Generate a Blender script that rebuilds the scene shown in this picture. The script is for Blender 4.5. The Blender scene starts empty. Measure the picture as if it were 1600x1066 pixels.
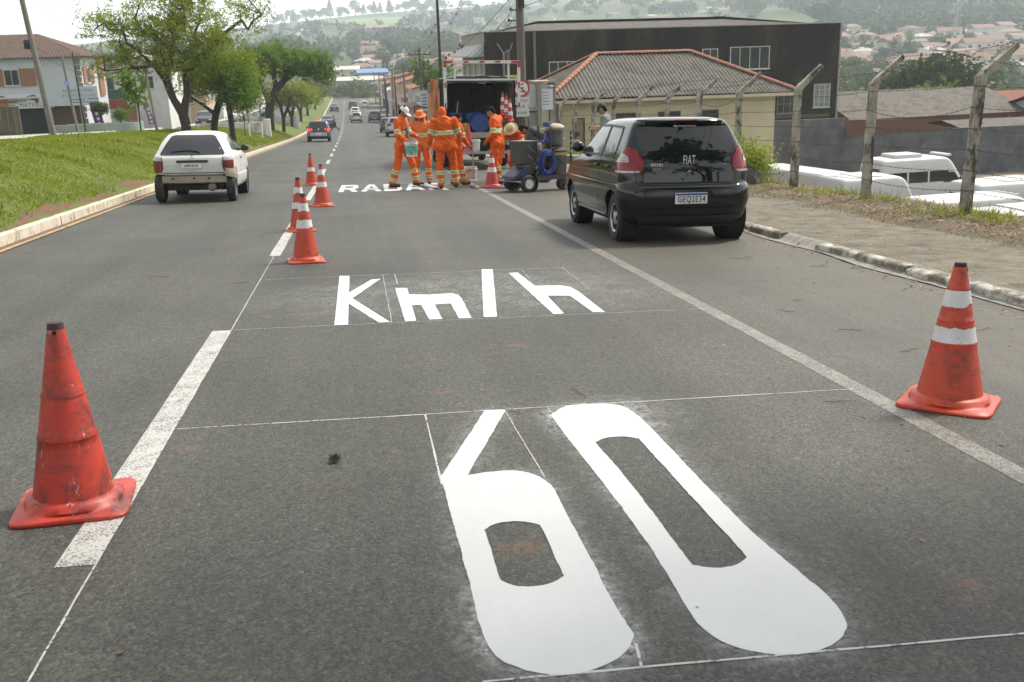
import bpy, bmesh, math, random
from mathutils import Vector, Matrix, Quaternion, noise, geometry

random.seed(7)
SC = bpy.context.scene
COL = SC.collection
R = math.radians

# ------------------------------------------------------------------ camera, world, sun, exposure
CAM_H = 1.52
YAW, PITCH, ROLL = R(8.655), R(16.010), R(1.719)
cam_d = bpy.data.cameras.new('camera')
cam_d.sensor_width = 36.0
cam_d.lens = 36.0 * 1556.0 / 1600.0
cam_d.clip_start = 0.05
cam_d.clip_end = 9000
cam = bpy.data.objects.new('camera', cam_d)
COL.objects.link(cam)
_f = Vector((math.sin(YAW) * math.cos(PITCH), math.cos(YAW) * math.cos(PITCH), -math.sin(PITCH)))
_r = Vector((math.cos(YAW), -math.sin(YAW), 0))
_u = _r.cross(_f)
_r2 = _r * math.cos(ROLL) - _u * math.sin(ROLL)
_u2 = _r * math.sin(ROLL) + _u * math.cos(ROLL)
_m = Matrix((_r2, _u2, -_f)).transposed().to_4x4()
_m.translation = Vector((0, 0, CAM_H))
cam.matrix_world = _m
cam_d.dof.use_dof = True
cam_d.dof.focus_distance = 8.5
cam_d.dof.aperture_fstop = 8.0
SC.camera = cam

SUN_EL, SUN_AZ = R(52), R(62)      # azimuth clockwise from +Y (down the road) towards +X (right)
world = bpy.data.worlds.new('World')
SC.world = world
world.use_nodes = True
wn = world.node_tree
wn.nodes.clear()
w_out = wn.nodes.new('ShaderNodeOutputWorld')
w_bg = wn.nodes.new('ShaderNodeBackground')
w_sky = wn.nodes.new('ShaderNodeTexSky')
w_sky.sky_type = 'NISHITA'
w_sky.sun_disc = False
w_sky.sun_elevation = SUN_EL
w_sky.sun_rotation = SUN_AZ
w_sky.air_density = 1.0
w_sky.dust_density = 0.9
w_sky.ozone_density = 1.0
w_hsv = wn.nodes.new('ShaderNodeHueSaturation')     # thin cloud veil: the sky loses most of its blue
w_hsv.inputs['Saturation'].default_value = 0.07
wn.links.new(w_sky.outputs[0], w_hsv.inputs['Color'])
wn.links.new(w_hsv.outputs[0], w_bg.inputs['Color'])
w_bg.inputs['Strength'].default_value = 0.135
wn.links.new(w_bg.outputs[0], w_out.inputs['Surface'])

sun_d = bpy.data.lights.new('sun', 'SUN')
sun_d.energy = 2.1
sun_d.angle = R(8)
sun_d.color = (1.0, 0.915, 0.79)
sun = bpy.data.objects.new('sun', sun_d)
COL.objects.link(sun)
_sd = Vector((math.sin(SUN_AZ) * math.cos(SUN_EL), math.cos(SUN_AZ) * math.cos(SUN_EL), math.sin(SUN_EL)))
sun.rotation_euler = _sd.to_track_quat('Z', 'Y').to_euler()
sun.location = (20, 10, 40)

SC.view_settings.view_transform = 'Standard'
SC.view_settings.look = 'None'
SC.view_settings.gamma = 1.0
SC.view_settings.use_curve_mapping = False
SC.view_settings.exposure = 1.2
SC.render.engine = 'CYCLES'
SC.cycles.use_denoising = True
SC.cycles.max_bounces = 6
SC.cycles.diffuse_bounces = 3
SC.cycles.glossy_bounces = 3
SC.cycles.transparent_max_bounces = 8
SC.cycles.volume_bounces = 3

# ------------------------------------------------------------------ ground shape
SLOPE, CROSS = 0.0555, -0.026


def Rz(y):
 """height of the street along its length (level with the camera's feet at y = 0)"""
 if y <= 70:
  return -SLOPE * max(y, -160)
 if y <= 200:
  t = y - 70
  return -SLOPE * 70 - (SLOPE * t - (SLOPE - 0.010) * t * t / 260.0)
 return Rz(200) - 0.010 * (min(y, 420) - 200)


def gz(x, y):
 return Rz(y) + CROSS * max(-9.0, min(9.0, x))


def berm(x, y):
 t = max(0.0, min(1.0, (-4.62 - x) / 4.4))
 return Rz(y) + 0.25 + 1.12 * (1 - (1 - t) ** 1.8)


HILL = [(0, -9.0), (260, -9.4), (330, -9.2), (400, -8), (600, 3), (800, 15), (1100, 37), (1500, 64), (1700, 76), (2400, 77), (9000, 77)]


def hill(d):
 for (a, za), (b, zb) in zip(HILL, HILL[1:]):
  if d <= b:
   t = (d - a) / (b - a)
   return za + (zb - za) * t
 return 77


def sstep(a, b, x):
 t = max(0.0, min(1.0, (x - a) / (b - a)))
 return t * t * (3 - 2 * t)


def lot(y):
 return -5.22 - 0.022 * y


def terr(x, y):
 """the wide terrain sheet, everywhere a little under the paved sheets"""
 d = math.hypot(x, y)
 near = Rz(y) - 0.35
 if x < -5:
  near = Rz(y) - 0.35 + 1.35 * sstep(-5, -9, x)
  if x < -30:
   near += 0.02 * (-30 - x)
 if x > 9.15 and y > -8:
  low = min(lot(y) - 0.3, Rz(y) - 1.6) if y < 62 else Rz(y) - 0.4 - 2.6 * sstep(20, 45, x)
  near = near + (low - near) * sstep(9.15, 10.4, x)
 far = hill(d)
 pa = math.degrees(math.atan2(x, y))
 far = -9 + (far + 9) * (0.42 + 0.50 * sstep(-19, 3, pa) + 0.32 * sstep(3, 16, pa))
 n = noise.noise(Vector((x * 0.004, y * 0.004, 3.1)))
 far += n * min(9, max(0, (d - 330) * 0.018))
 k = sstep(230, 420, d) if y > -50 else 0.0
 if y <= -50:
  far = near
 return near * (1 - k) + far * k


# ------------------------------------------------------------------ mesh helpers
class MB:
 """collects shapes, build() links them as one mesh object"""

 def __init__(s, T=None):
  s.v, s.f, s.m, s.T, s.cm = [], [], [], T, 0

 def add(s, vs, fs, m=None):
  o = len(s.v)
  if s.T is not None:
   vs = [s.T @ Vector(p) for p in vs]
  s.v += [tuple(p) for p in vs]
  s.f += [tuple(i + o for i in f) for f in fs]
  s.m += [s.cm if m is None else m] * len(fs)
  return s

 def box(s, c, size, rz=0, m=None, rot=None, bev=0):
  hx, hy, hz = size[0] / 2, size[1] / 2, size[2] / 2
  M = Matrix.Translation(Vector(c)) @ (rot.to_4x4() if rot is not None else Matrix.Rotation(rz, 4, 'Z'))
  if bev > 0:
   bm = bmesh.new()
   bmesh.ops.create_cube(bm, size=1)
   bmesh.ops.scale(bm, vec=(size[0], size[1], size[2]), verts=bm.verts)
   bmesh.ops.bevel(bm, geom=list(bm.edges), offset=bev, segments=2, profile=0.6, affect='EDGES')
   bm.verts.index_update()
   vs = [M @ v.co for v in bm.verts]
   fs = [[v.index for v in f.verts] for f in bm.faces]
   bm.free()
   return s.add(vs, fs, m)
  vs = [M @ Vector((x, y, z)) for x in (-hx, hx) for y in (-hy, hy) for z in (-hz, hz)]
  return s.add(vs, [(0, 1, 3, 2), (4, 6, 7, 5), (0, 4, 5, 1), (2, 3, 7, 6), (0, 2, 6, 4), (1, 5, 7, 3)], m)

 def tube(s, pts, rs, n=8, cap=True, m=None):
  pts = [Vector(p) for p in pts]
  if not isinstance(rs, (list, tuple)):
   rs = [rs] * len(pts)
  vs, fs = [], []
  prev = None
  for i, p in enumerate(pts):
   d = (pts[min(i + 1, len(pts) - 1)] - pts[max(i - 1, 0)])
   if d.length < 1e-9:
    d = Vector((0, 0, 1))
   d.normalize()
   if prev is None:
    a = Vector((0, 0, 1)) if abs(d.z) < 0.9 else Vector((1, 0, 0))
    prev = (a - d * a.dot(d)).normalized()
   else:
    prev = (prev - d * prev.dot(d))
    prev = prev.normalized() if prev.length > 1e-6 else d.orthogonal().normalized()
   b = d.cross(prev)
   for k in range(n):
    t = 2 * math.pi * k / n
    vs.append(p + (prev * math.cos(t) + b * math.sin(t)) * rs[i])
  for i in range(len(pts) - 1):
   for k in range(n):
    k2 = (k + 1) % n
    fs.append((i * n + k, i * n + k2, (i + 1) * n + k2, (i + 1) * n + k))
  if cap:
   fs.append(tuple(range(n - 1, -1, -1)))
   fs.append(tuple((len(pts) - 1) * n + k for k in range(n)))
  return s.add(vs, fs, m)

 def lathe(s, prof, n=24, M=None, m=None, closed=False):
  """prof: (r, z) list turned about z, M places it"""
  vs, fs = [], []
  M = M or Matrix.Identity(4)
  for r, z in prof:
   for k in range(n):
    t = 2 * math.pi * k / n
    vs.append(M @ Vector((r * math.cos(t), r * math.sin(t), z)))
  P = len(prof)
  rng = P if closed else P - 1
  for i in range(rng):
   j = (i + 1) % P
   for k in range(n):
    k2 = (k + 1) % n
    fs.append((i * n + k, i * n + k2, j * n + k2, j * n + k))
  if not closed:
   if prof[0][0] > 1e-5:
    fs.append(tuple(range(n - 1, -1, -1)))
   if prof[-1][0] > 1e-5:
    fs.append(tuple((P - 1) * n + k for k in range(n)))
  return s.add(vs, fs, m)

 def ball(s, c, r, n=10, M=None, m=None):
  if not isinstance(r, (list, tuple)):
   r = (r, r, r)
  vs, fs = [], []
  h = n // 2 + 1
  for i in range(h + 1):
   a = math.pi * i / h
   for k in range(n):
    t = 2 * math.pi * k / n
    p = Vector((r[0] * math.sin(a) * math.cos(t), r[1] * math.sin(a) * math.sin(t), r[2] * math.cos(a)))
    if M is not None:
     p = M @ p
    vs.append(Vector(c) + p)
  for i in range(h):
   for k in range(n):
    k2 = (k + 1) % n
    fs.append((i * n + k, (i + 1) * n + k, (i + 1) * n + k2, i * n + k2))
  return s.add(vs, fs, m)

 def prism(s, poly, a, b, m=None):
  """poly: 3D points of one face; extruded by vector b-a given as offset a (unused) -> b"""
  n = len(poly)
  off = Vector(b)
  p = [Vector(q) for q in poly]
  vs = p + [q + off for q in p]
  fs = [tuple(range(n)), tuple(range(2 * n - 1, n - 1, -1))]
  fs += [(i, n + i, n + (i + 1) % n, (i + 1) % n) for i in range(n)]
  return s.add(vs, fs, m)

 def quad(s, a, b, c, d, m=None):
  return s.add([a, b, c, d], [(0, 1, 2, 3)], m)

 def grid(s, rows, m=None, flip=False):
  """rows: list of equal-length point lists"""
  nv, nu = len(rows), len(rows[0])
  vs = [p for r in rows for p in r]
  fs = []
  for i in range(nv - 1):
   for k in range(nu - 1):
    q = (i * nu + k, i * nu + k + 1, (i + 1) * nu + k + 1, (i + 1) * nu + k)
    fs.append(q[::-1] if flip else q)
  return s.add(vs, fs, m)

 def mesh(s, name, mats, smooth=False, sharp=40):
  me = bpy.data.meshes.new(name)
  me.from_pydata(s.v, [], s.f)
  for mt in (mats if isinstance(mats, (list, tuple)) else [mats]):
   me.materials.append(mt)
  if any(s.m):
   me.polygons.foreach_set('material_index', s.m)
  if smooth:
   me.polygons.foreach_set('use_smooth', [True] * len(me.polygons))
   me.update()
   try:
    me.set_sharp_from_angle(angle=R(sharp))
   except Exception:
    pass
  me.update()
  return me

 def build(s, name, mats, parent=None, smooth=False, sharp=40):
  return link(name, s.mesh(name, mats, smooth, sharp), parent)


def link(name, me, parent=None):
 o = bpy.data.objects.new(name, me)
 COL.objects.link(o)
 if parent is not None:
  o.parent = parent
 return o


def tag(o, label, cat, group=None):
 o['label'] = label
 o['category'] = cat
 if group:
  o['group'] = group
 return o


def struct(o):
 o['kind'] = 'structure'
 return o


def stuff(o, label=None, cat=None):
 o['kind'] = 'stuff'
 if label:
  o['label'] = label
  o['category'] = cat
 return o


def thing(name, label, cat, loc=(0, 0, 0), rz=0, group=None, mw=None):
 o = bpy.data.objects.new(name, None)
 o.empty_display_size = 0.2
 COL.objects.link(o)
 if mw is not None:
  o.matrix_world = mw
 else:
  o.location = loc
  o.rotation_euler = (0, 0, rz)
 return tag(o, label, cat, group)


def copy_tree(o, parent=None):
 c = o.copy()
 COL.objects.link(c)
 c.parent = parent
 for ch in list(o.children):
  copy_tree(ch, c)
 return c


def on_road(x, y, heading=0.0, dz=0.0):
 """frame lying on the street plane at (x, y); heading 0 looks down the street (+Y), positive turns left"""
 e = 0.4
 n = Vector((-(gz(x + e, y) - gz(x - e, y)) / (2 * e), -(gz(x, y + e) - gz(x, y - e)) / (2 * e), 1)).normalized()
 f = Vector((-math.sin(heading), math.cos(heading), 0))
 f = (f - n * f.dot(n)).normalized()
 r = f.cross(n)
 m = Matrix((r, f, n)).transposed().to_4x4()
 m.translation = Vector((x, y, gz(x, y) + dz))
 return m


def eval_mesh(o, name):
 dg = bpy.context.evaluated_depsgraph_get()
 dg.update()
 me = bpy.data.meshes.new_from_object(o.evaluated_get(dg))
 me.name = name
 return me


def text_mesh(txt, size, align='CENTER', depth=0.0, width=1.0, bold=0.0):
 c = bpy.data.curves.new('txt', 'FONT')
 c.body = txt
 c.size = size
 c.align_x = align
 c.space_character = 1.12
 c.align_y = 'CENTER'
 c.extrude = depth
 c.offset = bold
 c.resolution_u = 2
 o = bpy.data.objects.new('txt', c)
 COL.objects.link(o)
 me = eval_mesh(o, 'lettering')
 bpy.data.objects.remove(o)
 bpy.data.curves.remove(c)
 if width != 1.0:
  for v in me.vertices:
   v.co.x *= width
 return me


def lettering(txt, size, mat_, parent, loc, face='-y', width=1.0, name='lettering', bold=0, roll=0):
 """flat lettering standing upright, its face towards -y (or +x / -x)"""
 me = text_mesh(txt, size, depth=0.001, width=width, bold=bold)
 me.materials.clear()
 me.materials.append(mat_)
 o = link(name, me, parent)
 rz = {'-y': 0, '+x': math.pi / 2, '-x': -math.pi / 2, '+y': math.pi}[face]
 o.rotation_euler = (math.pi / 2, roll, rz)
 o.location = loc
 return o


# ------------------------------------------------------------------ materials
MATS = {}


def _nt(name):
 m = bpy.data.materials.new(name)
 m.use_nodes = True
 nt = m.node_tree
 b = nt.nodes['Principled BSDF']
 MATS[name] = m
 return m, nt, b


def N(nt, t, **kw):
 n = nt.nodes.new(t)
 for k, v in kw.items():
  if k in n.inputs:
   n.inputs[k].default_value = v
  else:
   setattr(n, k, v)
 return n


def ramp(nt, src, stops):
 r = nt.nodes.new('ShaderNodeValToRGB')
 el = r.color_ramp.elements
 el[0].position, el[1].position = stops[0][0], stops[-1][0]
 el[0].color, el[1].color = c4(stops[0][1]), c4(stops[-1][1])
 for p, c in stops[1:-1]:
  e = el.new(p)
  e.color = c4(c)
 nt.links.new(src, r.inputs[0])
 return r.outputs[0]


def c4(c):
 if isinstance(c, (int, float)):
  c = (c, c, c)
 return (c[0], c[1], c[2], 1)


def noise_n(nt, coord, scale, detail=4, rough=0.6, dist=0.0):
 n = N(nt, 'ShaderNodeTexNoise')
 n.inputs['Scale'].default_value = scale
 n.inputs['Detail'].default_value = detail
 n.inputs['Roughness'].default_value = rough
 n.inputs['Distortion'].default_value = dist
 nt.links.new(coord, n.inputs['Vector'])
 return n.outputs['Fac']


def mixc(nt, fac, a, b, blend='MIX'):
 n = nt.nodes.new('ShaderNodeMix')
 n.data_type = 'RGBA'
 n.blend_type = blend
 for i, v in ((0, fac), (6, a), (7, b)):
  if hasattr(v, 'is_linked'):
   nt.links.new(v, n.inputs[i])
  else:
   n.inputs[i].default_value = v if i == 0 else c4(v)
 return n.outputs[2]


def mathn(nt, op, a, b=0.0, clamp=False):
 n = nt.nodes.new('ShaderNodeMath')
 n.operation = op
 n.use_clamp = clamp
 for i, v in enumerate((a, b)):
  if hasattr(v, 'is_linked'):
   nt.links.new(v, n.inputs[i])
  else:
   n.inputs[i].default_value = v
 return n.outputs[0]


def coords(nt, kind='Object', scale=None):
 if kind == 'World':
  o = nt.nodes.new('ShaderNodeNewGeometry').outputs['Position']
 else:
  o = nt.nodes.new('ShaderNodeTexCoord').outputs[kind]
 if scale:
  mp = nt.nodes.new('ShaderNodeMapping')
  mp.inputs['Scale'].default_value = scale
  nt.links.new(o, mp.inputs['Vector'])
  o = mp.outputs[0]
 return o


def bump(nt, b, h, strength=0.3, dist=0.01):
 n = nt.nodes.new('ShaderNodeBump')
 n.inputs['Strength'].default_value = strength
 n.inputs['Distance'].default_value = dist
 nt.links.new(h, n.inputs['Height'])
 nt.links.new(n.outputs[0], b.inputs['Normal'])


def mat(name, c1, c2=None, scale=6.0, rough=0.6, bmp=0.0, bscale=40.0, metal=0.0, spec=0.5, coat=0.0,
  c3=None, s3=1.5, t3=(0.55, 0.7), coord='Object', emit=None, stretch=None, bdist=0.01):
 """mottled colour c1..c2, optional stains c3 where a larger noise passes t3"""
 if name in MATS:
  return MATS[name]
 m, nt, b = _nt(name)
 b.inputs['Roughness'].default_value = rough
 b.inputs['Metallic'].default_value = metal
 b.inputs['Specular IOR Level'].default_value = spec
 b.inputs['Coat Weight'].default_value = coat
 b.inputs['Coat Roughness'].default_value = 0.04
 co = coords(nt, coord, stretch)
 if c2 is None:
  c2 = tuple(x * 0.82 for x in c1)
 col = ramp(nt, noise_n(nt, co, scale, 5), [(0.3, c2), (0.7, c1)])
 if c3 is not None:
  f = ramp(nt, noise_n(nt, co, s3, 6, 0.7), [(t3[0], 0), (t3[1], 1)])
  col = mixc(nt, f, col, c3)
 nt.links.new(col, b.inputs['Base Color'])
 if bmp > 0:
  bump(nt, b, noise_n(nt, co, bscale, 4, 0.65), bmp, bdist)
 if emit:
  b.inputs['Emission Color'].default_value = c4(emit[0])
  b.inputs['Emission Strength'].default_value = emit[1]
 return m


def leafmat(name, cols, trans=0.35):
 if name in MATS:
  return MATS[name]
 m, nt, b = _nt(name)
 g = nt.nodes.new('ShaderNodeNewGeometry')
 col = ramp(nt, g.outputs['Random Per Island'], [(i / (len(cols) - 1), c) for i, c in enumerate(cols)])
 big = noise_n(nt, g.outputs['Position'], 0.7, 2)
 col = mixc(nt, ramp(nt, big, [(0.35, 0.0), (0.7, 0.45)]), col, tuple(x * 1.35 for x in cols[-1]))
 nt.links.new(col, b.inputs['Base Color'])
 b.inputs['Roughness'].default_value = 0.6
 b.inputs['Specular IOR Level'].default_value = 0.12
 tr = nt.nodes.new('ShaderNodeBsdfTranslucent')
 nt.links.new(mixc(nt, 1.0, col, (1.25, 1.2, .7), 'MULTIPLY'), tr.inputs['Color'])
 mx = nt.nodes.new('ShaderNodeMixShader')
 mx.inputs[0].default_value = trans
 nt.links.new(b.outputs[0], mx.inputs[1])
 nt.links.new(tr.outputs[0], mx.inputs[2])
 nt.links.new(mx.outputs[0], nt.nodes['Material Output'].inputs['Surface'])
 return m


def asphalt_mat(name, base=0.054, parking=True):
 m, nt, b = _nt(name)
 P = coords(nt, 'World')
 fine = N(nt, 'ShaderNodeTexVoronoi')
 fine.inputs['Scale'].default_value = 95
 nt.links.new(P, fine.inputs['Vector'])
 spk = ramp(nt, fine.outputs['Color'], [(0.15, base * 0.42), (0.45, base * .92), (0.75, base * 1.3), (1.0, base * 2.2)])
 mid = ramp(nt, noise_n(nt, P, 38, 3, 0.7), [(0.3, 0.62), (0.7, 1.25)])
 big = ramp(nt, noise_n(nt, P, 0.55, 5, 0.6), [(0.3, 0.70), (0.7, 1.22)])
 # streaks along the driving direction (tyre wear)
 st = ramp(nt, noise_n(nt, coords(nt, 'World', (2.6, 0.06, 1)), 1.0, 3), [(0.3, 0.80), (0.7, 1.16)])
 col = mixc(nt, 1.0, spk, mid, 'MULTIPLY')
 col = mixc(nt, 1.0, col, big, 'MULTIPLY')
 col = mixc(nt, 1.0, col, st, 'MULTIPLY')
 col = mixc(nt, 1.0, col, (0.985, 1.0, 0.80), 'MULTIPLY')
 if parking:
  sx = nt.nodes.new('ShaderNodeSeparateXYZ')
  nt.links.new(P, sx.inputs[0])
  wob = mathn(nt, 'ADD', sx.outputs[0], mathn(nt, 'MULTIPLY', noise_n(nt, P, 0.8, 4), 1.6))
  dirt = ramp(nt, mathn(nt, 'DIVIDE', wob, 10.0), [(0.31, 0), (0.46, 0.65), (0.60, 0.85)])
  dn = ramp(nt, noise_n(nt, P, 5.0, 6, 0.75), [(0.35, 0.25), (0.7, 1.0)])
  col = mixc(nt, mathn(nt, 'MULTIPLY', dirt, dn), col, (0.085, 0.071, 0.050))
 sw = nt.nodes.new('ShaderNodeSeparateXYZ')
 nt.links.new(P, sw.inputs[0])
 wx = mathn(nt, 'ADD', mathn(nt, 'DIVIDE', sw.outputs[0], 10.0), mathn(nt, 'MULTIPLY', noise_n(nt, coords(nt, 'World', (.5, .12, 1)), 1.0, 3), 0.06))
 wx = mathn(nt, 'ADD', wx, 0.47)
 tr = ramp(nt, wx, [(0.10, 1.0), (0.145, .90), (0.20, 1.02), (0.28, .91), (0.36, 1.06), (0.47, .88), (0.56, 1.05), (0.66, .90), (0.73, 1.05)])
 col = mixc(nt, 1.0, col, tr, 'MULTIPLY')
 oil = ramp(nt, noise_n(nt, P, 3.1, 5, .65), [(0.66, 0), (0.76, .55)])
 col = mixc(nt, oil, col, (0.012, 0.012, 0.011))
 # scattered red earth stains
 e1 = ramp(nt, noise_n(nt, P, 1.7, 5, 0.7), [(0.635, 0), (0.71, 0.6)])
 e2 = ramp(nt, noise_n(nt, P, 22.0, 4, 0.7), [(0.42, 0), (0.62, 1)])
 col = mixc(nt, mathn(nt, 'MULTIPLY', e1, e2), col, (0.20, 0.085, 0.035))
 # fine cracks
 vc = N(nt, 'ShaderNodeTexVoronoi', feature='DISTANCE_TO_EDGE')
 vc.inputs['Scale'].default_value = 0.55
 ds = nt.nodes.new('ShaderNodeVectorMath')
 ds.operation = 'MULTIPLY_ADD'
 nn = N(nt, 'ShaderNodeTexNoise')
 nn.inputs['Scale'].default_value = 2.2
 nn.inputs['Detail'].default_value = 6
 nt.links.new(P, nn.inputs['Vector'])
 nt.links.new(nn.outputs['Color'], ds.inputs[0])
 ds.inputs[1].default_value = (0.9, 0.9, 0.9)
 nt.links.new(P, ds.inputs[2])
 nt.links.new(ds.outputs[0], vc.inputs['Vector'])
 ck = ramp(nt, vc.outputs['Distance'], [(0.0, 1), (0.006, 0)])
 cm = ramp(nt, noise_n(nt, P, 0.35, 3), [(0.56, 0), (0.66, 0.7)])
 col = mixc(nt, mathn(nt, 'MULTIPLY', ck, cm), col, (0.016, 0.015, 0.014))
 nt.links.new(col, b.inputs['Base Color'])
 b.inputs['Roughness'].default_value = 0.70
 b.inputs['Specular IOR Level'].default_value = 0.55
 h = mathn(nt, 'ADD', mathn(nt, 'MULTIPLY', fine.outputs['Distance'], -1.2), mathn(nt, 'MULTIPLY', noise_n(nt, P, 60, 3), 0.8))
 bump(nt, b, h, 0.40, 0.006)
 return m


def paint_mat(name, col, wear=0.0, scale=60.0, dirt=(0.55, 0.53, 0.48), rough=0.55):
 """road paint; wear 0..1 lets the asphalt speckle through"""
 m, nt, b = _nt(name)
 P = coords(nt, 'World')
 c = ramp(nt, noise_n(nt, P, 2.5, 5), [(0.3, tuple(x * 0.93 for x in col)), (0.7, col)])
 d = ramp(nt, noise_n(nt, P, 9.0, 6, 0.75), [(0.64, 0), (0.8, 0.2)])
 c = mixc(nt, d, c, dirt)
 if wear > 0:
  v = N(nt, 'ShaderNodeTexVoronoi')
  v.inputs['Scale'].default_value = scale
  nt.links.new(P, v.inputs['Vector'])
  a = mathn(nt, 'ADD', mathn(nt, 'MULTIPLY', v.outputs['Color'], 0.5), mathn(nt, 'MULTIPLY', noise_n(nt, P, 7.0, 6, 0.75), 0.75))
  k = ramp(nt, a, [(1.0 - wear * 0.62, 0), (1.06 - wear * 0.62, .9)])
  c = mixc(nt, k, c, (0.075, 0.073, 0.068))
 else:
  v = N(nt, 'ShaderNodeTexVoronoi')
  v.inputs['Scale'].default_value = 95
  nt.links.new(P, v.inputs['Vector'])
  k = ramp(nt, noise_n(nt, coords(nt, 'World', (30, 5, 1)), 1.0, 5, .7), [(0.45, 0), (0.75, 0.16)])
  c = mixc(nt, k, c, (0.42, 0.43, 0.42))
  k = ramp(nt, noise_n(nt, P, 70, 5, .8), [(0.66, 0), (0.73, 0.5)])
  c = mixc(nt, k, c, (0.2, 0.2, 0.19))
 nt.links.new(c, b.inputs['Base Color'])
 b.inputs['Roughness'].default_value = rough
 vb = N(nt, 'ShaderNodeTexVoronoi')
 vb.inputs['Scale'].default_value = 95
 nt.links.new(P, vb.inputs['Vector'])
 bump(nt, b, mathn(nt, 'MULTIPLY', vb.outputs['Distance'], -1), 0.2, 0.004)
 return m


def dust_mat(name, col, attr='alpha', strength=1.0):
 """thin dust or overspray sheet: opacity from the mesh's own alpha attribute times noise"""
 m, nt, b = _nt(name)
 P = coords(nt, 'World')
 a = nt.nodes.new('ShaderNodeAttribute')
 a.attribute_name = attr
 n1 = ramp(nt, noise_n(nt, P, 26, 5, 0.75), [(0.38, 0), (0.66, 1)])
 n2 = ramp(nt, noise_n(nt, P, 4.0, 4, 0.7), [(0.35, 0.1), (0.65, 1)])
 al = mathn(nt, 'MULTIPLY', mathn(nt, 'MULTIPLY', a.outputs['Fac'], n1), n2)
 al = mathn(nt, 'MULTIPLY', al, strength, clamp=True)
 b.inputs['Base Color'].default_value = c4(col)
 b.inputs['Roughness'].default_value = 0.8
 nt.links.new(al, b.inputs['Alpha'])
 return m


def glass_mat(name, col=(0.012, 0.014, 0.015), rough=0.03, spec=0.6):
 if name in MATS:
  return MATS[name]
 m, nt, b = _nt(name)
 co = coords(nt, 'Object')
 nt.links.new(ramp(nt, noise_n(nt, co, 1.5, 2), [(0.3, col), (0.7, tuple(x * 1.6 for x in col))]), b.inputs['Base Color'])
 b.inputs['Roughness'].default_value = rough
 b.inputs['Specular IOR Level'].default_value = spec
 return m


def cone_mat(name, col, grime=0.5, spots=0.0):
 m, nt, b = _nt(name)
 co = coords(nt, 'Object')
 c = ramp(nt, noise_n(nt, co, 5, 4), [(0.3, tuple(x * 0.85 for x in col)), (0.7, col)])
 g1 = ramp(nt, noise_n(nt, co, 7.0, 7, 0.75), [(0.58 - 0.10 * grime, 0), (0.68, 0.9 * grime)])
 c = mixc(nt, g1, c, (0.035, 0.02, 0.018))
 g2 = ramp(nt, noise_n(nt, coords(nt, 'Object', (3, 3, 16)), 1.6, 6, 0.7), [(0.55, 0), (0.64, 0.65 * grime)])
 c = mixc(nt, g2, c, (0.10, 0.035, 0.03))
 if spots:
  s = ramp(nt, noise_n(nt, coords(nt, 'Object', (16, 16, 5)), 1.3, 7, 0.8), [(0.62, 0), (0.66, spots)])
  c = mixc(nt, s, c, (0.5, 0.42, 0.38))
 nt.links.new(c, b.inputs['Base Color'])
 b.inputs['Roughness'].default_value = 0.48
 bump(nt, b, noise_n(nt, co, 30, 4), 0.12, 0.01)
 return m


WHITE = mat('white_enamel', (0.72, 0.72, 0.70), (0.60, 0.60, 0.58), 3, 0.4)
BLACKP = mat('black_plastic', (0.02, 0.02, 0.02), (0.012, 0.012, 0.012), 8, 0.5)
RUBBER = mat('tyre_rubber', (0.022, 0.022, 0.022), (0.012, 0.012, 0.012), 20, 0.75, 0.2, 60, c3=(0.06, 0.055, 0.045), s3=3, t3=(0.5, 0.8))
STEEL = mat('grey_steel', (0.36, 0.36, 0.36), (0.26, 0.26, 0.26), 6, 0.4, metal=0.7)
GLASS = glass_mat('dark_glass')
ASPH = asphalt_mat('asphalt')
# ------------------------------------------------------------------ the setting
def terrain_mat():
 m, nt, b = _nt('hillside_ground')
 P = coords(nt, 'World')
 c = ramp(nt, noise_n(nt, P, 0.012, 6, 0.65), [(0.30, (0.035, 0.055, 0.018)), (0.46, (0.06, 0.085, 0.028)), (0.55, (0.085, 0.105, 0.04)), (0.64, (0.11, 0.105, 0.055)), (0.75, (0.06, 0.08, 0.03))])
 f = ramp(nt, noise_n(nt, P, 0.25, 5, 0.7), [(0.3, 0.6), (0.7, 1.3)])
 c = mixc(nt, 1.0, c, f, 'MULTIPLY')
 r = ramp(nt, noise_n(nt, P, 0.006, 4, 0.6), [(0.63, 0), (0.68, 0.8)])
 c = mixc(nt, r, c, (0.24, 0.11, 0.06))
 nt.links.new(c, b.inputs['Base Color'])
 b.inputs['Roughness'].default_value = 0.95
 b.inputs['Specular IOR Level'].default_value = 0.1
 return m


def build_terrain():
 mb = MB()
 rr = [4, 8, 11, 14, 17, 20, 24, 28, 32, 37, 42, 48, 55, 63, 72, 82, 95, 110, 130, 150, 175, 200, 230, 260, 300, 340, 380, 420, 470, 520, 580, 640, 700, 770, 840, 920, 1000, 1100, 1200, 1300, 1400, 1500, 1600, 1700, 1850, 2050, 2350]
 an = [R(a * 0.75) for a in range(-90, 91)]
 back = [R(a) for a in range(80, 290, 12)]
 az = an + [a for a in back if a > an[-1] + 0.05 and a < 2 * math.pi + an[0] - 0.05]
 n = len(az)
 vs = [(0, 0, terr(0, 0))]
 for r in rr:
  for a in az:
   x, y = r * math.sin(a), r * math.cos(a)
   vs.append((x, y, terr(x, y)))
 fs = []
 for k in range(n):
  fs.append((0, 1 + (k + 1) % n, 1 + k))
 for i in range(len(rr) - 1):
  for k in range(n):
   a0, a1 = 1 + i * n + k, 1 + i * n + (k + 1) % n
   fs.append((a0, a1, a1 + n, a0 + n))
 mb.add(vs, fs)
 struct(mb.build('terrain', terrain_mat(), smooth=True, sharp=60))


build_terrain()


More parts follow.
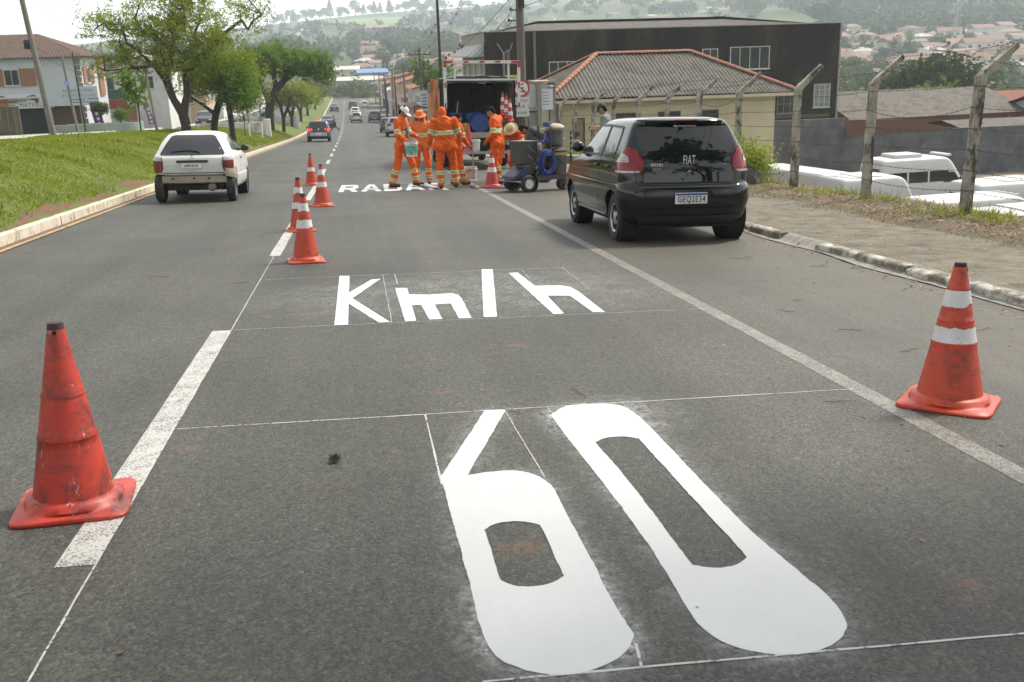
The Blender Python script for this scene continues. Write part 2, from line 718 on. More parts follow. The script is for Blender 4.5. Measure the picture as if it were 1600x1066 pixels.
def ys(a, b, st=2.0):
 out, y = [], a
 while y < b - 1e-6:
  out.append(y)
  y += st if y < 80 else st * 3
 return out + [b]


def strip(x0, x1, y0, y1, zf, nx=2, st=2.0, wob0=0, wob1=0):
 rows = []
 for y in ys(y0, y1, st):
  row = []
  for i in range(nx):
   t = i / (nx - 1)
   a = x0 + (wob0 * noise.noise(Vector((y * 0.9, 1.7, x0))) if wob0 else 0)
   b = x1 + (wob1 * noise.noise(Vector((y * 0.9, 8.1, x1))) if wob1 else 0)
   x = a + (b - a) * t
   row.append((x, y, zf(x, y)))
  rows.append(row)
 return rows


street = struct(MB().grid(strip(-4.48, 5.20, -30, 420, gz, 3)).build('street', ASPH))
# the other carriageway beyond the grass strip
ASPH2 = asphalt_mat('asphalt_far_carriageway', 0.060, False)
far_road = struct(MB().grid(strip(-16.3, -9.2, -20, 420, lambda x, y: Rz(y) + 1.22, 3)).build('far_carriageway', ASPH2))
CONC = mat('pavement_concrete', (0.185, 0.166, 0.124), (0.11, 0.098, 0.072), 4.0, 0.94, 0.7, 60, c3=(0.075, 0.06, 0.04), s3=2.6, t3=(0.46, 0.66), coord='World')
struct(MB().grid(strip(-19.5, -16.5, -20, 420, lambda x, y: Rz(y) + 1.36, 3)).build('far_pavement', CONC))
sidewalk = struct(MB().grid(strip(5.27, 7.9, -12, 300, lambda x, y: gz(x, y) + 0.068 + 0.015 * noise.noise(Vector((x, y * 0.6, 0))), 8, 0.7, 0, 0)).build('pavement', CONC, smooth=True))
DIRT = mat('verge_earth', (0.135, 0.10, 0.062), (0.075, 0.055, 0.035), 5, 0.95, 0.6, 30, c3=(0.07, 0.08, 0.03), s3=1.2, t3=(0.5, 0.62), coord='World')


def verge_z(x, y):
 t = max(0.0, min(1.0, (x - 7.4) / 1.6))
 return gz(x, y) + 0.03 + 0.075 * sstep(6.85, 7.4, x - .30 * noise.noise(Vector((y * .45, 3.3, 0))) - .25 * sstep(10, 20, y)) + 0.01 * t + 0.02 * noise.noise(Vector((x * 1.7, y * 1.3, 2.0))) - 0.25 * max(0, x - 9.0)


struct(MB().grid(strip(6.6, 9.6, -12, 60, verge_z, 18, 0.4, 0, 0)).build('verge', DIRT, smooth=True))

# grass strip between the carriageways
GRASS_G = mat('grass_ground', (0.10, 0.135, 0.014), (0.062, 0.088, 0.011), 3.2, 0.95, 0.6, 22, c3=(0.115, 0.062, 0.03), s3=0.8, t3=(0.60, 0.72), coord='World')


def bermn(x, y):
 return berm(x, y) + 0.05 * noise.noise(Vector((x * 1.1, y * 0.7, 0.5)))


rows = []
for y in ys(-10, 330, 0.8):
 row = []
 for i in range(15):
  x = -4.60 - 4.46 * i / 14
  row.append((x, y, bermn(x, y) if 0 < i < 14 else berm(x, y)))
 rows.append(row)
struct(MB().grid(rows, flip=True).build('grass_strip', GRASS_G, smooth=True))

SOIL = mat('red_soil', (0.16, 0.075, 0.04), (0.09, 0.045, 0.027), 7, .95, .6, 30, coord='World', c3=(.07, .085, .02), s3=2.2, t3=(.5, .62))
rows = []
for y in ys(2, 120, 0.35):
 w = max(0.02, .20 + .55 * noise.noise(Vector((y * .33, 0, 9))) + .16 * noise.noise(Vector((y * 1.7, 0, 2))))
 rows.append([(-4.61 - w * k / 4, y, bermn(-4.61 - w * k / 4, y) + (.016 if 0 < k < 4 else -.012)) for k in range(5)])
struct(MB().grid(rows, flip=True).build('soil_edge', SOIL, smooth=True))
# red earth and grit in the gutter at the left kerb
GRIT = mat('gutter_grit', (0.17, 0.10, 0.06), (0.10, 0.065, 0.045), 6, 0.95, 0.6, 40, coord='World', c3=(0.09, 0.085, 0.075), s3=3)
struct(MB().grid(strip(-4.48, -4.33, -10, 330, lambda x, y: gz(x, y) + 0.006, 2, 0.5, 0, 0.05)).build('gutter', GRIT))
ORL = paint_mat('orange_kerb_line', (0.42, 0.26, 0.10), 0.5, 40, (0.2, 0.12, 0.06))
tag(MB().grid(strip(-4.335, -4.26, -10, 200, lambda x, y: gz(x, y) + 0.010, 2, 2)).build('edge_line', ORL), 'faded ochre edge line running beside the left kerb', 'road marking')

# kerbs, stone by stone
KERB_L = mat('kerb_lime_paint', (0.58, 0.53, 0.42), (0.44, 0.40, 0.31), 4, 0.85, 0.5, 25, c3=(0.17, 0.115, 0.08), s3=3.5, t3=(0.54, 0.70), coord='World')
KERB_R = mat('kerb_white_worn', (0.52, 0.50, 0.45), (0.33, 0.31, 0.27), 7, 0.85, 0.7, 22, c3=(0.13, 0.11, 0.08), s3=4.0, t3=(0.44, 0.56), coord='World')
KERB_W = mat('kerb_far_white', (0.62, 0.61, 0.57), (0.46, 0.45, 0.42), 2, 0.85, coord='World')


def kerb_variants(L, w, h, mt, rough, k=6):
 out = []
 for i in range(k):
  rnd = random.Random(i * 13 + int(L * 100))
  nseg = 7
  rows = []
  for j in range(nseg + 1):
   y = L * j / nseg - L / 2
   e = 0.12 if j in (0, nseg) else 0
   ww = w * (1 + rough * rnd.uniform(-0.22, 0.15)) - e * 0.02
   hh = h * (1 + rough * rnd.uniform(-0.22, 0.08)) - e * 0.03
   d = rough * rnd.uniform(-0.01, 0.01)
   rows.append([(d - ww / 2 - 0.01, y, -0.12), (d - ww / 2, y, hh * 0.72), (d - ww / 2 + 0.025, y, hh * 0.96),
                         (d + ww / 2 - 0.03, y, hh), (d + ww / 2, y, hh * 0.9), (d + ww / 2, y, -0.12)])
  mb = MB().grid(rows, flip=True)
  mb.add(rows[0], [(0, 1, 2, 3, 4, 5)]).add(rows[-1], [(5, 4, 3, 2, 1, 0)])
  out.append(mb.mesh('kerb_stone', mt, True, 50))
 return out


def kerb_run(name, x, y0, y1, L, w, h, mt, rough, zf, gaps=(), miss=0.0):
 root = bpy.data.objects.new(name, None)
 COL.objects.link(root)
 struct(root)
 va = kerb_variants(L - 0.025, w, h, mt, rough)
 y, i = y0, 0
 rnd = random.Random(3)
 while y < y1:
  if not any(a < y + L / 2 < b for a, b in gaps) and rnd.random() > miss:
   o = link('kerb_stone', va[i % len(va)], root)
   o.location = (x + rough * rnd.uniform(-0.02, 0.02), y + L / 2, zf(x, y + L / 2) + rough * rnd.uniform(-0.03, 0.01))
   o.rotation_euler = (-math.atan(SLOPE) if y < 80 else -0.02, rough * rnd.uniform(-0.08, 0.08), rough * rnd.uniform(-0.03, 0.03))
  i += 1
  y += L
 return root


kerb_run('kerb', -4.53, 3, 110, 1.0, 0.15, 0.15, KERB_L, 0.09, lambda x, y: gz(x, y), gaps=[(18.8, 19.3)])
kerb_run('pavement_kerb', 5.20, 2, 60, 0.95, 0.14, 0.095, KERB_R, 0.8, lambda x, y: gz(x, y), miss=0.13)
kerb_run('far_kerb', -9.13, 22, 130, 1.5, 0.15, 0.17, KERB_W, 0.15, lambda x, y: Rz(y) + 1.22)
for nm, x, y0, y1, z, w, h, mt in (('kerb_beyond', -4.53, 110, 330, None, 0.15, 0.14, KERB_L), ('far_kerb_beyond', -9.13, 130, 330, 1, 0.15, 0.16, KERB_W), ('opposite_kerb', -16.4, 10, 330, 1, 0.18, 0.16, KERB_W), ('pavement_kerb_beyond', 5.20, 60, 300, None, 0.14, 0.11, CONC)):
 rws = []
 for y in ys(y0, y1, 4):
  b0 = gz(x, y) if z is None else Rz(y) + 1.22
  rws.append([(x - w / 2, y, b0 - .1), (x - w / 2, y, b0 + h), (x + w / 2, y, b0 + h), (x + w / 2, y, b0 - .1)])
 struct(MB().grid(rws, flip=True).build(nm, mt))

# broken strip of old mortar along the right gutter
MORT = mat('gutter_mortar', (0.30, 0.29, 0.26), (0.16, 0.15, 0.13), 9, 0.95, 0.6, 30, coord='World')
struct(MB().grid(strip(5.03, 5.30, -6, 60, lambda x, y: gz(x, y) + 0.008 + max(0, 0.015 * noise.noise(Vector((x * 5, y * 3, 0)))) + .075 * sstep(5.10, 5.26, x), 7, 0.3, 0.10, 0)).build('gutter_edge', MORT, smooth=True))

# ------------------------------------------------------------------ road markings
PAINT = paint_mat('fresh_white_paint', (0.54, 0.55, 0.545))
WORN = paint_mat('worn_white_line', (0.43, 0.43, 0.405), 0.50, 170)
WORN2 = paint_mat('worn_beige_line', (0.235, 0.22, 0.185), 0.66, 130)
CHALK = paint_mat('chalk_line', (0.45, 0.45, 0.43), 0.45, 60)
DUST = dust_mat('white_overspray', (0.62, 0.63, 0.62), strength=1.25)


def ragged(pl, st=.022, amp=.0032):
 out = []
 for i, p in enumerate(pl):
  q = pl[(i + 1) % len(pl)]
  d = math.hypot(q[0] - p[0], q[1] - p[1])
  n = max(1, min(60, int(d / st)))
  for k in range(n):
   x, y = p[0] + (q[0] - p[0]) * k / n, p[1] + (q[1] - p[1]) * k / n
   out.append((x + amp * noise.noise(Vector((x * 38, y * 38, 1))) + amp * noise.noise(Vector((x * 9, y * 9, 4))), y + 1.6 * amp * noise.noise(Vector((x * 38, y * 38, 7)))))
 return out


def sheet(name, outer, hole, lift, mt, label, cat='road marking', parent=None, group=None):
 pts = [ragged(outer)] + ([ragged(hole)] if hole else [])
 flat = [p for q in pts for p in q]
 tri = geometry.tessellate_polygon([[Vector((p[0], p[1], 0)) for p in q] for q in pts])
 vs = [(p[0], p[1], gz(p[0], p[1]) + lift) for p in flat]
 fs = []
 for t in tri:
  a, b, c = (Vector(vs[i]) for i in t)
  fs.append(tuple(t) if (b - a).cross(c - a).z > 0 else tuple(reversed(t)))
 o = MB().add(vs, fs).build(name, mt, parent)
 if parent is None:
  tag(o, label, cat, group)
 return o


def catm(pts, n=4, closed=True, sharp=()):
 """rounds a closed outline; indices in sharp stay corners"""
 out, L = [], len(pts)
 for i in range(L):
  p0, p1, p2, p3 = (Vector((*pts[(i + k) % L], 0)) for k in (-1, 0, 1, 2))
  if i in sharp:
   p0 = p1
  if (i + 1) % L in sharp:
   p3 = p2
  for k in range(n):
   t = k / n
   q = 0.5 * ((2 * p1) + (p2 - p0) * t + (2 * p0 - 5 * p1 + 4 * p2 - p3) * t * t + (3 * p1 - p0 - 3 * p2 + p3) * t ** 3)
   out.append((q.x, q.y))
 return out


SIX_O = [(0.598, 4.955), (0.71, 4.944), (0.393, 3.992), (0.523, 4.015), (0.611, 4.005), (0.678, 3.948), (0.721, 3.843), (0.731, 3.739), (0.728, 3.495), (0.726, 3.12), (0.721, 2.779), (0.728, 2.58), (0.726, 2.532), (0.681, 2.453), (0.624, 2.403), (0.548, 2.368), (0.473, 2.362), (0.397, 2.392), (0.339, 2.441), (0.306, 2.497), (0.286, 2.591), (0.281, 2.735), (0.284, 2.995), (0.282, 3.356), (0.279, 3.849), (0.277, 3.989)]
SIX_S = (0, 1, 2, 25)
SIX_H = [(0.392, 3.394), (0.435, 3.441), (0.493, 3.456), (0.553, 3.442), (0.604, 3.404), (0.606, 3.321), (0.604, 3.138), (0.606, 2.962), (0.561, 2.923), (0.504, 2.905), (0.456, 2.908), (0.412, 2.933), (0.388, 2.97), (0.39, 3.159)]
ZERO_O = [(0.924, 4.752), (0.958, 4.85), (1.014, 4.926), (1.097, 4.959), (1.192, 4.957), (1.281, 4.928), (1.333, 4.873), (1.364, 4.716), (1.37, 4.504), (1.367, 4.063), (1.365, 3.608), (1.369, 3.165), (1.396, 2.855), (1.41, 2.652), (1.393, 2.531), (1.37, 2.463), (1.316, 2.404), (1.251, 2.366), (1.181, 2.35), (1.113, 2.356), (1.047, 2.384), (0.985, 2.439), (0.953, 2.508), (0.937, 2.605), (0.941, 2.729), (0.956, 3.041), (0.956, 3.417), (0.947, 3.842), (0.934, 4.294)]
ZERO_H = [(1.044, 4.316), (1.088, 4.364), (1.156, 4.383), (1.219, 4.37), (1.262, 4.33), (1.263, 3.868), (1.265, 3.335), (1.267, 2.988), (1.228, 2.95), (1.167, 2.927), (1.112, 2.931), (1.058, 2.964), (1.058, 3.21), (1.062, 3.538), (1.058, 3.922)]
KMH = {'K': [(-0.214, 9.857), (-0.115, 9.833), (-0.12, 8.846), (0.092, 9.545), (0.184, 9.577), (-0.09, 8.541), (0.191, 7.434), (0.105, 7.43), (-0.122, 8.296), (-0.125, 7.393), (-0.228, 7.404)], 'm': [(0.298, 9.001), (0.408, 8.976), (0.404, 8.633), (0.576, 8.579), (0.783, 8.607), (0.828, 8.506), (0.841, 8.299), (0.823, 7.454), (0.724, 7.453), (0.723, 8.104), (0.589, 8.094), (0.595, 7.459), (0.495, 7.458), (0.476, 8.093), (0.397, 8.097), (0.393, 7.435), (0.307, 7.431)], 'slash': [(1.222, 9.962), (1.335, 9.934), (1.023, 7.457), (0.918, 7.468)], 'h': [(1.455, 9.648), (1.548, 9.664), (1.573, 8.834), (1.814, 8.794), (1.879, 8.697), (1.897, 8.441), (1.889, 7.456), (1.795, 7.477), (1.775, 8.244), (1.585, 8.287), (1.56, 7.468), (1.473, 7.464)]}


L4 = 0.0024
sheet('road_digit', catm(SIX_O, 3, sharp=SIX_S), catm(SIX_H, 3, sharp=(0, 4, 7, 12)), L4, PAINT, 'fresh white painted digit six, left of the two big near digits', 'road marking', group='fresh white road letters')
sheet('road_digit', catm(ZERO_O, 3), catm(ZERO_H, 3, sharp=(0, 4, 7, 11)), L4, PAINT, 'fresh white painted digit zero, right of the two big near digits', 'road marking', group='fresh white road letters')
for nm, poly in KMH.items():
 sheet('road_letter', poly, None, L4, PAINT, {'K': 'white painted letter K on the road in front of the digits', 'm': 'white painted letter m between the K and the slash on the road', 'slash': 'white painted slash between the letters m and h on the road', 'h': 'white painted letter h nearest the parking line on the road'}[nm], 'road marking', group='fresh white road letters')

# the far word, letter by letter: strokes in a 0..1 box
def word_letter(ch, x0, x1, y0, y1, sh0, sh1, label):
 w = 0.26
 S = {'R': ([(0, 0), (w, 0), (w, .34), (.52, .34), (.74, 0), (1.05, 0), (.80, .38), (1.0, .52), (1.0, .86), (.85, 1), (0, 1)], [(w, .56), (w, .80), (.72, .80), (.72, .56)]),
         'A': ([(-.05, 0), (.24, 0), (.31, .22), (.69, .22), (.76, 0), (1.05, 0), (.66, 1), (.34, 1)], [(.38, .44), (.50, .80), (.62, .44)]),
         'D': ([(0, 0), (.80, 0), (1, .2), (1, .8), (.80, 1), (0, 1)], [(w, .24), (w, .76), (.74, .76), (.74, .24)])}[ch]
 def mp(p):
  y = y0 + (y1 - y0) * p[1]
  s = sh0 + (sh1 - sh0) * p[1]
  return (x0 + (x1 - x0) * p[0] + s, y)
 sheet('road_letter', [mp(p) for p in S[0]], [mp(p) for p in S[1]] if S[1] else None, L4, PAINT, label, 'road marking', group='fresh white road letters')


xs = [-0.36, 0.14, 0.62, 1.10, 1.60]
for ch, x, lb in zip('RADAR', xs, ('white painted letter R beginning the far road word by the cones', 'white painted first letter A of the far road word', 'white painted letter D in the middle of the far road word', 'white painted letter A at the feet of the white-capped worker', 'white painted last letter R under the hooded worker')):
 word_letter(ch, x, x + 0.40, 21.75, 24.05, 0, 0.05, lb)


def line(name, p0, p1, w, mt, label, lift=0.0016, jit=0.0, step=0.25, group=None, cat='road marking'):
 a, b = Vector((*p0, 0)), Vector((*p1, 0))
 d = (b - a)
 n = max(1, int(d.length / step))
 nrm = Vector((-d.y, d.x, 0)).normalized()
 rows = []
 for i in range(n + 1):
  p = a + d * i / n
  k = nrm * jit * noise.noise(Vector((p.x * 3, p.y * 3, 5)))
  ww = w * (1 + (0.5 * noise.noise(Vector((p.x * 9, p.y * 9, 1))) if jit else 0.06 * noise.noise(Vector((p.x * 9, p.y * 9, 1)))))
  rows.append([(q.x, q.y, gz(q.x, q.y) + lift) for q in (p + k - nrm * ww / 2, p + k + nrm * ww / 2)])
 o = MB().grid(rows, flip=True).build(name, mt)
 return tag(o, label, cat, group)


line('lane_dash', (-1.065, 3.35), (-1.05, 7.38), 0.135, WORN, 'long worn white dash beside the left foreground cone', group='lane dashes')
line('lane_dash', (-0.965, 11.56), (-0.945, 15.4), 0.125, WORN, 'worn white dash at the two nearer striped cones', group='lane dashes')
line('lane_dash', (-0.93, 19.7), (-0.90, 24.1), 0.125, WORN, 'worn white dash by the two farther striped cones', group='lane dashes')
y = 28.6
while y < 300:
 line('lane_dash', (-0.90, y), (-0.90 - 0.002 * (y - 28), y + 3.6), 0.125, WORN, 'white lane dash on the far street beyond the cones', 0.008, step=1.2, group='lane dashes farther down the street')
 y += 7.4
line('parking_line', (2.72, -4), (2.73, 40), 0.125, WORN2, 'worn beige line dividing the lane from the parking strip', 0.0016, step=0.5)
for p0, p1, w, lb in (
  ((-1.0, 1.2), (-0.965, 14.3), 0.009, 'thin white chalk guide line running down the street along the dashes'),
  ((-0.99, 4.935), (2.70, 4.96), 0.012, 'thin white chalk line across the lane above the big digits'),
  ((0.25, 2.37), (2.60, 2.33), 0.012, 'thin white chalk line across the lane below the big digits'),
  ((-0.99, 7.39), (2.75, 7.43), 0.008, 'thin white chalk line under the letters with the slash'),
  ((-0.93, 9.80), (2.61, 9.91), 0.008, 'thin white chalk line above the letters with the slash'),
  ((0.28, 4.94), (0.275, 3.9), 0.010, 'short chalk guide line left of the digit 6'),
  ((0.70, 4.95), (0.72, 3.9), 0.006, 'short chalk guide line inside the top of the digit 6'),
  ((0.93, 4.95), (0.95, 4.6), 0.006, 'short chalk tick left of the top of the digit 0'),
  ((0.21, 9.82), (0.205, 7.4), 0.006, 'short chalk guide line between the letters K and m'),
  ((0.33, 9.83), (0.33, 9.2), 0.008, 'short chalk tick above the letter m'),
  ((1.62, 9.86), (1.60, 9.3), 0.006, 'short chalk tick above the letter h'),
  ((2.05, 9.88), (2.03, 8.6), 0.006, 'short chalk guide line right of the letter h'),
  ((0.72, 2.50), (0.70, 2.36), 0.012, 'chalk tick between the feet of the digits')):
 line('chalk_line', p0, p1, w * .8, CHALK, lb, 0.0019, 0.004, 0.06)


def dust_ring(outline, w_out, label, amp, side=None, grow=0.0):
 """overspray feathering out from an outline; side(p) scales its strength"""
 n = len(outline)
 cx = sum(p[0] for p in outline) / n
 cy = sum(p[1] for p in outline) / n
 area = sum(outline[i][0] * outline[(i + 1) % n][1] - outline[(i + 1) % n][0] * outline[i][1] for i in range(n))
 sg = 1 if area > 0 else -1
 vs, al = [], []
 for i, p in enumerate(outline):
  a, b = outline[i - 1], outline[(i + 1) % n]
  t = Vector((b[0] - a[0], b[1] - a[1], 0)).normalized()
  nr = Vector((t.y, -t.x, 0)) * sg
  k = side(p) if side else 1.0
  for off, aa in ((-0.03, 1), (0.012, 1), (w_out * 0.4, 0.45), (w_out, 0)):
   q = Vector((p[0], p[1], 0)) + nr * off
   vs.append((q.x, q.y, gz(q.x, q.y) + 0.0012))
   al.append(aa * k * amp)
 fs = []
 for i in range(n):
  j = (i + 1) % n
  for k in range(3):
   fs.append((i * 4 + k, i * 4 + k + 1, j * 4 + k + 1, j * 4 + k))
 mb = MB().add(vs, fs)
 o = mb.build('overspray', DUST)
 at = o.data.attributes.new('alpha', 'FLOAT', 'POINT')
 at.data.foreach_set('value', al)
 return stuff(tag(o, label, 'paint dust'))


dust_ring(catm(SIX_O, 3, sharp=SIX_S), 0.11, 'white overspray dust round the digit 6', 0.75, lambda p: 0.4 + 0.8 * max(0, -(p[1] - 3.2)))
dust_ring(catm(ZERO_O, 3), 0.11, 'white overspray dust round the digit 0', 0.75, lambda p: 0.4 + 0.9 * max(0, abs(p[1] - 3.6) - 0.8))


def haze_patch(cx, cy, rx, ry, amp, label):
 vs, al, fs = [(cx, cy, gz(cx, cy) + 0.0008)], [amp], []
 for k in range(32):
  t = 2 * math.pi * k / 32
  for q, a in ((0.55, amp * 0.8), (1.0, 0)):
   x, y = cx + rx * q * math.cos(t), cy + ry * q * math.sin(t)
   vs.append((x, y, gz(x, y) + 0.0008))
   al.append(a)
 for k in range(32):
  a, b = 1 + 2 * k, 1 + 2 * ((k + 1) % 32)
  fs += [(0, a, b), (a, a + 1, b + 1, b)]
 o = MB().add(vs, fs).build('overspray', DUST)
 o.data.attributes.new('alpha', 'FLOAT', 'POINT').data.foreach_set('value', al)
 return stuff(tag(o, label, 'paint dust'))


haze_patch(0.9, 8.6, 2.2, 1.35, 0.30, 'faint white paint dust spread round the letters with the slash')
haze_patch(1.25, 4.75, 0.5, 0.45, 0.25, 'faint paint dust right of the top of the digit 0')
haze_patch(0.95, 22.9, 1.9, 1.6, 0.3, 'faint white paint dust round the far road word')

# ------------------------------------------------------------------ litter, grass blades
def scatter_quads(n, place, size, seed, lift=0.01, flat=0.35, asp=0.5):
 rnd = random.Random(seed)
 mb = MB()
 vs, fs = [], []
 for i in range(n):
  p = place(rnd)
  if p is None:
   continue
  s = rnd.uniform(*size)
  a = rnd.uniform(0, 6.28)
  u = Vector((math.cos(a), math.sin(a), rnd.uniform(-flat, flat))) * s
  w = Vector((-math.sin(a), math.cos(a), rnd.uniform(-flat, flat))) * s * asp
  c = Vector(p) + Vector((0, 0, lift + s * flat * 0.5))
  o = len(vs)
  vs += [c - u, c + w + u * 0.1, c + u, c - w + u * 0.1]
  fs.append((o, o + 1, o + 2, o + 3))
 return mb.add(vs, fs)


LITTER = leafmat('dry_leaf_litter', [(0.045, 0.028, 0.018), (0.13, 0.075, 0.042), (0.20, 0.13, 0.075), (0.30, 0.21, 0.13)], 0.05)


def pl_verge(r):
 y = 5 + 36 * r.random() ** 1.6
 x = 6.7 + 2.6 * r.random() ** 0.7
 if verge_z(x, y) < gz(x, y) + .10 and r.random() < .85:
  return None
 if r.random() < 0.5 * sstep(16, 22, y):
  return None
 return (x, y, max(verge_z(x, y), gz(x, y) + .1))


stuff(scatter_quads(24000, pl_verge, (0.012, 0.040), 1, 0.004).build('leaf_litter', LITTER), 'brown dry leaf litter on the verge along the fence', 'leaf litter')


def pl_kerb(r):
 y = 3 + 22 * r.random() ** 1.3
 x = 5.2 + r.gauss(0, 0.28)
 if x < 5.13:
  return (x, y, gz(x, y))
 if x < 5.3:
  return (x, y, gz(x, y) + (0.09 if r.random() < .3 else 0.02))
 return (x, y, gz(x, y) + 0.1)


stuff(scatter_quads(1500, pl_kerb, (0.008, 0.028), 2, 0.004).build('kerb_litter', LITTER), 'dry leaves and crumbs gathered along the broken right kerb', 'leaf litter')


def pl_road(r):
 y = 2.6 + 22 * r.random() ** 1.5
 x = r.uniform(-3.9, 5.0)
 if r.random() > 0.12 + 0.85 * sstep(1.5, 3.6, x):
  return None
 return (x, y, gz(x, y))


stuff(scatter_quads(1100, pl_road, (0.006, 0.020), 3, 0.004).build('road_litter', LITTER), 'scattered dry leaves and crumbs on the asphalt', 'leaf litter')
stuff(scatter_quads(1500, lambda r: (lambda x, y: (x, y, gz(x, y) + 0.1))(5.4 + 2.0 * r.random() ** .6, 5 + 20 * r.random()), (0.008, 0.026), 4, 0.006).build('pavement_litter', LITTER), 'few dry leaves scattered on the pavement', 'leaf litter')
TWIG = mat('twig', (0.10, 0.065, 0.04), (0.06, 0.04, 0.025), 10, 0.9)
rnd = random.Random(11)
for i in range(34):
 y = 3 + 11 * rnd.random() ** 1.2
 x = rnd.uniform(2.9, 5.0) if rnd.random() < .75 else rnd.uniform(-3, 2.6)
 a = rnd.uniform(0, 6.28)
 L = rnd.uniform(0.07, 0.24)
 pts = []
 for k in range(5):
  t = k / 4 - .5
  px, py = x + math.cos(a) * L * t + rnd.gauss(0, .006), y + math.sin(a) * L * t + rnd.gauss(0, .006)
  pts.append((px, py, gz(px, py) + 0.006 + 0.004 * rnd.random()))
 tag(MB().tube(pts, [0.0018, 0.002, 0.0019, 0.0016, 0.001], 5).build('twig', TWIG), 'thin dry twig lying on the asphalt', 'twig', 'twigs scattered on the road')
# tuft of dry moss in the lane
mb = MB()
for i in range(150):
 p = Vector((rnd.gauss(0, 1), rnd.gauss(0, 1), abs(rnd.gauss(0, .8)))).normalized() * rnd.uniform(0.015, 0.042)
 q = p * 0.3 + Vector((rnd.gauss(0, .008), rnd.gauss(0, .008), 0.004))
 mb.tube([q, p + Vector((0, 0, 0.004))], [0.0022, 0.0008], 4, False)
o = mb.build('plant_tuft', mat('dry_tuft', (0.09, 0.085, 0.05), (0.05, 0.045, 0.03), 20, 0.9))
o.location = (-0.18, 4.28, gz(-0.18, 4.28) + 0.006)
tag(o, 'grey-brown dry plant tuft lying alone on the asphalt left of the digits', 'plant tuft')


def grass_blades(n, place, h, w, seed):
 rnd = random.Random(seed)
 vs, fs = [], []
 for i in range(n):
  p = place(rnd)
  if p is None:
   continue
  p = Vector(p)
  k = 0.6 + 0.02 * p.y
  hh = rnd.uniform(*h) * (1 + 0.7 * noise.noise(p * 0.9))
  a = rnd.uniform(0, 6.28)
  ww = w * min(3.0, max(1, p.y / 18))
  u = Vector((math.cos(a), math.sin(a), 0)) * ww
  tip = Vector((rnd.gauss(0, .5) * hh, rnd.gauss(0, .5) * hh, hh))
  o = len(vs)
  vs += [p - u, p + u, p + tip]
  fs.append((o, o + 1, o + 2))
 return MB().add(vs, fs)


GRASS = leafmat('grass_blade', [(0.09, 0.145, 0.010), (0.14, 0.20, 0.014), (0.19, 0.24, 0.022), (0.25, 0.265, 0.05)], 0.4)


def pl_berm(r):
 y = 11 + 75 * r.random() ** 1.7
 x = -4.66 - 4.35 * r.random()
 b = noise.noise(Vector((x * 0.55, y * 0.40, 7)))
 if b > 0.5 or (x > -4.61 - .8 * max(0.02, .20 + .55 * noise.noise(Vector((y * .33, 0, 9))) + .16 * noise.noise(Vector((y * 1.7, 0, 2)))) and r.random() < .9):
  return None
 return (x, y, bermn(x, y) - 0.008)


stuff(grass_blades(140000, pl_berm, (0.022, 0.055), 0.012, 5).build('grass', GRASS), 'short bright green grass on the sloping strip left of the street', 'grass')


def pl_vergegrass(r):
 y = 8 + 36 * r.random()
 x = 8.45 + r.gauss(0, 0.28)
 if noise.noise(Vector((x, y * 0.8, 1))) < -0.05:
  return None
 return (x, y, verge_z(x, y))


stuff(grass_blades(5200, pl_vergegrass, (0.06, 0.20), 0.008, 6).build('weeds', GRASS), 'thin green weeds growing at the feet of the fence posts', 'grass')

DRYG = leafmat('dry_grass', [(.16, .12, .06), (.24, .19, .10), (.30, .25, .14), (.16, .17, .06)], .2)


def pl_dry(r):
 y = 6 + 34 * r.random() ** 1.3
 x = 7.0 + 1.9 * r.random()
 if noise.noise(Vector((x * 1.3, y * 0.9, 4))) < -0.02:
  return None
 return (x, y, max(verge_z(x, y), gz(x, y) + .07))


stuff(grass_blades(9000, pl_dry, (0.02, 0.075), 0.006, 8).build('dry_grass', DRYG), 'dry straw-coloured grass on the verge beside the pavement', 'grass')


def pl_weed(r):
 y = 12 + 60 * r.random() ** 1.6
 x = -4.7 - 4.2 * r.random()
 if noise.noise(Vector((x * 1.1, y * 0.7, 13))) < 0.22:
  return None
 return (x, y, bermn(x, y))


stuff(grass_blades(9000, pl_weed, (0.07, 0.16), 0.010, 9).build('tall_weeds', leafmat('weed_blade', [(.05, .085, .012), (.09, .13, .018), (.17, .16, .06)], .3)), 'scattered taller weeds in the grass strip', 'grass')
# the lower car park behind the fence
YARD = mat('yard_ground', (0.20, 0.165, 0.13), (0.12, 0.10, 0.08), 1.2, 0.95, 0.3, 20, coord='World')
struct(MB().grid(strip(9.9, 62, 2, 60.5, lambda x, y: lot(y), 3, 4)).build('yard', YARD))
RET = mat('retaining_wall', (0.11, 0.10, 0.085), (0.06, 0.055, 0.045), 2.0, 0.95, 0.5, 12, coord='World')
mb = MB()
rws = []
for y in ys(0, 44.6, 2):
 rws.append([(9.62, y, verge_z(9.5, y) - 0.02), (9.66, y, lot(y) - 0.2)])
mb.grid(rws, flip=False)
rws2 = [[(9.30, r[0][1], r[0][2] + .03), r[0]] for r in rws]
mb.grid(rws2)
tag(mb.build('retaining_wall', RET), 'dark low retaining wall under the fence above the car park', 'wall')
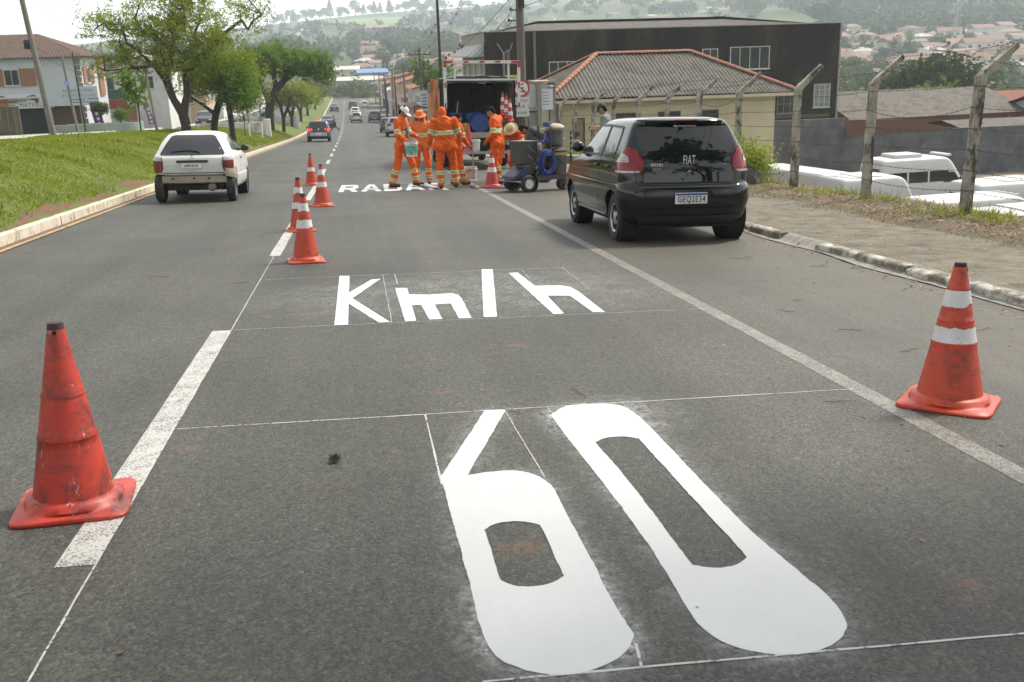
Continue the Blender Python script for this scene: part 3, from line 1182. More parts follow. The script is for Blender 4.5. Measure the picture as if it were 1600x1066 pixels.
# ------------------------------------------------------------------ vehicles: bodies from stacked plan outlines
def mono(xs, ysv, x):
 """monotone cubic interpolation"""
 n = len(xs)
 if x <= xs[0]:
  return ysv[0]
 if x >= xs[-1]:
  return ysv[-1]
 i = 0
 while x > xs[i + 1]:
  i += 1
 d = [(ysv[k + 1] - ysv[k]) / (xs[k + 1] - xs[k]) for k in range(n - 1)]

 def tang(k):
  if k == 0:
   return d[0]
  if k == n - 1:
   return d[-1]
  if d[k - 1] * d[k] <= 0:
   return 0
  return 2 * d[k - 1] * d[k] / (d[k - 1] + d[k])
 h = xs[i + 1] - xs[i]
 t = (x - xs[i]) / h
 a, b = tang(i) * h, tang(i + 1) * h
 return (2 * t ** 3 - 3 * t * t + 1) * ysv[i] + (t ** 3 - 2 * t * t + t) * a + (-2 * t ** 3 + 3 * t * t) * ysv[i + 1] + (t ** 3 - t * t) * b


class Shell:
 """slices: (z, half width, rear y, front y, rear radius, front radius, rear bow, front bow)"""
 U = (0.0, 0.25, 0.40, 0.80, 0.92, 1.0)

 def __init__(s, sl):
  s.sl = sl
  s.ix = list(range(len(sl)))
  s.cols = [[q[k] for q in sl] for k in range(8)]
  s.cache = {}

 def par(s, v):
  key = round(v, 5)
  if key not in s.cache:
   s.cache[key] = [mono(s.ix, c, v) for c in s.cols]
  return s.cache[key]

 def v_of_z(s, z):
  lo, hi = 0.0, float(len(s.sl) - 1)
  for _ in range(28):
   m = (lo + hi) / 2
   if s.par(m)[0] < z:
    lo = m
   else:
    hi = m
  return lo

 def pt(s, u, v):
  """u in -1..1: 0 rear middle, + right side, 1 front middle"""
  z, w, yr, yf, rr, rf, br, bf = s.par(v)
  sg, a = (1 if u >= 0 else -1), abs(u)
  U = s.U
  rr, rf = min(rr, w * .9), min(rf, w * .9)
  if a <= U[1]:
   x = (w - rr) * a / U[1]
   y = yr + br * (x / max(w, .01)) ** 2
  elif a <= U[2]:
   t = (a - U[1]) / (U[2] - U[1]) * math.pi / 2
   y0 = yr + br * ((w - rr) / max(w, .01)) ** 2
   x = w - rr + rr * math.sin(t)
   y = y0 + rr * (1 - math.cos(t))
  elif a <= U[3]:
   t = (a - U[2]) / (U[3] - U[2])
   ya = yr + br * ((w - rr) / max(w, .01)) ** 2 + rr
   yb = yf - bf * ((w - rf) / max(w, .01)) ** 2 - rf
   x = w + 0.018 * math.sin(math.pi * t)
   y = ya + (yb - ya) * t
  elif a <= U[4]:
   t = (a - U[3]) / (U[4] - U[3]) * math.pi / 2
   yb = yf - bf * ((w - rf) / max(w, .01)) ** 2
   x = w - rf + rf * math.cos(t)
   y = yb - rf * (1 - math.sin(t))
  else:
   t = (a - U[4]) / (U[5] - U[4])
   x = (w - rf) * (1 - t)
   y = yf - bf * (x / max(w, .01)) ** 2
  return Vector((sg * x, y, z))

 def nrm(s, u, v):
  e = 0.004
  du = s.pt(min(1, u + e), v) - s.pt(max(-1, u - e), v)
  dv = s.pt(u, min(v + 0.03, len(s.sl) - 1)) - s.pt(u, max(v - 0.03, 0))
  n = du.cross(dv)
  return n.normalized() if n.length > 1e-9 else Vector((0, 0, 1))

 def u_rear(s, x, v):
  lo, hi = 0.0, s.U[2]
  for _ in range(24):
   m = (lo + hi) / 2
   if s.pt(m, v).x < abs(x):
    lo = m
   else:
    hi = m
  return math.copysign(lo, x)

 def u_side(s, y, v, sg):
  lo, hi = s.U[1], s.U[4]
  for _ in range(24):
   m = (lo + hi) / 2
   if s.pt(m, v).y < y:
    lo = m
   else:
    hi = m
  return sg * lo

 def rear(s, x, z, off=0.004):
  v = s.v_of_z(z)
  u = s.u_rear(x, v)
  return s.pt(u, v) + s.nrm(u, v) * off

 def side(s, y, z, sg=1, off=0.004):
  v = s.v_of_z(z)
  u = s.u_side(y, v, sg)
  return s.pt(u, v) + s.nrm(u, v) * off

 def uz(s, u, z, off=0.004):
  v = s.v_of_z(z)
  return s.pt(u, v) + s.nrm(u, v) * off

 def front(s, x, z, off=0.004):
  v = s.v_of_z(z)
  lo, hi = s.U[3], 1.0
  for _ in range(24):
   m = (lo + hi) / 2
   if s.pt(m, v).x > abs(x):
    lo = m
   else:
    hi = m
  u = math.copysign(lo, x)
  return s.pt(u, v) + s.nrm(u, v) * off

 def body(s, nu=(9, 7, 22, 5, 5), per=3):
  us = []
  for k in range(5):
   us += [s.U[k] + (s.U[k + 1] - s.U[k]) * i / nu[k] for i in range(nu[k])]
  us = us + [1.0] + [-q for q in reversed(us[1:])]
  rows = []
  L = len(s.sl) - 1
  for i in range(L * per + 1):
   rows.append([s.pt(u, i / per) for u in us])
  n = len(us)
  mb = MB()
  vs = [p for r in rows for p in r]
  fs = []
  for i in range(len(rows) - 1):
   for k in range(n):
    k2 = (k + 1) % n
    fs.append((i * n + k, i * n + k2, (i + 1) * n + k2, (i + 1) * n + k))
  fs.append(tuple(range(n - 1, -1, -1)))
  fs.append(tuple((len(rows) - 1) * n + k for k in range(n)))
  return mb.add(vs, fs)


def patch(fn, left, right, n=8, sub=3):
 """grid between polylines left and right (2D), mapped by fn"""
 def dens(pl):
  out = []
  for a, b in zip(pl, pl[1:]):
   out += [(a[0] + (b[0] - a[0]) * k / sub, a[1] + (b[1] - a[1]) * k / sub) for k in range(sub)]
  return out + [pl[-1]]
 left, right = dens(left), dens(right)
 rows = []
 for a, b in zip(left, right):
  rows.append([fn(a[0] + (b[0] - a[0]) * k / n, a[1] + (b[1] - a[1]) * k / n) for k in range(n + 1)])
 return MB().grid(rows)


def seam(fn, pts, w=0.007, n=6):
 """thin strip along a 2D polyline mapped by fn"""
 rows = []
 for a, b in zip(pts, pts[1:]):
  d = Vector((b[0] - a[0], b[1] - a[1], 0))
  nr = Vector((-d.y, d.x, 0)).normalized() * w / 2
  for k in range(n + (b is pts[-1])):
   p = (a[0] + (b[0] - a[0]) * k / n, a[1] + (b[1] - a[1]) * k / n)
   rows.append([fn(p[0] - nr.x, p[1] - nr.y), fn(p[0] + nr.x, p[1] + nr.y)])
 return MB().grid(rows)


RIM = mat('wheel_silver', (0.42, 0.42, 0.43), (0.32, 0.32, 0.33), 6, 0.35, metal=0.4)
REDL = mat('tail_light_red', (0.24, 0.008, 0.012), (0.15, 0.005, 0.008), 14, 0.15, spec=0.4, coat=0.15)
REDD = mat('tail_light_dark', (0.20, 0.03, 0.03), (0.13, 0.02, 0.02), 10, 0.2, coat=0.4)
CLEARL = mat('lamp_clear', (0.50, 0.46, 0.46), (0.30, 0.24, 0.25), 30, 0.15, coat=0.6)
WELL = mat('wheel_well', (0.012, 0.012, 0.012), (0.006, 0.006, 0.006), 8, 0.95)
PLATE = mat('plate_white', (0.66, 0.66, 0.64), (0.56, 0.56, 0.54), 6, 0.5)
PLATEB = mat('plate_blue', (0.02, 0.06, 0.30), (0.015, 0.045, 0.22), 6, 0.4)
INK = mat('plate_ink', (0.02, 0.02, 0.022), None, 5, 0.5)
CHROME = mat('chrome', (0.70, 0.70, 0.72), (0.55, 0.55, 0.56), 6, 0.18, metal=0.9)
UNDER = mat('underbody', (0.022, 0.020, 0.018), (0.010, 0.009, 0.008), 4, 0.9)


def car_paint(name, col, rough=0.28, coat=0.7, metal=0.0, dirt=None):
 if name in MATS:
  return MATS[name]
 m, nt, b = _nt(name)
 co = coords(nt, 'Object')
 c = ramp(nt, noise_n(nt, co, 2.0, 4), [(0.3, tuple(x * 0.92 for x in col)), (0.7, col)])
 if dirt:
  sx = nt.nodes.new('ShaderNodeSeparateXYZ')
  nt.links.new(co, sx.inputs[0])
  k = mathn(nt, 'ADD', mathn(nt, 'MULTIPLY', noise_n(nt, co, 5, 6, .75), 0.9), mathn(nt, 'MULTIPLY', sx.outputs[2], -0.55))
  c = mixc(nt, ramp(nt, k, [(0.12, 0), (0.42, dirt[1])]), c, dirt[0])
 nt.links.new(c, b.inputs['Base Color'])
 b.inputs['Roughness'].default_value = rough
 b.inputs['Metallic'].default_value = metal
 b.inputs['Coat Weight'].default_value = coat
 b.inputs['Coat Roughness'].default_value = 0.03
 return m


def wheel(parent, x, y, r, w, rim=RIM, spokes=6, steel=False, detail=True):
 sg = 1 if x > 0 else -1
 M = Matrix.Translation((x, y, r)) @ Matrix.Rotation(sg * math.pi / 2, 4, 'Y')
 q = w / 2
 n = 28 if detail else 16
 ty = MB().lathe([(r * .62, -q * .85), (r * .80, -q), (r * .94, -q * .92), (r, -q * .55), (r * 1.0, 0), (r, q * .55), (r * .94, q * .92), (r * .80, q), (r * .64, q * .88), (r * .62, q * .5)], n, M)
 if detail:
  for k in range(22):
   t = 2 * math.pi * k / 22
   for zz in (-.33, .33):
    c = M @ Vector((math.cos(t) * r * 1.0, math.sin(t) * r * 1.0, zz * q))
    ty.box(c, (w * .20, .012, .016), rot=Matrix.Rotation(sg * t, 3, 'X'))
 wh = ty.build('wheel', RUBBER, parent, True, 35)
 rm = MB().lathe([(r * .66, q * .45), (r * .63, q * .86), (r * .58, q * .72), (r * .50, q * .55), (r * .18, q * .80), (r * .10, q * .86), (0.0001, q * .88)], n, M)
 rm.build('rim', rim, wh, True, 30)
 if detail:
  hme = None
  for k in range(spokes):
   t = 2 * math.pi * (k + .5) / spokes
   a = 0.62 * math.pi / spokes
   ring = []
   for rr_, ta in ((.30, -a * .5), (.53, -a), (.57, 0), (.53, a), (.30, a * .5)):
    zz = q * (.72 if rr_ < .4 else .595)
    ring.append(M @ Vector((math.cos(t + ta) * r * rr_, math.sin(t + ta) * r * rr_, zz + 0.012)))
   MB().add(ring, [(0, 1, 2, 3, 4)]).build('rim_opening', WELL, wh)
 return wh


def cut_arches(mb, name, arches, mt):
 """boolean out the wheel arches; arches: (y, z, r)"""
 tmp = link('tmp_body', mb.mesh('tmp', mt, False))
 cut = MB()
 for (y, z, r, w) in arches:
  for sg in (-1, 1):
   M = Matrix.Translation((sg * (w - 0.05), y, z)) @ Matrix.Rotation(math.pi / 2, 4, 'Y')
   cut.lathe([(r, -0.24), (r, 0.24)], 40, M)
 c = link('tmp_cut', cut.mesh('tmpc', mt))
 md = tmp.modifiers.new('b', 'BOOLEAN')
 md.operation = 'DIFFERENCE'
 md.solver = 'EXACT'
 md.object = c
 me = eval_mesh(tmp, name)
 for o in (tmp, c):
  d = o.data
  bpy.data.objects.remove(o)
  bpy.data.meshes.remove(d)
 me.polygons.foreach_set('use_smooth', [True] * len(me.polygons))
 try:
  me.set_sharp_from_angle(angle=R(32))
 except Exception:
  pass
 return me


def mirror(parent, sh, y, z, mt, sg):
 p = sh.side(y, z, sg, 0)
 mb = MB()
 mb.tube([p - Vector((sg * .04, 0, 0)), p + Vector((sg * .04, -.01, .01))], [.016, .014], 8)
 mb.ball(p + Vector((sg * .085, 0, .045)), (.088, .06, .075), 14)
 mb.build('mirror', mt, parent, True)


def plate(parent, sh, x, z, txt, w=0.40, h=0.13, mercosul=True, off=0.02, tilt=0.0, fwd=False):
 p = sh.rear(x, z, off)
 o = MB().box(p, (w, 0.012, h), bev=0.004).build('number_plate', PLATE, parent)
 if mercosul:
  MB().box(p + Vector((0, -.0085, h * .38)), (w * .97, 0.004, h * .19)).build('plate_band', PLATEB, o)
 lettering(txt, h * (0.80 if mercosul else .70), INK, o, p + Vector((0, -.0085, -h * .10 if mercosul else -h * .05)), '-y', 0.76, bold=.0012)
 return o


def solid_band(fn, poly, n, off):
 return None


# ---- the black hatchback in the foreground
def black_hatchback():
 t = thing('parked_car', 'shiny black hatchback parked at the right kerb, seen from behind', 'car', mw=on_road(3.945, 13.14, 0.0, 0.004))
 BK = car_paint('black_car_paint', (0.006, 0.007, 0.008), 0.10, 0.0)
 sh = Shell([
  (0.20, .64, -1.46, 1.66, .16, .25, .03, .10), (0.235, .735, -1.585, 1.77, .22, .3, .05, .12), (0.30, .785, -1.655, 1.83, .25, .32, .06, .14),
  (0.40, .805, -1.69, 1.86, .27, .32, .07, .15), (0.52, .835, -1.715, 1.87, .28, .32, .08, .16), (0.63, .836, -1.71, 1.85, .28, .3, .08, .16),
  (0.685, .83, -1.685, 1.83, .28, .3, .08, .16), (0.72, .818, -1.645, 1.79, .26, .3, .07, .16), (0.82, .815, -1.635, 1.68, .25, .3, .07, .16),
  (0.90, .808, -1.625, 1.45, .24, .3, .07, .14), (0.96, .795, -1.61, 1.12, .23, .26, .07, .12), (1.0, .780, -1.60, 1.00, .22, .22, .07, .10),
  (1.05, .762, -1.585, .91, .17, .2, .08, .10), (1.15, .722, -1.540, .72, .14, .18, .08, .10), (1.28, .668, -1.470, .48, .12, .16, .08, .08),
  (1.385, .618, -1.405, .28, .11, .14, .07, .06), (1.44, .58, -1.37, .16, .12, .14, .06, .05), (1.472, .52, -1.31, .04, .15, .14, .05, .04),
  (1.492, .44, -1.20, -.10, .2, .14, .03, .03), (1.503, .24, -.9, -.35, .12, .1, .02, .02)])
 me = cut_arches(sh.body(per=4), 'body', [(-1.16, .30, .335, .80), (1.15, .30, .335, .80)], BK)
 me.materials.clear()
 me.materials.append(BK)
 body = link('body', me, t)
 for y in (-1.16, 1.15):
  for sg in (-1, 1):
   M = Matrix.Translation((sg * .68, y, .30)) @ Matrix.Rotation(math.pi / 2, 4, 'Y')
   MB().lathe([(.328, -.10), (.328, .12)], 28, M).build('wheel_well', WELL, t, True)
   wheel(t, sg * .72, y, .288, .18)
 MB().box((0, 0, .22), (1.2, 2.9, .10)).build('underbody', UNDER, t)
 GB = glass_mat('tailgate_glass', (0.006, 0.007, 0.008), 0.025, 0.6)
 tg = patch(sh.rear, [(-.575, 1.40), (-.60, 1.28), (-.60, 1.16), (-.545, 1.08), (-.52, .95), (-.54, .85), (-.56, .735)], [(.575, 1.40), (.60, 1.28), (.60, 1.16), (.545, 1.08), (.52, .95), (.54, .85), (.56, .735)], 16).build('tailgate', GB, t, True, 60)
 patch(lambda a, b: sh.rear(a, b, .007), [(-.50, 1.375), (-.56, 1.10)], [(.50, 1.375), (.56, 1.10)], 14).build('rear_window', GB, tg, True)
 sp = MB()
 rows = []
 for k in range(15):
  x = -.56 + 1.12 * k / 14
  a = sh.rear(x, 1.462, .0)
  c = sh.rear(x, 1.405, .006)
  bow = .045 * (1 - (x / .6) ** 4)
  rows.append([a + Vector((0, 0.05, .012)), a + Vector((0, -.06 - bow, .006)), a + Vector((0, -.075 - bow, -.010)), c + Vector((0, -.02, 0)), c])
 sp.grid(rows)
 sp.build('roof_spoiler', BK, t, True, 50)
 b3 = sh.rear(0, 1.462, 0) + Vector((0, -.118, .0))
 MB().box(b3 + Vector((0, 0, -.004)), (.30, .012, .018), bev=.003).build('brake_light', REDL, t)
 lettering('@gualimateriaiscorp', .030, WHITE, tg, sh.rear(0, 1.385, .012) + Vector((0, -.01, 0)), '-y', 1.0, roll=0)
 # lamps wrap round the corner: u along the outline, z height
 for sg in (-1, 1):
  def f(off):
   return lambda u, z: sh.uz(sg * u, z, off)
  lp = patch(f(.010), [(.325, 1.15), (.275, 1.115), (.252, 1.05), (.243, .97), (.245, .90), (.258, .85)], [(.350, 1.15), (.385, 1.11), (.405, 1.05), (.415, .97), (.418, .90), (.408, .85)], 12)
  lamp = lp.build('tail_light', REDL, t, True, 60)
  patch(f(.015), [(.355, 1.065), (.325, 1.035), (.318, .968)], [(.395, 1.07), (.408, 1.03), (.413, .968)], 8).build('lamp_lens', CLEARL, lamp, True)
  patch(f(.015), [(.262, .872), (.270, .848)], [(.410, .872), (.408, .848)], 8).build('lamp_lens', CLEARL, lamp, True)
  for k in range(3):
   patch(f(.018), [(.33, 1.028 - .02 * k), (.33, 1.024 - .02 * k)], [(.405, 1.028 - .02 * k), (.405, 1.024 - .02 * k)], 6, 1).build('lamp_rib', REDD, lamp)
  # side windows
  s2 = lambda y, z: sh.side(y, z, sg, .004)
  g1 = patch(s2, [(-.40, 1.385), (-.44, 1.25), (-.46, 1.045)], [(.17, 1.385), (.42, 1.25), (.72, 1.03)], 10)
  g2 = patch(s2, [(-.98, 1.365), (-1.03, 1.28), (-1.06, 1.08)], [(-.47, 1.385), (-.51, 1.25), (-.53, 1.045)], 8)
  SG = glass_mat('side_glass', (.035, .042, .042), .04, .7)
  w1 = g1.build('side_window', SG, t, True)
  w2 = g2.build('side_window', SG, t, True)
  s5 = lambda y, z: sh.side(y, z, sg, .008)
  seam(s5, [(-.40, 1.395), (-.44, 1.25), (-.47, 1.035), (.74, 1.02), (.43, 1.25), (.18, 1.395), (-.40, 1.395)], .030).build('window_trim', BLACKP, w1)
  seam(s5, [(-.985, 1.375), (-1.04, 1.28), (-1.07, 1.07), (-.52, 1.035), (-.50, 1.25), (-.46, 1.395), (-.985, 1.375)], .030).build('window_trim', BLACKP, w2)
  s3 = lambda y, z: sh.side(y, z, sg, .0025)
  for pts in ([(.90, 1.0), (.93, .55), (.80, .32)], [(-.49, 1.40), (-.50, 1.04), (-.50, .5), (-.46, .28)], [(-1.05, 1.06), (-1.10, .95), (-.98, .60), (-.80, .45)], [(-.46, .28), (.80, .30)]):
   seam(s3, pts, .008).build('door_gap', WELL, t)
  for y0 in (-.36, -.90):
   p = sh.side(y0, .905, sg, .012)
   MB().box(p, (.022, .17, .032), bev=.008).build('door_handle', BK, t, True)
  MB().box(sh.side(0.0, .30, sg, .006), (.02, 1.5, .02)).build('sill_trim', STEEL, t)
  mirror(t, sh, .70, 1.06, BK, sg)
 seam(lambda x, z: sh.rear(x, z, .003), [(-.62, .700), (.62, .700)], .012, 14).build('tailgate_gap', WELL, t)
 bp = patch(lambda x, z: sh.rear(x, z, .012), [(-.70, .43), (-.71, .36)], [(.70, .43), (.71, .36)], 14)
 bp.build('bumper_lip', BK, t, True)
 patch(lambda x, z: sh.rear(x, z, .012), [(-.66, .335), (-.60, .245)], [(.66, .335), (.60, .245)], 14).build('bumper_valance', BLACKP, t, True)
 plate(t, sh, 0, .545, 'GEQ2E34', .40, .13)
 lettering('FIAT', .155, CHROME, t, sh.rear(0, .985, .012) + Vector((0, -.006, 0)), '-y', .46, 'emblem', bold=.0012)
 lettering('MOBI', .052, CHROME, t, sh.rear(-.40, .935, .014) + Vector((0, -.01, 0)), '-y', 1.1, 'emblem', bold=.0015)
 lettering('DRIVE', .036, CHROME, t, sh.rear(-.40, .885, .014) + Vector((0, -.01, 0)), '-y', 1.0, 'emblem')
 lettering('1.0', .034, CHROME, t, sh.rear(.42, .93, .014) + Vector((0, -.01, 0)), '-y', 1.3, 'emblem')
 MB().ball(sh.rear(0, .86, .006), .012, 8).build('lock', CHROME, t, True)
 return t


black_hatchback()


# ---- the white hatchback that lost its rear bumper
def white_hatchback():
 t = thing('white_car', 'dirty white hatchback driving away without its rear bumper', 'car', mw=on_road(-3.03, 21.2, 0.0, 0.004) @ Matrix.Diagonal((.93, .93, .93, 1)))
 WP = car_paint('white_car_paint', (0.66, 0.66, 0.63), 0.35, 0.4, dirt=((0.30, 0.24, 0.17), 0.55))
 sh = Shell([
  (0.22, .66, -.72, 1.62, .16, .25, .03, .10), (0.27, .76, -.80, 1.74, .10, .3, .02, .12), (0.34, .80, -.84, 1.80, .08, .32, .02, .14),
  (0.46, .815, -.88, 1.84, .08, .32, .02, .16), (0.52, .815, -1.00, 1.84, .10, .32, .03, .16), (0.545, .80, -1.38, 1.83, .14, .3, .05, .16), (0.56, .80, -1.50, 1.82, .18, .3, .06, .16),
  (0.70, .805, -1.55, 1.76, .22, .3, .07, .16), (0.80, .80, -1.57, 1.66, .22, .3, .07, .16),
  (0.88, .795, -1.57, 1.42, .22, .3, .07, .14), (0.94, .780, -1.54, 1.12, .23, .26, .09, .12), (0.98, .757, -1.50, 1.00, .22, .22, .09, .10),
  (1.03, .730, -1.45, .90, .22, .2, .09, .10), (1.12, .690, -1.37, .72, .20, .18, .09, .10), (1.24, .625, -1.25, .46, .19, .16, .09, .08),
  (1.33, .560, -1.13, .24, .19, .14, .08, .06), (1.38, .505, -1.03, .10, .20, .14, .07, .05), (1.41, .42, -.90, -.02, .20, .14, .05, .04),
  (1.43, .30, -.74, -.18, .18, .14, .03, .03), (1.44, .15, -.55, -.35, .10, .1, .02, .02)])
 me = cut_arches(sh.body(per=4), 'body', [(-1.20, .34, .36, .80), (1.20, .30, .33, .80)], WP)
 me.materials.clear()
 me.materials.append(WP)
 link('body', me, t)
 for y in (-1.20, 1.20):
  for sg in (-1, 1):
   if y > 0:
    M = Matrix.Translation((sg * .68, y, .30)) @ Matrix.Rotation(math.pi / 2, 4, 'Y')
    MB().lathe([(.325, -.10), (.325, .12)], 24, M).build('wheel_well', WELL, t, True)
   wheel(t, sg * .71, y, .285, .185, rim=mat('alloy_grey', (0.16, 0.16, 0.16), (0.09, 0.09, 0.09), 8, .4, metal=.4))
 MB().box((0, -.2, .30), (1.15, 2.3, .12)).build('underbody', UNDER, t)
 # dirty crash beam, dark hollow, silencer
 BE = mat('rear_panel_dirty', (0.36, 0.33, 0.26), (0.22, 0.19, 0.14), 5, .7, .3, 20, c3=(0.09, .07, .05), s3=5)
 rows = []
 for k in range(13):
  x = -.64 + 1.28 * k / 12
  rows.append([(x, -1.46 + .06 * (x / .7) ** 2, .545), (x, -1.50 + .07 * (x / .7) ** 2, .52), (x, -1.50 + .07 * (x / .7) ** 2, .405), (x, -1.45 + .07 * (x / .7) ** 2, .375), (x, -1.2, .37)])
 bm_ = MB().grid(rows).build('crash_beam', BE, t, True, 40)
 for x in (-.42, .0, .3):
  MB().lathe([(.022, 0), (.022, .004)], 10, Matrix.Translation((x, -1.497, .49)) @ Matrix.Rotation(math.pi / 2, 4, 'X')).build('beam_hole', WELL, bm_)
 MB().box((0, -1.02, .42), (1.2, .05, .25)).build('rear_floor', UNDER, t)
 MB().tube([(-.70, -1.2, .28), (.70, -1.2, .28)], .045, 10).build('rear_axle', UNDER, t, True)
 RUST = mat('silencer_steel', (0.25, 0.20, 0.15), (0.15, 0.115, 0.085), 7, .6, metal=.4)
 MB().lathe([(.001, -.17), (.06, -.165), (.082, -.14), (.082, .14), (.06, .165), (.001, .17)], 18, Matrix.Translation((.34, -1.34, .30)) @ Matrix.Rotation(math.pi / 2, 4, 'X')).build('silencer', RUST, t, True)
 MB().tube([(.34, -1.48, .28), (.34, -1.56, .275)], .022, 10).build('exhaust_pipe', RUST, t, True)
 # torn bumper corner on the right
 rows = []
 for k in range(8):
  a = R(12 + 80 * k / 7)
  cx, cy = .58, -1.25
  rows.append([(cx + .25 * math.sin(a), cy - .27 * math.cos(a), .53 - .01 * k), (cx + .262 * math.sin(a), cy - .282 * math.cos(a), .66 - .012 * k), (cx + .24 * math.sin(a), cy - .26 * math.cos(a), .74 - .01 * k)])
 MB().grid(rows).build('bumper_bracket', BE, t, True)
 GW = glass_mat('tinted_window', (0.02, 0.024, 0.028), 0.05)
 rw = patch(sh.rear, [(-.36, 1.355), (-.44, 1.33), (-.535, 1.18), (-.64, .985), (-.62, .955)], [(.36, 1.355), (.44, 1.33), (.535, 1.18), (.64, .985), (.62, .955)], 14).build('rear_window', GW, t, True)
 a, b = sh.rear(-.28, 1.01, .02), sh.rear(.12, 1.025, .025)
 c = sh.rear(-.02, 1.06, .02)
 MB().tube([sh.rear(-.42, 1.015, .016), sh.rear(-.08, 1.045, .022), sh.rear(.12, 1.02, .025), sh.rear(.16, .985, .02)], [.010, .013, .014, .012], 6).build('wiper', BLACKP, rw, True)
 for sg in (-1, 1):
  def f(off):
   return lambda u, z: sh.uz(sg * u, z, off)
  lamp = patch(f(.008), [(.262, .915), (.25, .82), (.25, .70), (.262, .61)], [(.36, .925), (.375, .83), (.365, .70), (.335, .60)], 10).build('tail_light', REDD, t, True)
  patch(f(.013), [(.268, .91), (.262, .845)], [(.355, .915), (.37, .85)], 8).build('lamp_lens', CLEARL, lamp, True)
  s2 = lambda y, z: sh.side(y, z, sg, .004)
  patch(s2, [(-.10, 1.325), (-.16, 1.2), (-.20, 1.0)], [(.14, 1.32), (.40, 1.2), (.74, .985)], 8).build('side_window', GW, t, True)
  patch(s2, [(-.78, 1.30), (-.88, 1.2), (-.98, 1.05)], [(-.17, 1.325), (-.22, 1.2), (-.26, 1.0)], 8).build('side_window', GW, t, True)
  s3 = lambda y, z: sh.side(y, z, sg, .0025)
  for pts in ([(.88, .98), (.92, .55), (.80, .34)], [(-.24, 1.34), (-.28, .98), (-.30, .5), (-.24, .34)], [(-.24, .34), (.80, .34)]):
   seam(s3, pts, .009).build('door_gap', WELL, t)
  MB().box(sh.side(-.14, .86, sg, .010), (.02, .15, .03), bev=.006).build('door_handle', BLACKP, t)
  mirror(t, sh, .70, 1.0, BLACKP, sg)
 seam(lambda x, z: sh.rear(x, z, .003), [(-.60, .60), (.60, .60)], .014, 14).build('tailgate_gap', WELL, t)
 hb = MB()
 for x0 in (0,):
  p = sh.rear(0, .835, .014)
  hb.box(p, (.62, .03, .050), bev=.012)
 hb.build('tailgate_handle', BLACKP, t, True)
 plate(t, sh, -.02, .755, 'APN-8102', .40, .11, False, .016)
 MB().lathe([(.030, 0), (.040, .003), (.030, .006)], 16, Matrix.Translation(sh.rear(0, .90, .006)) @ Matrix.Rotation(math.pi / 2, 4, 'X') @ Matrix.Scale(.55, 4, (0, 1, 0)), closed=True).build('emblem', CHROME, t, True)
 MB().ball(sh.rear(0, .945, .004), .014, 8).build('lock', BLACKP, t)
 return t


white_hatchback()

HATCH = [(0.20, .64, -1.50, 1.62, .16, .25, .03, .10), (0.26, .75, -1.68, 1.76, .22, .3, .05, .12), (0.40, .80, -1.75, 1.84, .25, .32, .06, .15), (0.62, .81, -1.75, 1.84, .25, .3, .07, .16),
         (0.70, .81, -1.70, 1.80, .24, .3, .07, .16), (0.88, .80, -1.66, 1.50, .22, .3, .07, .14), (0.96, .785, -1.63, 1.08, .2, .25, .07, .1), (1.02, .76, -1.60, .94, .2, .2, .07, .1),
         (1.22, .69, -1.48, .58, .17, .16, .06, .08), (1.38, .62, -1.36, .26, .16, .14, .05, .05), (1.44, .55, -1.26, .08, .17, .14, .04, .04), (1.47, .32, -1.0, -.2, .15, .1, .02, .02)]
SEDAN = [(0.20, .66, -1.9, 1.9, .16, .25, .03, .10), (0.26, .77, -2.08, 2.05, .22, .3, .05, .12), (0.42, .84, -2.15, 2.15, .25, .32, .07, .16), (0.66, .85, -2.15, 2.13, .24, .3, .08, .16),
         (0.86, .83, -2.10, 1.85, .22, .3, .08, .14), (0.96, .81, -2.02, 1.25, .2, .25, .07, .1), (1.0, .78, -1.62, 1.05, .2, .2, .05, .1),
         (1.22, .69, -1.22, .62, .17, .16, .05, .08), (1.38, .61, -.88, .22, .16, .14, .04, .05), (1.43, .52, -.74, .05, .17, .14, .03, .04), (1.45, .3, -.5, -.2, .15, .1, .02, .02)]
SUV = [(0.26, .68, -1.85, 1.85, .16, .25, .03, .10), (0.34, .80, -2.0, 2.0, .22, .3, .05, .12), (0.50, .87, -2.08, 2.08, .25, .32, .06, .15), (0.78, .88, -2.06, 2.06, .24, .3, .07, .16),
       (0.98, .87, -2.02, 1.80, .22, .3, .07, .14), (1.06, .85, -1.99, 1.20, .2, .25, .07, .1), (1.12, .82, -1.96, 1.02, .2, .2, .07, .1),
       (1.36, .74, -1.84, .60, .17, .16, .06, .08), (1.54, .67, -1.72, .25, .16, .14, .05, .05), (1.61, .58, -1.60, .05, .17, .14, .04, .04), (1.64, .34, -1.3, -.25, .15, .1, .02, .02)]


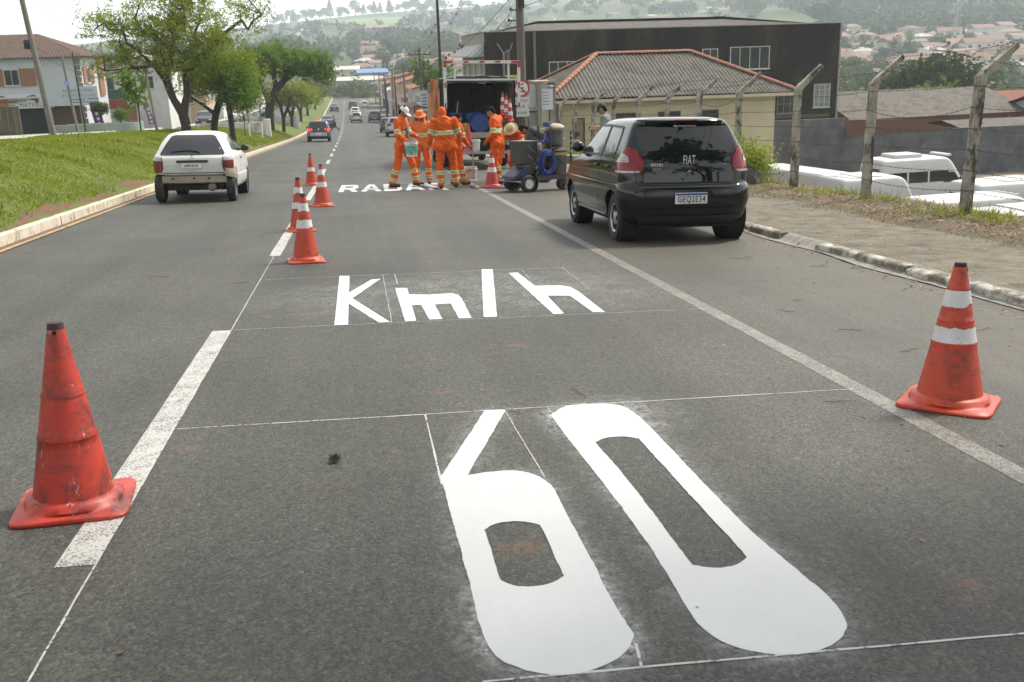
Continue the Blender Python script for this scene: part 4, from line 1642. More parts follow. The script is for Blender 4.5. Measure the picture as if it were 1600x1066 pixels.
def far_car(kind, x, y, heading, paint, label, group='cars farther down the street', z=None, rear_ok=True, dark_bumper=False, lit=False, bw=False):
 sl = {'hatch': HATCH, 'sedan': SEDAN, 'suv': SUV}[kind]
 sh = Shell(sl)
 mw = on_road(x, y, heading, 0.004)
 if z is not None:
  mw.translation.z = z
 t = thing('car', label, 'car', group=group, mw=mw)
 L = sl[2][3] - sl[2][2]
 w = sl[3][1]
 r = .30 if kind != 'suv' else .35
 ax = L / 2 * .68
 me = cut_arches(sh.body(nu=(6, 5, 10, 4, 4), per=2), 'body', [(-ax + .05, r, r + .05, w - .02), (ax, r, r + .05, w - .02)], paint)
 me.materials.clear()
 me.materials.append(paint)
 link('body', me, t)
 for yy in (-ax + .05, ax):
  for sg in (-1, 1):
   wheel(t, sg * (w - .10), yy, r, .2, detail=y < 80)
 MB().box((0, 0, r * .9), (w * 1.5, L * .8, .14)).build('underbody', UNDER, t)
 zb, zt = [q[0] for q in sl][5 if kind == 'hatch' else 6] + .04, sl[-3][0] - .03
 wr = [q[1] for q in sl][-4]
 if kind == 'sedan':
  zb = 1.03
 patch(sh.rear, [(-wr + .08, zt), (-wr - .02, zb)], [(wr - .08, zt), (wr + .02, zb)], 8).build('rear_window', GLASS, t, True)
 patch(sh.front, [(wr - .06, zt), (wr + .04, zb)], [(-wr + .06, zt), (-wr - .04, zb)], 8).build('windscreen', GLASS, t, True)
 yb = {'hatch': -1.2, 'sedan': -1.0, 'suv': -1.45}[kind]
 for sg in (-1, 1):
  s2 = lambda a, b: sh.side(a, b, sg, .004)
  patch(s2, [(-.28, zt), (-.34, zb)], [(.10, zt), (.68, zb)], 6).build('side_window', GLASS, t, True)
  patch(s2, [(yb + .30, zt), (yb, zb)], [(-.35, zt), (-.40, zb)], 6).build('side_window', GLASS, t, True)
  zl = {'hatch': .82, 'sedan': .80, 'suv': 1.0}[kind]
  lm = patch(lambda u, zz: sh.uz(sg * u, zz, .006), [(.19, zl + .10), (.19, zl - .10)], [(.36, zl + .10), (.34, zl - .10)], 6)
  lm.build('tail_light', LITL if lit else REDL, t, True)
  patch(lambda u, zz: sh.uz(sg * u, zz, .006), [(.80, .74), (.82, .60)], [(.93, .70), (.93, .60)], 5).build('headlight', CLEARL, t, True)
  mirror(t, sh, .66, zb + .03, paint if not bw else BLACKP, sg)
 if dark_bumper:
  patch(lambda a, b: sh.rear(a, b, .008), [(-.7, .46), (-.66, .27)], [(.7, .46), (.66, .27)], 8).build('bumper_valance', BLACKP, t, True)
 p = sh.rear(0, .56, .022)
 MB().box(p, (.40, .01, .12)).build('number_plate', PLATE, t)
 p = sh.front(0, .42, .012)
 MB().box(p, (.40, .01, .12)).build('number_plate', PLATE, t)
 if bw:   # black tailgate over a pale bumper
  patch(lambda a, b: sh.rear(a, b, .012), [(-.74, .64), (-.74, .40)], [(.74, .64), (.74, .40)], 8).build('bumper', P_SIL, t, True)
  patch(lambda a, b: sh.rear(a, b, .006), [(-.62, zb + .02), (-.60, .70)], [(.62, zb + .02), (.60, .70)], 8).build('tailgate', GLASS, t, True)
  MB().box(sh.rear(0, 1.43, .03), (.28, .03, .035)).build('brake_light', LITL, t)
  MB().ball(sh.rear(0, .86, .012), (.06, .01, .06), 10).build('emblem', CHROME, t)
 return t


LITL = mat('brake_light_lit', (0.5, 0.02, 0.02), None, 5, .3, emit=((1, .05, .04), 0.9))
P_SIL = car_paint('silver_paint', (0.36, 0.38, 0.38), .3, .6, .5)
P_GRY = car_paint('grey_paint', (0.07, 0.075, 0.08), .3, .6, .3)
P_DRK = car_paint('charcoal_paint', (0.025, 0.027, 0.03), .3, .7)
P_WHT = car_paint('white_paint', (0.62, 0.62, 0.61), .3, .6)
P_BLU = car_paint('slate_paint', (0.09, 0.105, 0.12), .3, .6, .3)
P_NAVY = car_paint('navy_paint', (0.012, 0.018, 0.03), .25, .8)
far_car('hatch', -2.28, 74.5, 0.0, P_DRK, 'small two-tone hatchback, black tailgate with lit brake lights', lit=True, bw=True)
far_car('sedan', -2.75, 128, 0.0, P_BLU, 'slate grey sedan the pedestrian crosses behind', dark_bumper=True)
far_car('sedan', -2.9, 205, 0.0, P_GRY, 'dark sedan farthest away in the left lane')
far_car('hatch', 0.9, 150, 0.0, P_SIL, 'pale silver car in mid-lane, nearest of the queue', dark_bumper=True)
far_car('sedan', 0.8, 163, 0.0, P_SIL, 'pale grey sedan second in the mid-lane queue')
far_car('hatch', 0.95, 182, 0.0, P_WHT, 'white hatchback third in the mid-lane queue')
far_car('suv', 0.75, 215, 0.0, P_DRK, 'dark van-like car at the head of the mid-lane queue')
far_car('suv', 3.5, 150, 0.0, P_GRY, 'dark grey car driving at the right edge of the street')
far_car('hatch', 3.3, 222, 0.0, P_WHT, 'white car far away at the right edge of the street')
far_car('hatch', 3.75, 104, -0.05, P_GRY, 'grey car parked at the right kerb beside a motorbike')
far_car('suv', 3.85, 88, 0.0, P_SIL, 'pale silver sport utility car parked at the right kerb', dark_bumper=True)
far_car('hatch', -13.2, 98, math.pi, P_NAVY, 'dark blue car coming up the far carriageway between the trees', 'cars on the far carriageway', z=Rz(98) + 1.225)
far_car('sedan', -12.6, 122, math.pi, P_WHT, 'white car on the far carriageway behind the tree trunks', 'cars on the far carriageway', z=Rz(122) + 1.225)
far_car('sedan', -11.6, 150, math.pi, P_DRK, 'dark car on the far carriageway beside the green posts', 'cars on the far carriageway', z=Rz(150) + 1.225)


# ---- vans in the lower yard, mostly their white roofs show
VANW = car_paint('van_white', (0.52, 0.52, 0.51), .45, .15)


def van(x, y, rz, L, H, label, pod=None, W=1.95, ridge=False):
 z0 = lot(y)
 hl = L / 2
 sh = Shell([(0.30, W * .44, -hl + .1, hl - .2, .1, .2, .02, .05), (0.40, W * .49, -hl, hl - .05, .12, .25, .02, .08), (0.9, W * .5, -hl, hl, .12, .25, .02, .1), (1.05, W * .5, -hl, hl - .25, .12, .25, .02, .1),
    (1.2, W * .495, -hl, hl - .85, .12, .22, .02, .08), (1.7, W * .48, -hl + .02, hl - 1.25, .12, .2, .02, .06), (H - .22, W * .455, -hl + .06, hl - 1.65, .14, .2, .02, .05),
    (H - .08, W * .43, -hl + .10, hl - 1.85, .16, .2, .02, .05), (H - .02, W * .36, -hl + .2, hl - 2.1, .18, .2, .02, .04), (H, W * .2, -hl + .5, hl - 2.5, .1, .1, .01, .01)])
 t = thing('van', label, 'van', (x, y, z0), rz, 'white vans parked in the yard')
 sh.body(nu=(6, 6, 14, 5, 5), per=3).build('body', VANW, t, True, 35)
 patch(sh.front, [(W * .40, 1.75), (W * .44, 1.2)], [(-W * .40, 1.75), (-W * .44, 1.2)], 8).build('windscreen', GLASS, t, True)
 patch(sh.rear, [(-W * .36, H - .45), (-W * .38, 1.3)], [(W * .36, H - .45), (W * .38, 1.3)], 6).build('rear_window', GLASS, t, True)
 for sg in (-1, 1):
  s2 = lambda a, b: sh.side(a, b, sg, .004)
  k = -hl + .35
  while k < hl - 2.2:
   patch(s2, [(k, 1.80), (k, 1.28)], [(k + 1.05, 1.80), (k + 1.05, 1.28)], 4).build('side_window', GLASS, t, True)
   k += 1.15
  patch(s2, [(hl - 2.15, 1.72), (hl - 2.15, 1.22)], [(hl - 1.55, 1.70), (hl - 1.2, 1.22)], 4).build('side_window', GLASS, t, True)
  for yy in (-hl + .95, hl - .95):
   wheel(t, sg * (W * .5 - .11), yy, .34, .22, detail=False)
  mirror(t, sh, hl - 1.25, 1.35, BLACKP, sg)
 if pod:
  for (py, pl, pw, ph) in pod:
   rows = MB().box((0, py, H + ph / 2 - .03), (pw, pl, ph), bev=min(ph * .45, .08))
   rows.build('roof_unit', VANW, t, True)
 if ridge:
  for xx in (-.45, -.15, .15, .45):
   MB().box((xx, -.5, H - .012), (.06, L * .55, .025), bev=.01).build('roof_rib', VANW, t, True)
 return t


# world positions on the yard; rz turns the nose (+Y of the van)
van(27.4, 45.5, -math.pi / 2 + .10, 5.6, 2.45, 'high-roofed white van alone before the dark grey wall', pod=[(-1.1, 1.5, 1.2, .20), (1.1, .3, 1.3, .12)], W=2.0)
van(20.6, 37.0, -math.pi / 2 + .12, 4.6, 2.62, 'short white van with a flat roof left of the high-roofed van', pod=[(-.9, 1.0, 1.4, .06)])
van(19.6, 43.5, .24, 7.0, 2.45, 'long white van by the cream house pointing down the yard', ridge=True)
for x_, y_, L_, H_, a_, pd, rg, lb in (
  (14.4, 27.9, 5.4, 2.30, .10, None, True, 'white van nearest the fence behind the shrub'),
  (20.2, 28.0, 5.6, 2.34, .08, [(.6, 1.6, 1.4, .08)], False, 'white van nearest the fence between the second and the big post'),
  (26.2, 28.4, 5.6, 2.38, .06, [(.9, 1.9, 1.5, .10)], True, 'white van nearest the fence at the right edge'),
  (15.6, 31.0, 5.2, 2.42, .12, [(.1, 1.2, 1.3, .05)], False, 'white van in the second row behind the third post'),
  (21.3, 31.2, 5.4, 2.40, .10, None, True, 'white van in the second row with a ribbed roof'),
  (27.2, 31.4, 5.6, 2.50, .08, [(.2, 1.3, 1.2, .05)], False, 'white van in the second row at the right edge'),
  (14.6, 34.2, 5.4, 2.40, .14, None, True, 'white van in the third row beside the cream house'),
  (25.2, 34.6, 5.6, 2.46, .10, [(-.6, 1.6, 1.3, .06)], True, 'white van in the third row with a roof hatch'),
  (31.2, 35.0, 5.6, 2.5, .10, None, True, 'white van in the third row at the right edge')):
 van(x_, y_, -math.pi / 2 + a_, L_, H_, lb, pod=pd, ridge=rg)
# ------------------------------------------------------------------ traffic cones
CONE_A = cone_mat('cone_red_dirty', (0.47, 0.036, 0.018), 1.1, 0.9)
CONE_B = cone_mat('cone_red', (0.53, 0.055, 0.020), 0.85)
CONE_C = cone_mat('cone_faded', (0.52, 0.15, 0.08), 0.7)
CONE_P = cone_mat('cone_pinkish', (0.48, 0.04, 0.035), 0.4)
TAPE = mat('cone_white_tape', (0.66, 0.65, 0.64), (0.52, 0.51, 0.50), 6, 0.5, c3=(0.30, 0.20, 0.18), s3=9, t3=(0.60, 0.68))
CBASE = mat('cone_dark_edge', (0.05, 0.025, 0.022), (0.03, 0.015, 0.014), 8, 0.7)


def cone(loc_m, label, mt, H=0.75, base=0.40, rz=0.0, bands=((.42, .54), (.66, .80)), torn=False, collars=(), group='traffic cones on the street', tilt=None, nobase=False):
 mw = loc_m @ Matrix.Rotation(rz, 4, 'Z')
 if tilt:
  mw = mw @ Matrix.Rotation(tilt, 4, 'X')
 t = thing('traffic_cone', label, 'traffic cone', group=group, mw=mw)
 rb, rt = base * .36, 0.028
 h0 = 0.035

 def rad(z):
  return rb + (rt - rb) * (z - h0) / (H - h0)
 # square base with rounded corners, rising to a round foot
 n = 48
 rows = []
 for (s, z, blend) in ((.99, 0.0, 0), (1.0, .004, 0), (1.0, .013, 0), (.98, .018, 0), (.80, .022, .35), (.0, .032, 1), (-.05, .050, 1), (-.14, .060, 1), (-.30, .066, 1)):
  ring = []
  for k in range(n):
   a = 2 * math.pi * k / n
   c, sn = math.cos(a), math.sin(a)
   m_ = (abs(c) ** 9 + abs(sn) ** 9) ** (-1 / 9)
   sq = base / 2 * m_
   rd = rb * 1.20
   if blend >= 1:
    rr_ = rd * (1 + s)
   else:
    rr_ = (sq * s) * (1 - blend) + rd * blend
   z_ = z + (0.004 * math.sin(3 * a) if .01 < z < .02 else 0)
   ring.append((rr_ * c, rr_ * sn, z_))
  rows.append(ring + [ring[0]])
 mb = MB().grid(rows)
 mb.add(rows[0][:-1], [tuple(range(n - 1, -1, -1))])
 mb.build('base', mt, t, True, 50)
 prof = [(rad(.06), .06)]
 z = .06
 step = 24
 for k in range(1, step + 1):
  z = .06 + (H - .06) * k / step
  prof.append((rad(z), z))
 for cz in collars:
  prof.append((rad(cz) + .004, cz - .004))
  prof.append((rad(cz) + .004, cz))
 prof.sort(key=lambda q: q[1])
 prof += [(rt * .72, H), (rt * .70, H - .05)]
 MB().lathe(prof, 32).build('body', mt, t, True, 45)
 MB().lathe([(rt * 1.25, H - .055), (rt * 1.15, H - .02), (rt * 1.02, H + .001), (rt * .7, H + .001)], 24).build('tip', CBASE, t, True)
 for hx in (-1, 1):
  MB().lathe([(.008, 0), (.008, .002)], 10, Matrix.Translation((0, hx * (rt + .007), H - .035)) @ Matrix.Rotation(math.pi / 2, 4, 'X')).build('tip_hole', WELL, t)
 for (a, b) in bands:
  za, zb = a * H, b * H
  if torn:
   nn, rows = 40, []
   for k in range(nn + 1):
    an = 2 * math.pi * k / nn
    w = 0.03 * max(0, noise.noise(Vector((math.cos(an) * 1.5, math.sin(an) * 1.5, a * 9)))) * 2
    lo, hi = za + w * .5, zb + .012 * noise.noise(Vector((math.cos(an) * 3, math.sin(an) * 3, b * 7)))
    rows.append([((rad(q) + .002) * math.cos(an), (rad(q) + .002) * math.sin(an), q) for q in (lo, (lo + hi) / 2, hi)])
   MB().grid(rows).build('band', TAPE, t, True)
  else:
   MB().lathe([(rad(za), za), (rad(za) + .0025, za), (rad(zb) + .0025, zb), (rad(zb), zb)], 32).build('band', TAPE, t, True)
 return t


def up(x, y, z=None):
 return Matrix.Translation((x, y, gz(x, y) + 0.004 if z is None else z))


G0 = on_road
cone(on_road(-1.215, 3.96, 0, .002), 'worn red cone without stripes, large at the left of the foreground', CONE_A, .755, .44, R(6), bands=(), collars=(.30, .47))
cone(on_road(3.05, 4.60, 0, .002), 'red cone with two torn white bands at the right on the parking line', CONE_B, .755, .47, R(48), bands=((.44, .56), (.70, .82)), torn=True, collars=(.34, .46, .62))
cone(on_road(-0.585, 11.0, 0, .002), 'striped red cone nearest on the lane dashes, thick scuffed base', CONE_B, .74, .40, R(8), bands=((.50, .62), (.74, .86)), torn=True)
cone(on_road(-0.80, 14.2, 0, .002), 'striped red cone half hidden behind the nearest lane-dash cone', CONE_B, .74, .40, R(15), bands=((.42, .54), (.70, .82)), torn=True)
cone(on_road(-0.60, 18.3, 0, .002), 'striped red cone with a torn upper band left of the far road word', CONE_B, .74, .42, R(12), bands=((.46, .58), (.74, .88)), torn=True)
cone(on_road(-1.02, 24.4, 0, .002), 'farthest small striped red cone on the lane dashes', CONE_B, .74, .38, R(4), bands=((.44, .56),))
cone(on_road(3.06, 22.4, 0, .002), 'clean orange-red striped cone beside the line marking machine', CONE_P, .74, .44, R(3), bands=((.44, .58), (.72, .86)))

# ------------------------------------------------------------------ fence
POST = mat('lichen_concrete', (0.40, 0.38, 0.32), (0.22, 0.20, 0.16), 9, 0.9, 0.6, 30, c3=(0.06, 0.055, 0.04), s3=7.0, t3=(0.48, 0.60), coord='World', stretch=(1, 1, .45))
WIRE = mat('rusty_wire', (0.075, 0.06, 0.05), (0.045, 0.035, 0.03), 20, 0.8, metal=.3)
ARM = math.atan2(.37, .52)


def fence_post(y, label):
 x = 8.45
 z0 = verge_z(x, y)
 lean = random.Random(int(y * 10)).uniform(-.02, .025)
 t = thing('fence_post', label, 'fence post', (x, y, z0), 0, 'concrete posts of the barbed wire fence')
 t.rotation_euler = (0, lean, random.Random(int(y * 7)).uniform(-.06, .06))
 t.scale = (.95, .95, .945)
 w = .062
 pts = [(0, 0, -.35), (0, 0, 1.0), (0.004, 0, 1.93), (0.05, 0, 2.02), (0.50, 0, 2.42)]
 rows = []
 for i, (a, b, c) in enumerate(pts):
  k = [1.12, 1.0, .98, .95, .62][i]
  if i < 3:
   ring = [(a - w * k, -w * k, c), (a + w * k, -w * k, c), (a + w * k, w * k, c), (a - w * k, w * k, c)]
   if i == 2:
    ring = [(a - w * k, -w * k, c + .05), (a + w * k, -w * k, c - .05), (a + w * k, w * k, c - .05), (a - w * k, w * k, c + .05)]
  else:
   nx, nz = -math.sin(ARM) * w * k, math.cos(ARM) * w * k
   ring = [(a + nx, -w * k, c + nz), (a - nx, -w * k, c - nz), (a - nx, w * k, c - nz), (a + nx, w * k, c + nz)]
  rows.append([Vector(p) for p in ring])
 # subdivide and chip
 full = []
 rnd = random.Random(int(y * 31))
 for i in range(len(rows) - 1):
  m_ = 10 if i < 2 else 3
  for k in range(m_ + (i == len(rows) - 2)):
   full.append([a + (b - a) * k / m_ + Vector((rnd.gauss(0, .003), rnd.gauss(0, .003), 0)) for a, b in zip(rows[i], rows[i + 1])])
 mb = MB().grid([r + [r[0]] for r in full])
 mb.add(full[-1], [(0, 1, 2, 3)])
 mb.build('shaft', POST, t)
 for hz in (.35, .65, .95, 1.25, 1.55, 1.85):
  MB().tube([(-w - .012, -w - .006, hz), (w + .012, -w - .006, hz), (w + .012, w + .006, hz), (-w - .012, w + .006, hz), (-w - .012, -w - .006, hz)], .0025, 4, False).build('wire_tie', WIRE, t)
 return t


POSTS_Y = [4.4, 7.2, 10.0, 12.8, 15.6, 18.4, 21.4, 23.9, 26.6, 29.3, 32.1, 35.1, 38.0, 40.8]
plab = {12.8: 'big mossy white fence post at the right of the picture', 15.6: 'second white fence post, left of the big mossy one', 18.4: 'third white fence post, beside the leafy shrub',
  21.4: 'white fence post just right of the black car roof', 23.9: 'white fence post behind the right side of the black car roof'}
for i, yp in enumerate(POSTS_Y):
 fence_post(yp, plab.get(yp, 'white bent-top concrete post in the far run of the fence' if yp > 12 else 'white bent-top concrete fence post near the camera, outside the picture'))


def barbed(z, xo, idx, label):
 x = 8.45 + xo * .95
 z *= .945
 pts, mb = [], MB()
 rnd = random.Random(idx * 5 + 1)
 for a, b in zip(POSTS_Y, POSTS_Y[1:]):
  sag = rnd.uniform(.01, .06) if rnd.random() < .8 else .14
  for k in range(12):
   t = k / 12
   y = a + (b - a) * t
   zz = (verge_z(8.45, a) * (1 - t) + verge_z(8.45, b) * t) + z - sag * 4 * t * (1 - t)
   pts.append(Vector((x - .07 * (xo == 0), y, zz)))
 for k in range(0, len(pts) - 1):
  for q in (.25, .75):
   p = pts[k] + (pts[k + 1] - pts[k]) * q
   for j in range(2):
    d = Vector((rnd.gauss(0, 1), rnd.gauss(0, .4), rnd.gauss(0, 1))).normalized() * .020
    mb.tube([p - d, p + d], .0022, 4, False)
 mb.tube(pts, .0034, 5)
 o = mb.build('barbed_wire', WIRE)
 tag(o, label, 'barbed wire', 'strands of the barbed wire fence')


for i, z in enumerate((.35, .65, .95, 1.25, 1.55, 1.85)):
 barbed(z, 0, i, ('lowest', 'second lowest', 'third lowest', 'fourth lowest', 'fifth lowest', 'topmost upright')[i] + ' strand of barbed wire between the fence posts')
barbed(2.19, .20, 7, 'inner strand of barbed wire on the slanted post arms')
barbed(2.42, .46, 8, 'outermost strand of barbed wire at the tips of the post arms')

# ------------------------------------------------------------------ poles, wires
WOODP = mat('old_pole', (0.16, 0.135, 0.11), (0.09, 0.075, 0.06), 5, 0.9, 0.4, 25, stretch=(3, 3, .4))
CONCP = mat('concrete_pole', (0.22, 0.205, 0.175), (0.14, 0.13, 0.11), 4, 0.9, 0.3, 25, stretch=(2, 2, .4), c3=(.08, .075, .06), s3=2)
DARKM = mat('dark_metal', (0.035, 0.033, 0.03), (0.02, 0.02, 0.018), 5, 0.6, metal=.3)
GALV = mat('galvanised', (0.33, 0.34, 0.34), (0.24, 0.25, 0.25), 7, 0.45, metal=.6)
INSUL = mat('insulator_brown', (0.06, 0.03, 0.02), (.04, .02, .015), 5, .3)


def pole(x, y, z0, H, r0, r1, mt, label, lean=(0, 0), arms=(), cat='utility pole', group=None, square=False):
 t = thing('utility_pole', label, cat, (x, y, z0), 0, group)
 t.rotation_euler = (lean[0], lean[1], 0)
 MB().tube([(0, 0, -.5), (0, 0, H * .5), (0, 0, H)], [r0, (r0 + r1) / 2, r1], 12).build('shaft', mt, t, True, 40)
 for (h, L, off, rz) in arms:
  a = MB().box((0, -r1 - .05, h), (L, .09, .11), rz).build('cross_arm', mt, t)
  for k in (-.46, -.18, .18, .46):
   MB().lathe([(.02, 0), (.055, .03), (.03, .07), (.05, .10), (.025, .15), (.001, .16)], 10, Matrix.Translation((k * L, -r1 - .05, h + .05))).build('insulator', INSUL, a, True)
 return t


pb = Rz(36) + .05
poleR = pole(6.13, 36.0, gz(6.1, 36) + .08, 9.6, .165, .115, WOODP, 'tall weathered utility pole on the right pavement behind the truck', (0, R(-.3)), arms=((6.6, 1.6, 0, 0), (8.9, 2.2, 0, 0)))
for (h, sx) in ((5.55, -.25), (5.1, -.2), (4.75, -.28)):
 MB().tube([(-.13, -.02, h), (sx - .12, -.02, h + .02)], .02, 6).build('bracket', DARKM, poleR)
 MB().lathe([(.03, -.06), (.05, 0), (.03, .06)], 8, Matrix.Translation((sx - .12, -.02, h + .03))).build('insulator', INSUL, poleR, True)
MB().box((.02, -.17, 5.3), (.22, .14, .30), bev=.02).build('cable_box', DARKM, poleR)
# thin dark pole on the pavement, far poles
poleT = pole(5.42, 60, gz(5.4, 60) + .08, 9.8, .10, .07, DARKM, 'thin dark pole rising behind the left post of the truck frame', (0, R(-.2)))
FARP = [(5.8, 82, 6.9, .13), (5.9, 108, 6.9, .13), (6.0, 140, 7.2, .14), (6.1, 172, 7.2, .14), (6.2, 205, 7.4, .14), (6.2, 240, 7.4, .14), (5.7, 125, 6.0, .1), (5.75, 158, 6.0, .1)]
for i, (x, y, H, r) in enumerate(FARP):
 pole(x, y, gz(x, y) + .05, H, r, r * .7, DARKM if i > 5 else WOODP, ('dark utility pole down the right pavement behind the white sign board', 'dark utility pole second down the right pavement', 'utility pole third down the right pavement', 'utility pole fourth down the right pavement', 'utility pole fifth down the right pavement', 'farthest utility pole down the right pavement', 'thin dark post near the parked motorbike', 'thin dark post farther down the right pavement')[i], (0, R(random.uniform(-.6, .6))), arms=((H - .5, 1.8, 0, 0),) if i < 6 else (), group='poles down the right pavement')
# left poles
zl = Rz(55) + 1.36
poleL = pole(-15.05, 55, zl - .1, 7.7, .17, .12, CONCP, 'leaning concrete utility pole before the white two-storey house', (0, R(-4.3)), arms=((7.5, 2.1, 0, 0),))
MB().lathe([(.12, -.22), (.15, -.18), (.15, .16), (.10, .22)], 12, Matrix.Translation((-.24, -.05, 4.55))).build('transformer', DARKM, poleL, True)
MB().box((-.16, 0, 4.55), (.14, .08, .08)).build('bracket', DARKM, poleL)
poleL2 = pole(-17.1, 68, Rz(68) + 1.36, 4.75, .10, .075, CONCP, 'short leaning pole in front of the pet shop sign', (0, R(-3.8)))
MB().box((-.0, -.11, 3.05), (.38, .02, .22)).build('street_sign', mat('street_sign_blue', (.25, .42, .60), None, 4, .5), poleL2)
poleL3 = pole(-15.9, 88, Rz(88) + 1.36, 5.6, .12, .09, CONCP, 'leaning pole under the trees beside the brown garage wall', (0, R(-4)))
poleL4 = pole(-18.1, 74, Rz(74) + 1.36, 5.3, .06, .05, DARKM, 'thin dark pole at the right end of the shop sign', (0, R(-1.5)))


def wire(p0, p1, sag, label, r=.008, n=24):
 a, b = Vector(p0), Vector(p1)
 pts = []
 for k in range(n + 1):
  t = k / n
  p = a + (b - a) * t
  p.z -= sag * 4 * t * (1 - t)
  pts.append(p)
 return tag(MB().tube(pts, r, 5, False).build('power_line', DARKM), label, 'cable', 'overhead cables'), pts


zr = gz(6.1, 36) + .08
TUFT_P = []
k = 0
prevs = [(6.13, 36, zr)] + [(x, y, gz(x, y) + .05) for (x, y, H, r) in FARP[:6]]
lab = iter(['cable from the pole behind the truck to the next pole', 'farther cable between the first two pavement poles', 'cable span between far pavement poles'] + ['overhead cable between the far pavement poles'] * 60)
for (a, b) in zip(prevs, prevs[1:]):
 for (ha, hb, dx, sg) in ((5.55, 6.1, -.3, .9), (5.1, 5.7, -.25, 1.1), (4.75, 5.3, -.3, 1.2), (9.2, 6.6, -.5, .7), (9.2, 6.6, .5, .7)):
  if a[1] > 40:
   ha = hb
  o, pts = wire((a[0] + dx, a[1], a[2] + ha), (b[0] + dx * .6, b[1], b[2] + hb), sg, 'sagging overhead cable on the right side of the street', .011 if ha < 6 else .008)
  if a[1] < 60 and ha > 5:
   TUFT_P += pts[8:]
# cables towards the camera side from the near pole, running off to the right rear
for (ha, dx, tx, tz) in ((5.55, -.3, 7.4, 6.6), (5.1, -.25, 7.4, 6.0), (9.2, -.5, 6.6, 9.9), (9.2, .5, 7.6, 9.9)):
 wire((6.13 + dx, 36, zr + ha), (tx, 4, gz(7, 4) + tz), .5, 'overhead cable passing above the yellow house towards the camera', .010)
# left side cables
for h, dx in ((7.55, -.9), (7.55, .3), (7.55, .9), (4.5, 0), (4.2, 0)):
 a = (-15.05 - .55 + dx, 55, zl + h)
 wire(a, (-17.3 + dx, 92, Rz(92) + 1.36 + h), .8, 'overhead cable along the far carriageway by the trees', .009)
 wire(a, (-14.0 + dx, 18, Rz(18) + 1.36 + h + .6), .8, 'overhead cable along the far carriageway towards the camera', .009)
TUFT = mat('air_plant', (0.045, 0.045, 0.035), (0.025, 0.025, 0.02), 9, .9)
tm = []
for v in range(3):
 r_ = random.Random(v)
 mb = MB()
 for i in range(36):
  d = Vector((r_.gauss(0, 1), r_.gauss(0, 1), r_.gauss(0, 1))).normalized()
  mb.tube([d * .01, d * r_.uniform(.05, .11)], [.012, .002], 4, False)
 tm.append(mb.mesh('air_plant', TUFT))
rnd = random.Random(21)
for i in range(42):
 p = TUFT_P[int(rnd.random() ** 1.2 * len(TUFT_P))] + Vector((rnd.uniform(-.1, .1), rnd.uniform(-.9, .9), rnd.uniform(-.04, .06)))
 o = link('air_plant', tm[i % 3])
 o.location = p
 o.scale = [rnd.uniform(.6, 1.25)] * 3
 tag(o, 'small dark air plant tuft clinging to the overhead cables', 'air plant', 'air plants on the cables')

# ------------------------------------------------------------------ signs on the right pole
RED = mat('sign_red', (0.42, 0.02, 0.02), (0.34, .02, .02), 6, .45)
SIGNW = mat('sign_white', (0.68, 0.68, 0.66), (0.58, .58, .56), 3, .45)
SIGNK = mat('sign_black', (0.02, 0.02, 0.02), None, 5, .5)
st = thing('no_parking_sign', 'round red-ringed no parking sign with a text plate on the pole', 'sign', (6.05, 35.78, zr - .26))
MB().box((0, 0, 2.08), (.52, .012, .68), bev=.005).build('text_plate', SIGNW, st)
MB().lathe([(.30, 0), (.30, .012)], 32, Matrix.Translation((0, -.012, 2.72)) @ Matrix.Rotation(math.pi / 2, 4, 'X')).build('disc', SIGNW, st)
MB().lathe([(.30, .013), (.30, .018), (.235, .018), (.235, .013)], 32, Matrix.Translation((0, -.012, 2.72)) @ Matrix.Rotation(math.pi / 2, 4, 'X'), closed=True).build('ring', RED, st)
lettering('E', .42, SIGNK, st, (0, -.032, 2.72))
MB().box((0, -.034, 2.72), (.05, .004, .52), rot=Matrix.Rotation(R(-45), 3, 'Y')).build('slash', RED, st)
lettering('CARGA', .13, SIGNK, st, (0, -.010, 2.29))
lettering('MAX 1', .17, SIGNK, st, (0, -.010, 2.08))
lettering('HORA', .13, SIGNK, st, (0, -.010, 1.87))

# ------------------------------------------------------------------ the works truck
TARP = mat('black_tarpaulin', (0.022, 0.028, 0.027), (0.012, 0.015, 0.015), 4, .45, .5, 7, spec=.6)
OTARP = mat('orange_tarpaulin', (0.50, 0.20, 0.07), (0.34, 0.12, 0.045), 5, .6, .6, 9)
TIN = mat('truck_interior', (0.22, 0.20, 0.165), (0.15, 0.135, 0.11), 3, .8)
PLANK = mat('deck_plank', (0.20, 0.165, 0.125), (0.12, 0.095, 0.07), 6, .9, .4, 20)
FRW = mat('frame_white', (0.62, 0.60, 0.56), (0.5, 0.48, 0.44), 6, .5, c3=(.28, .2, .14), s3=7, t3=(.6, .72))
FRR = mat('frame_red', (0.36, 0.02, 0.02), (0.28, .015, .015), 6, .4)


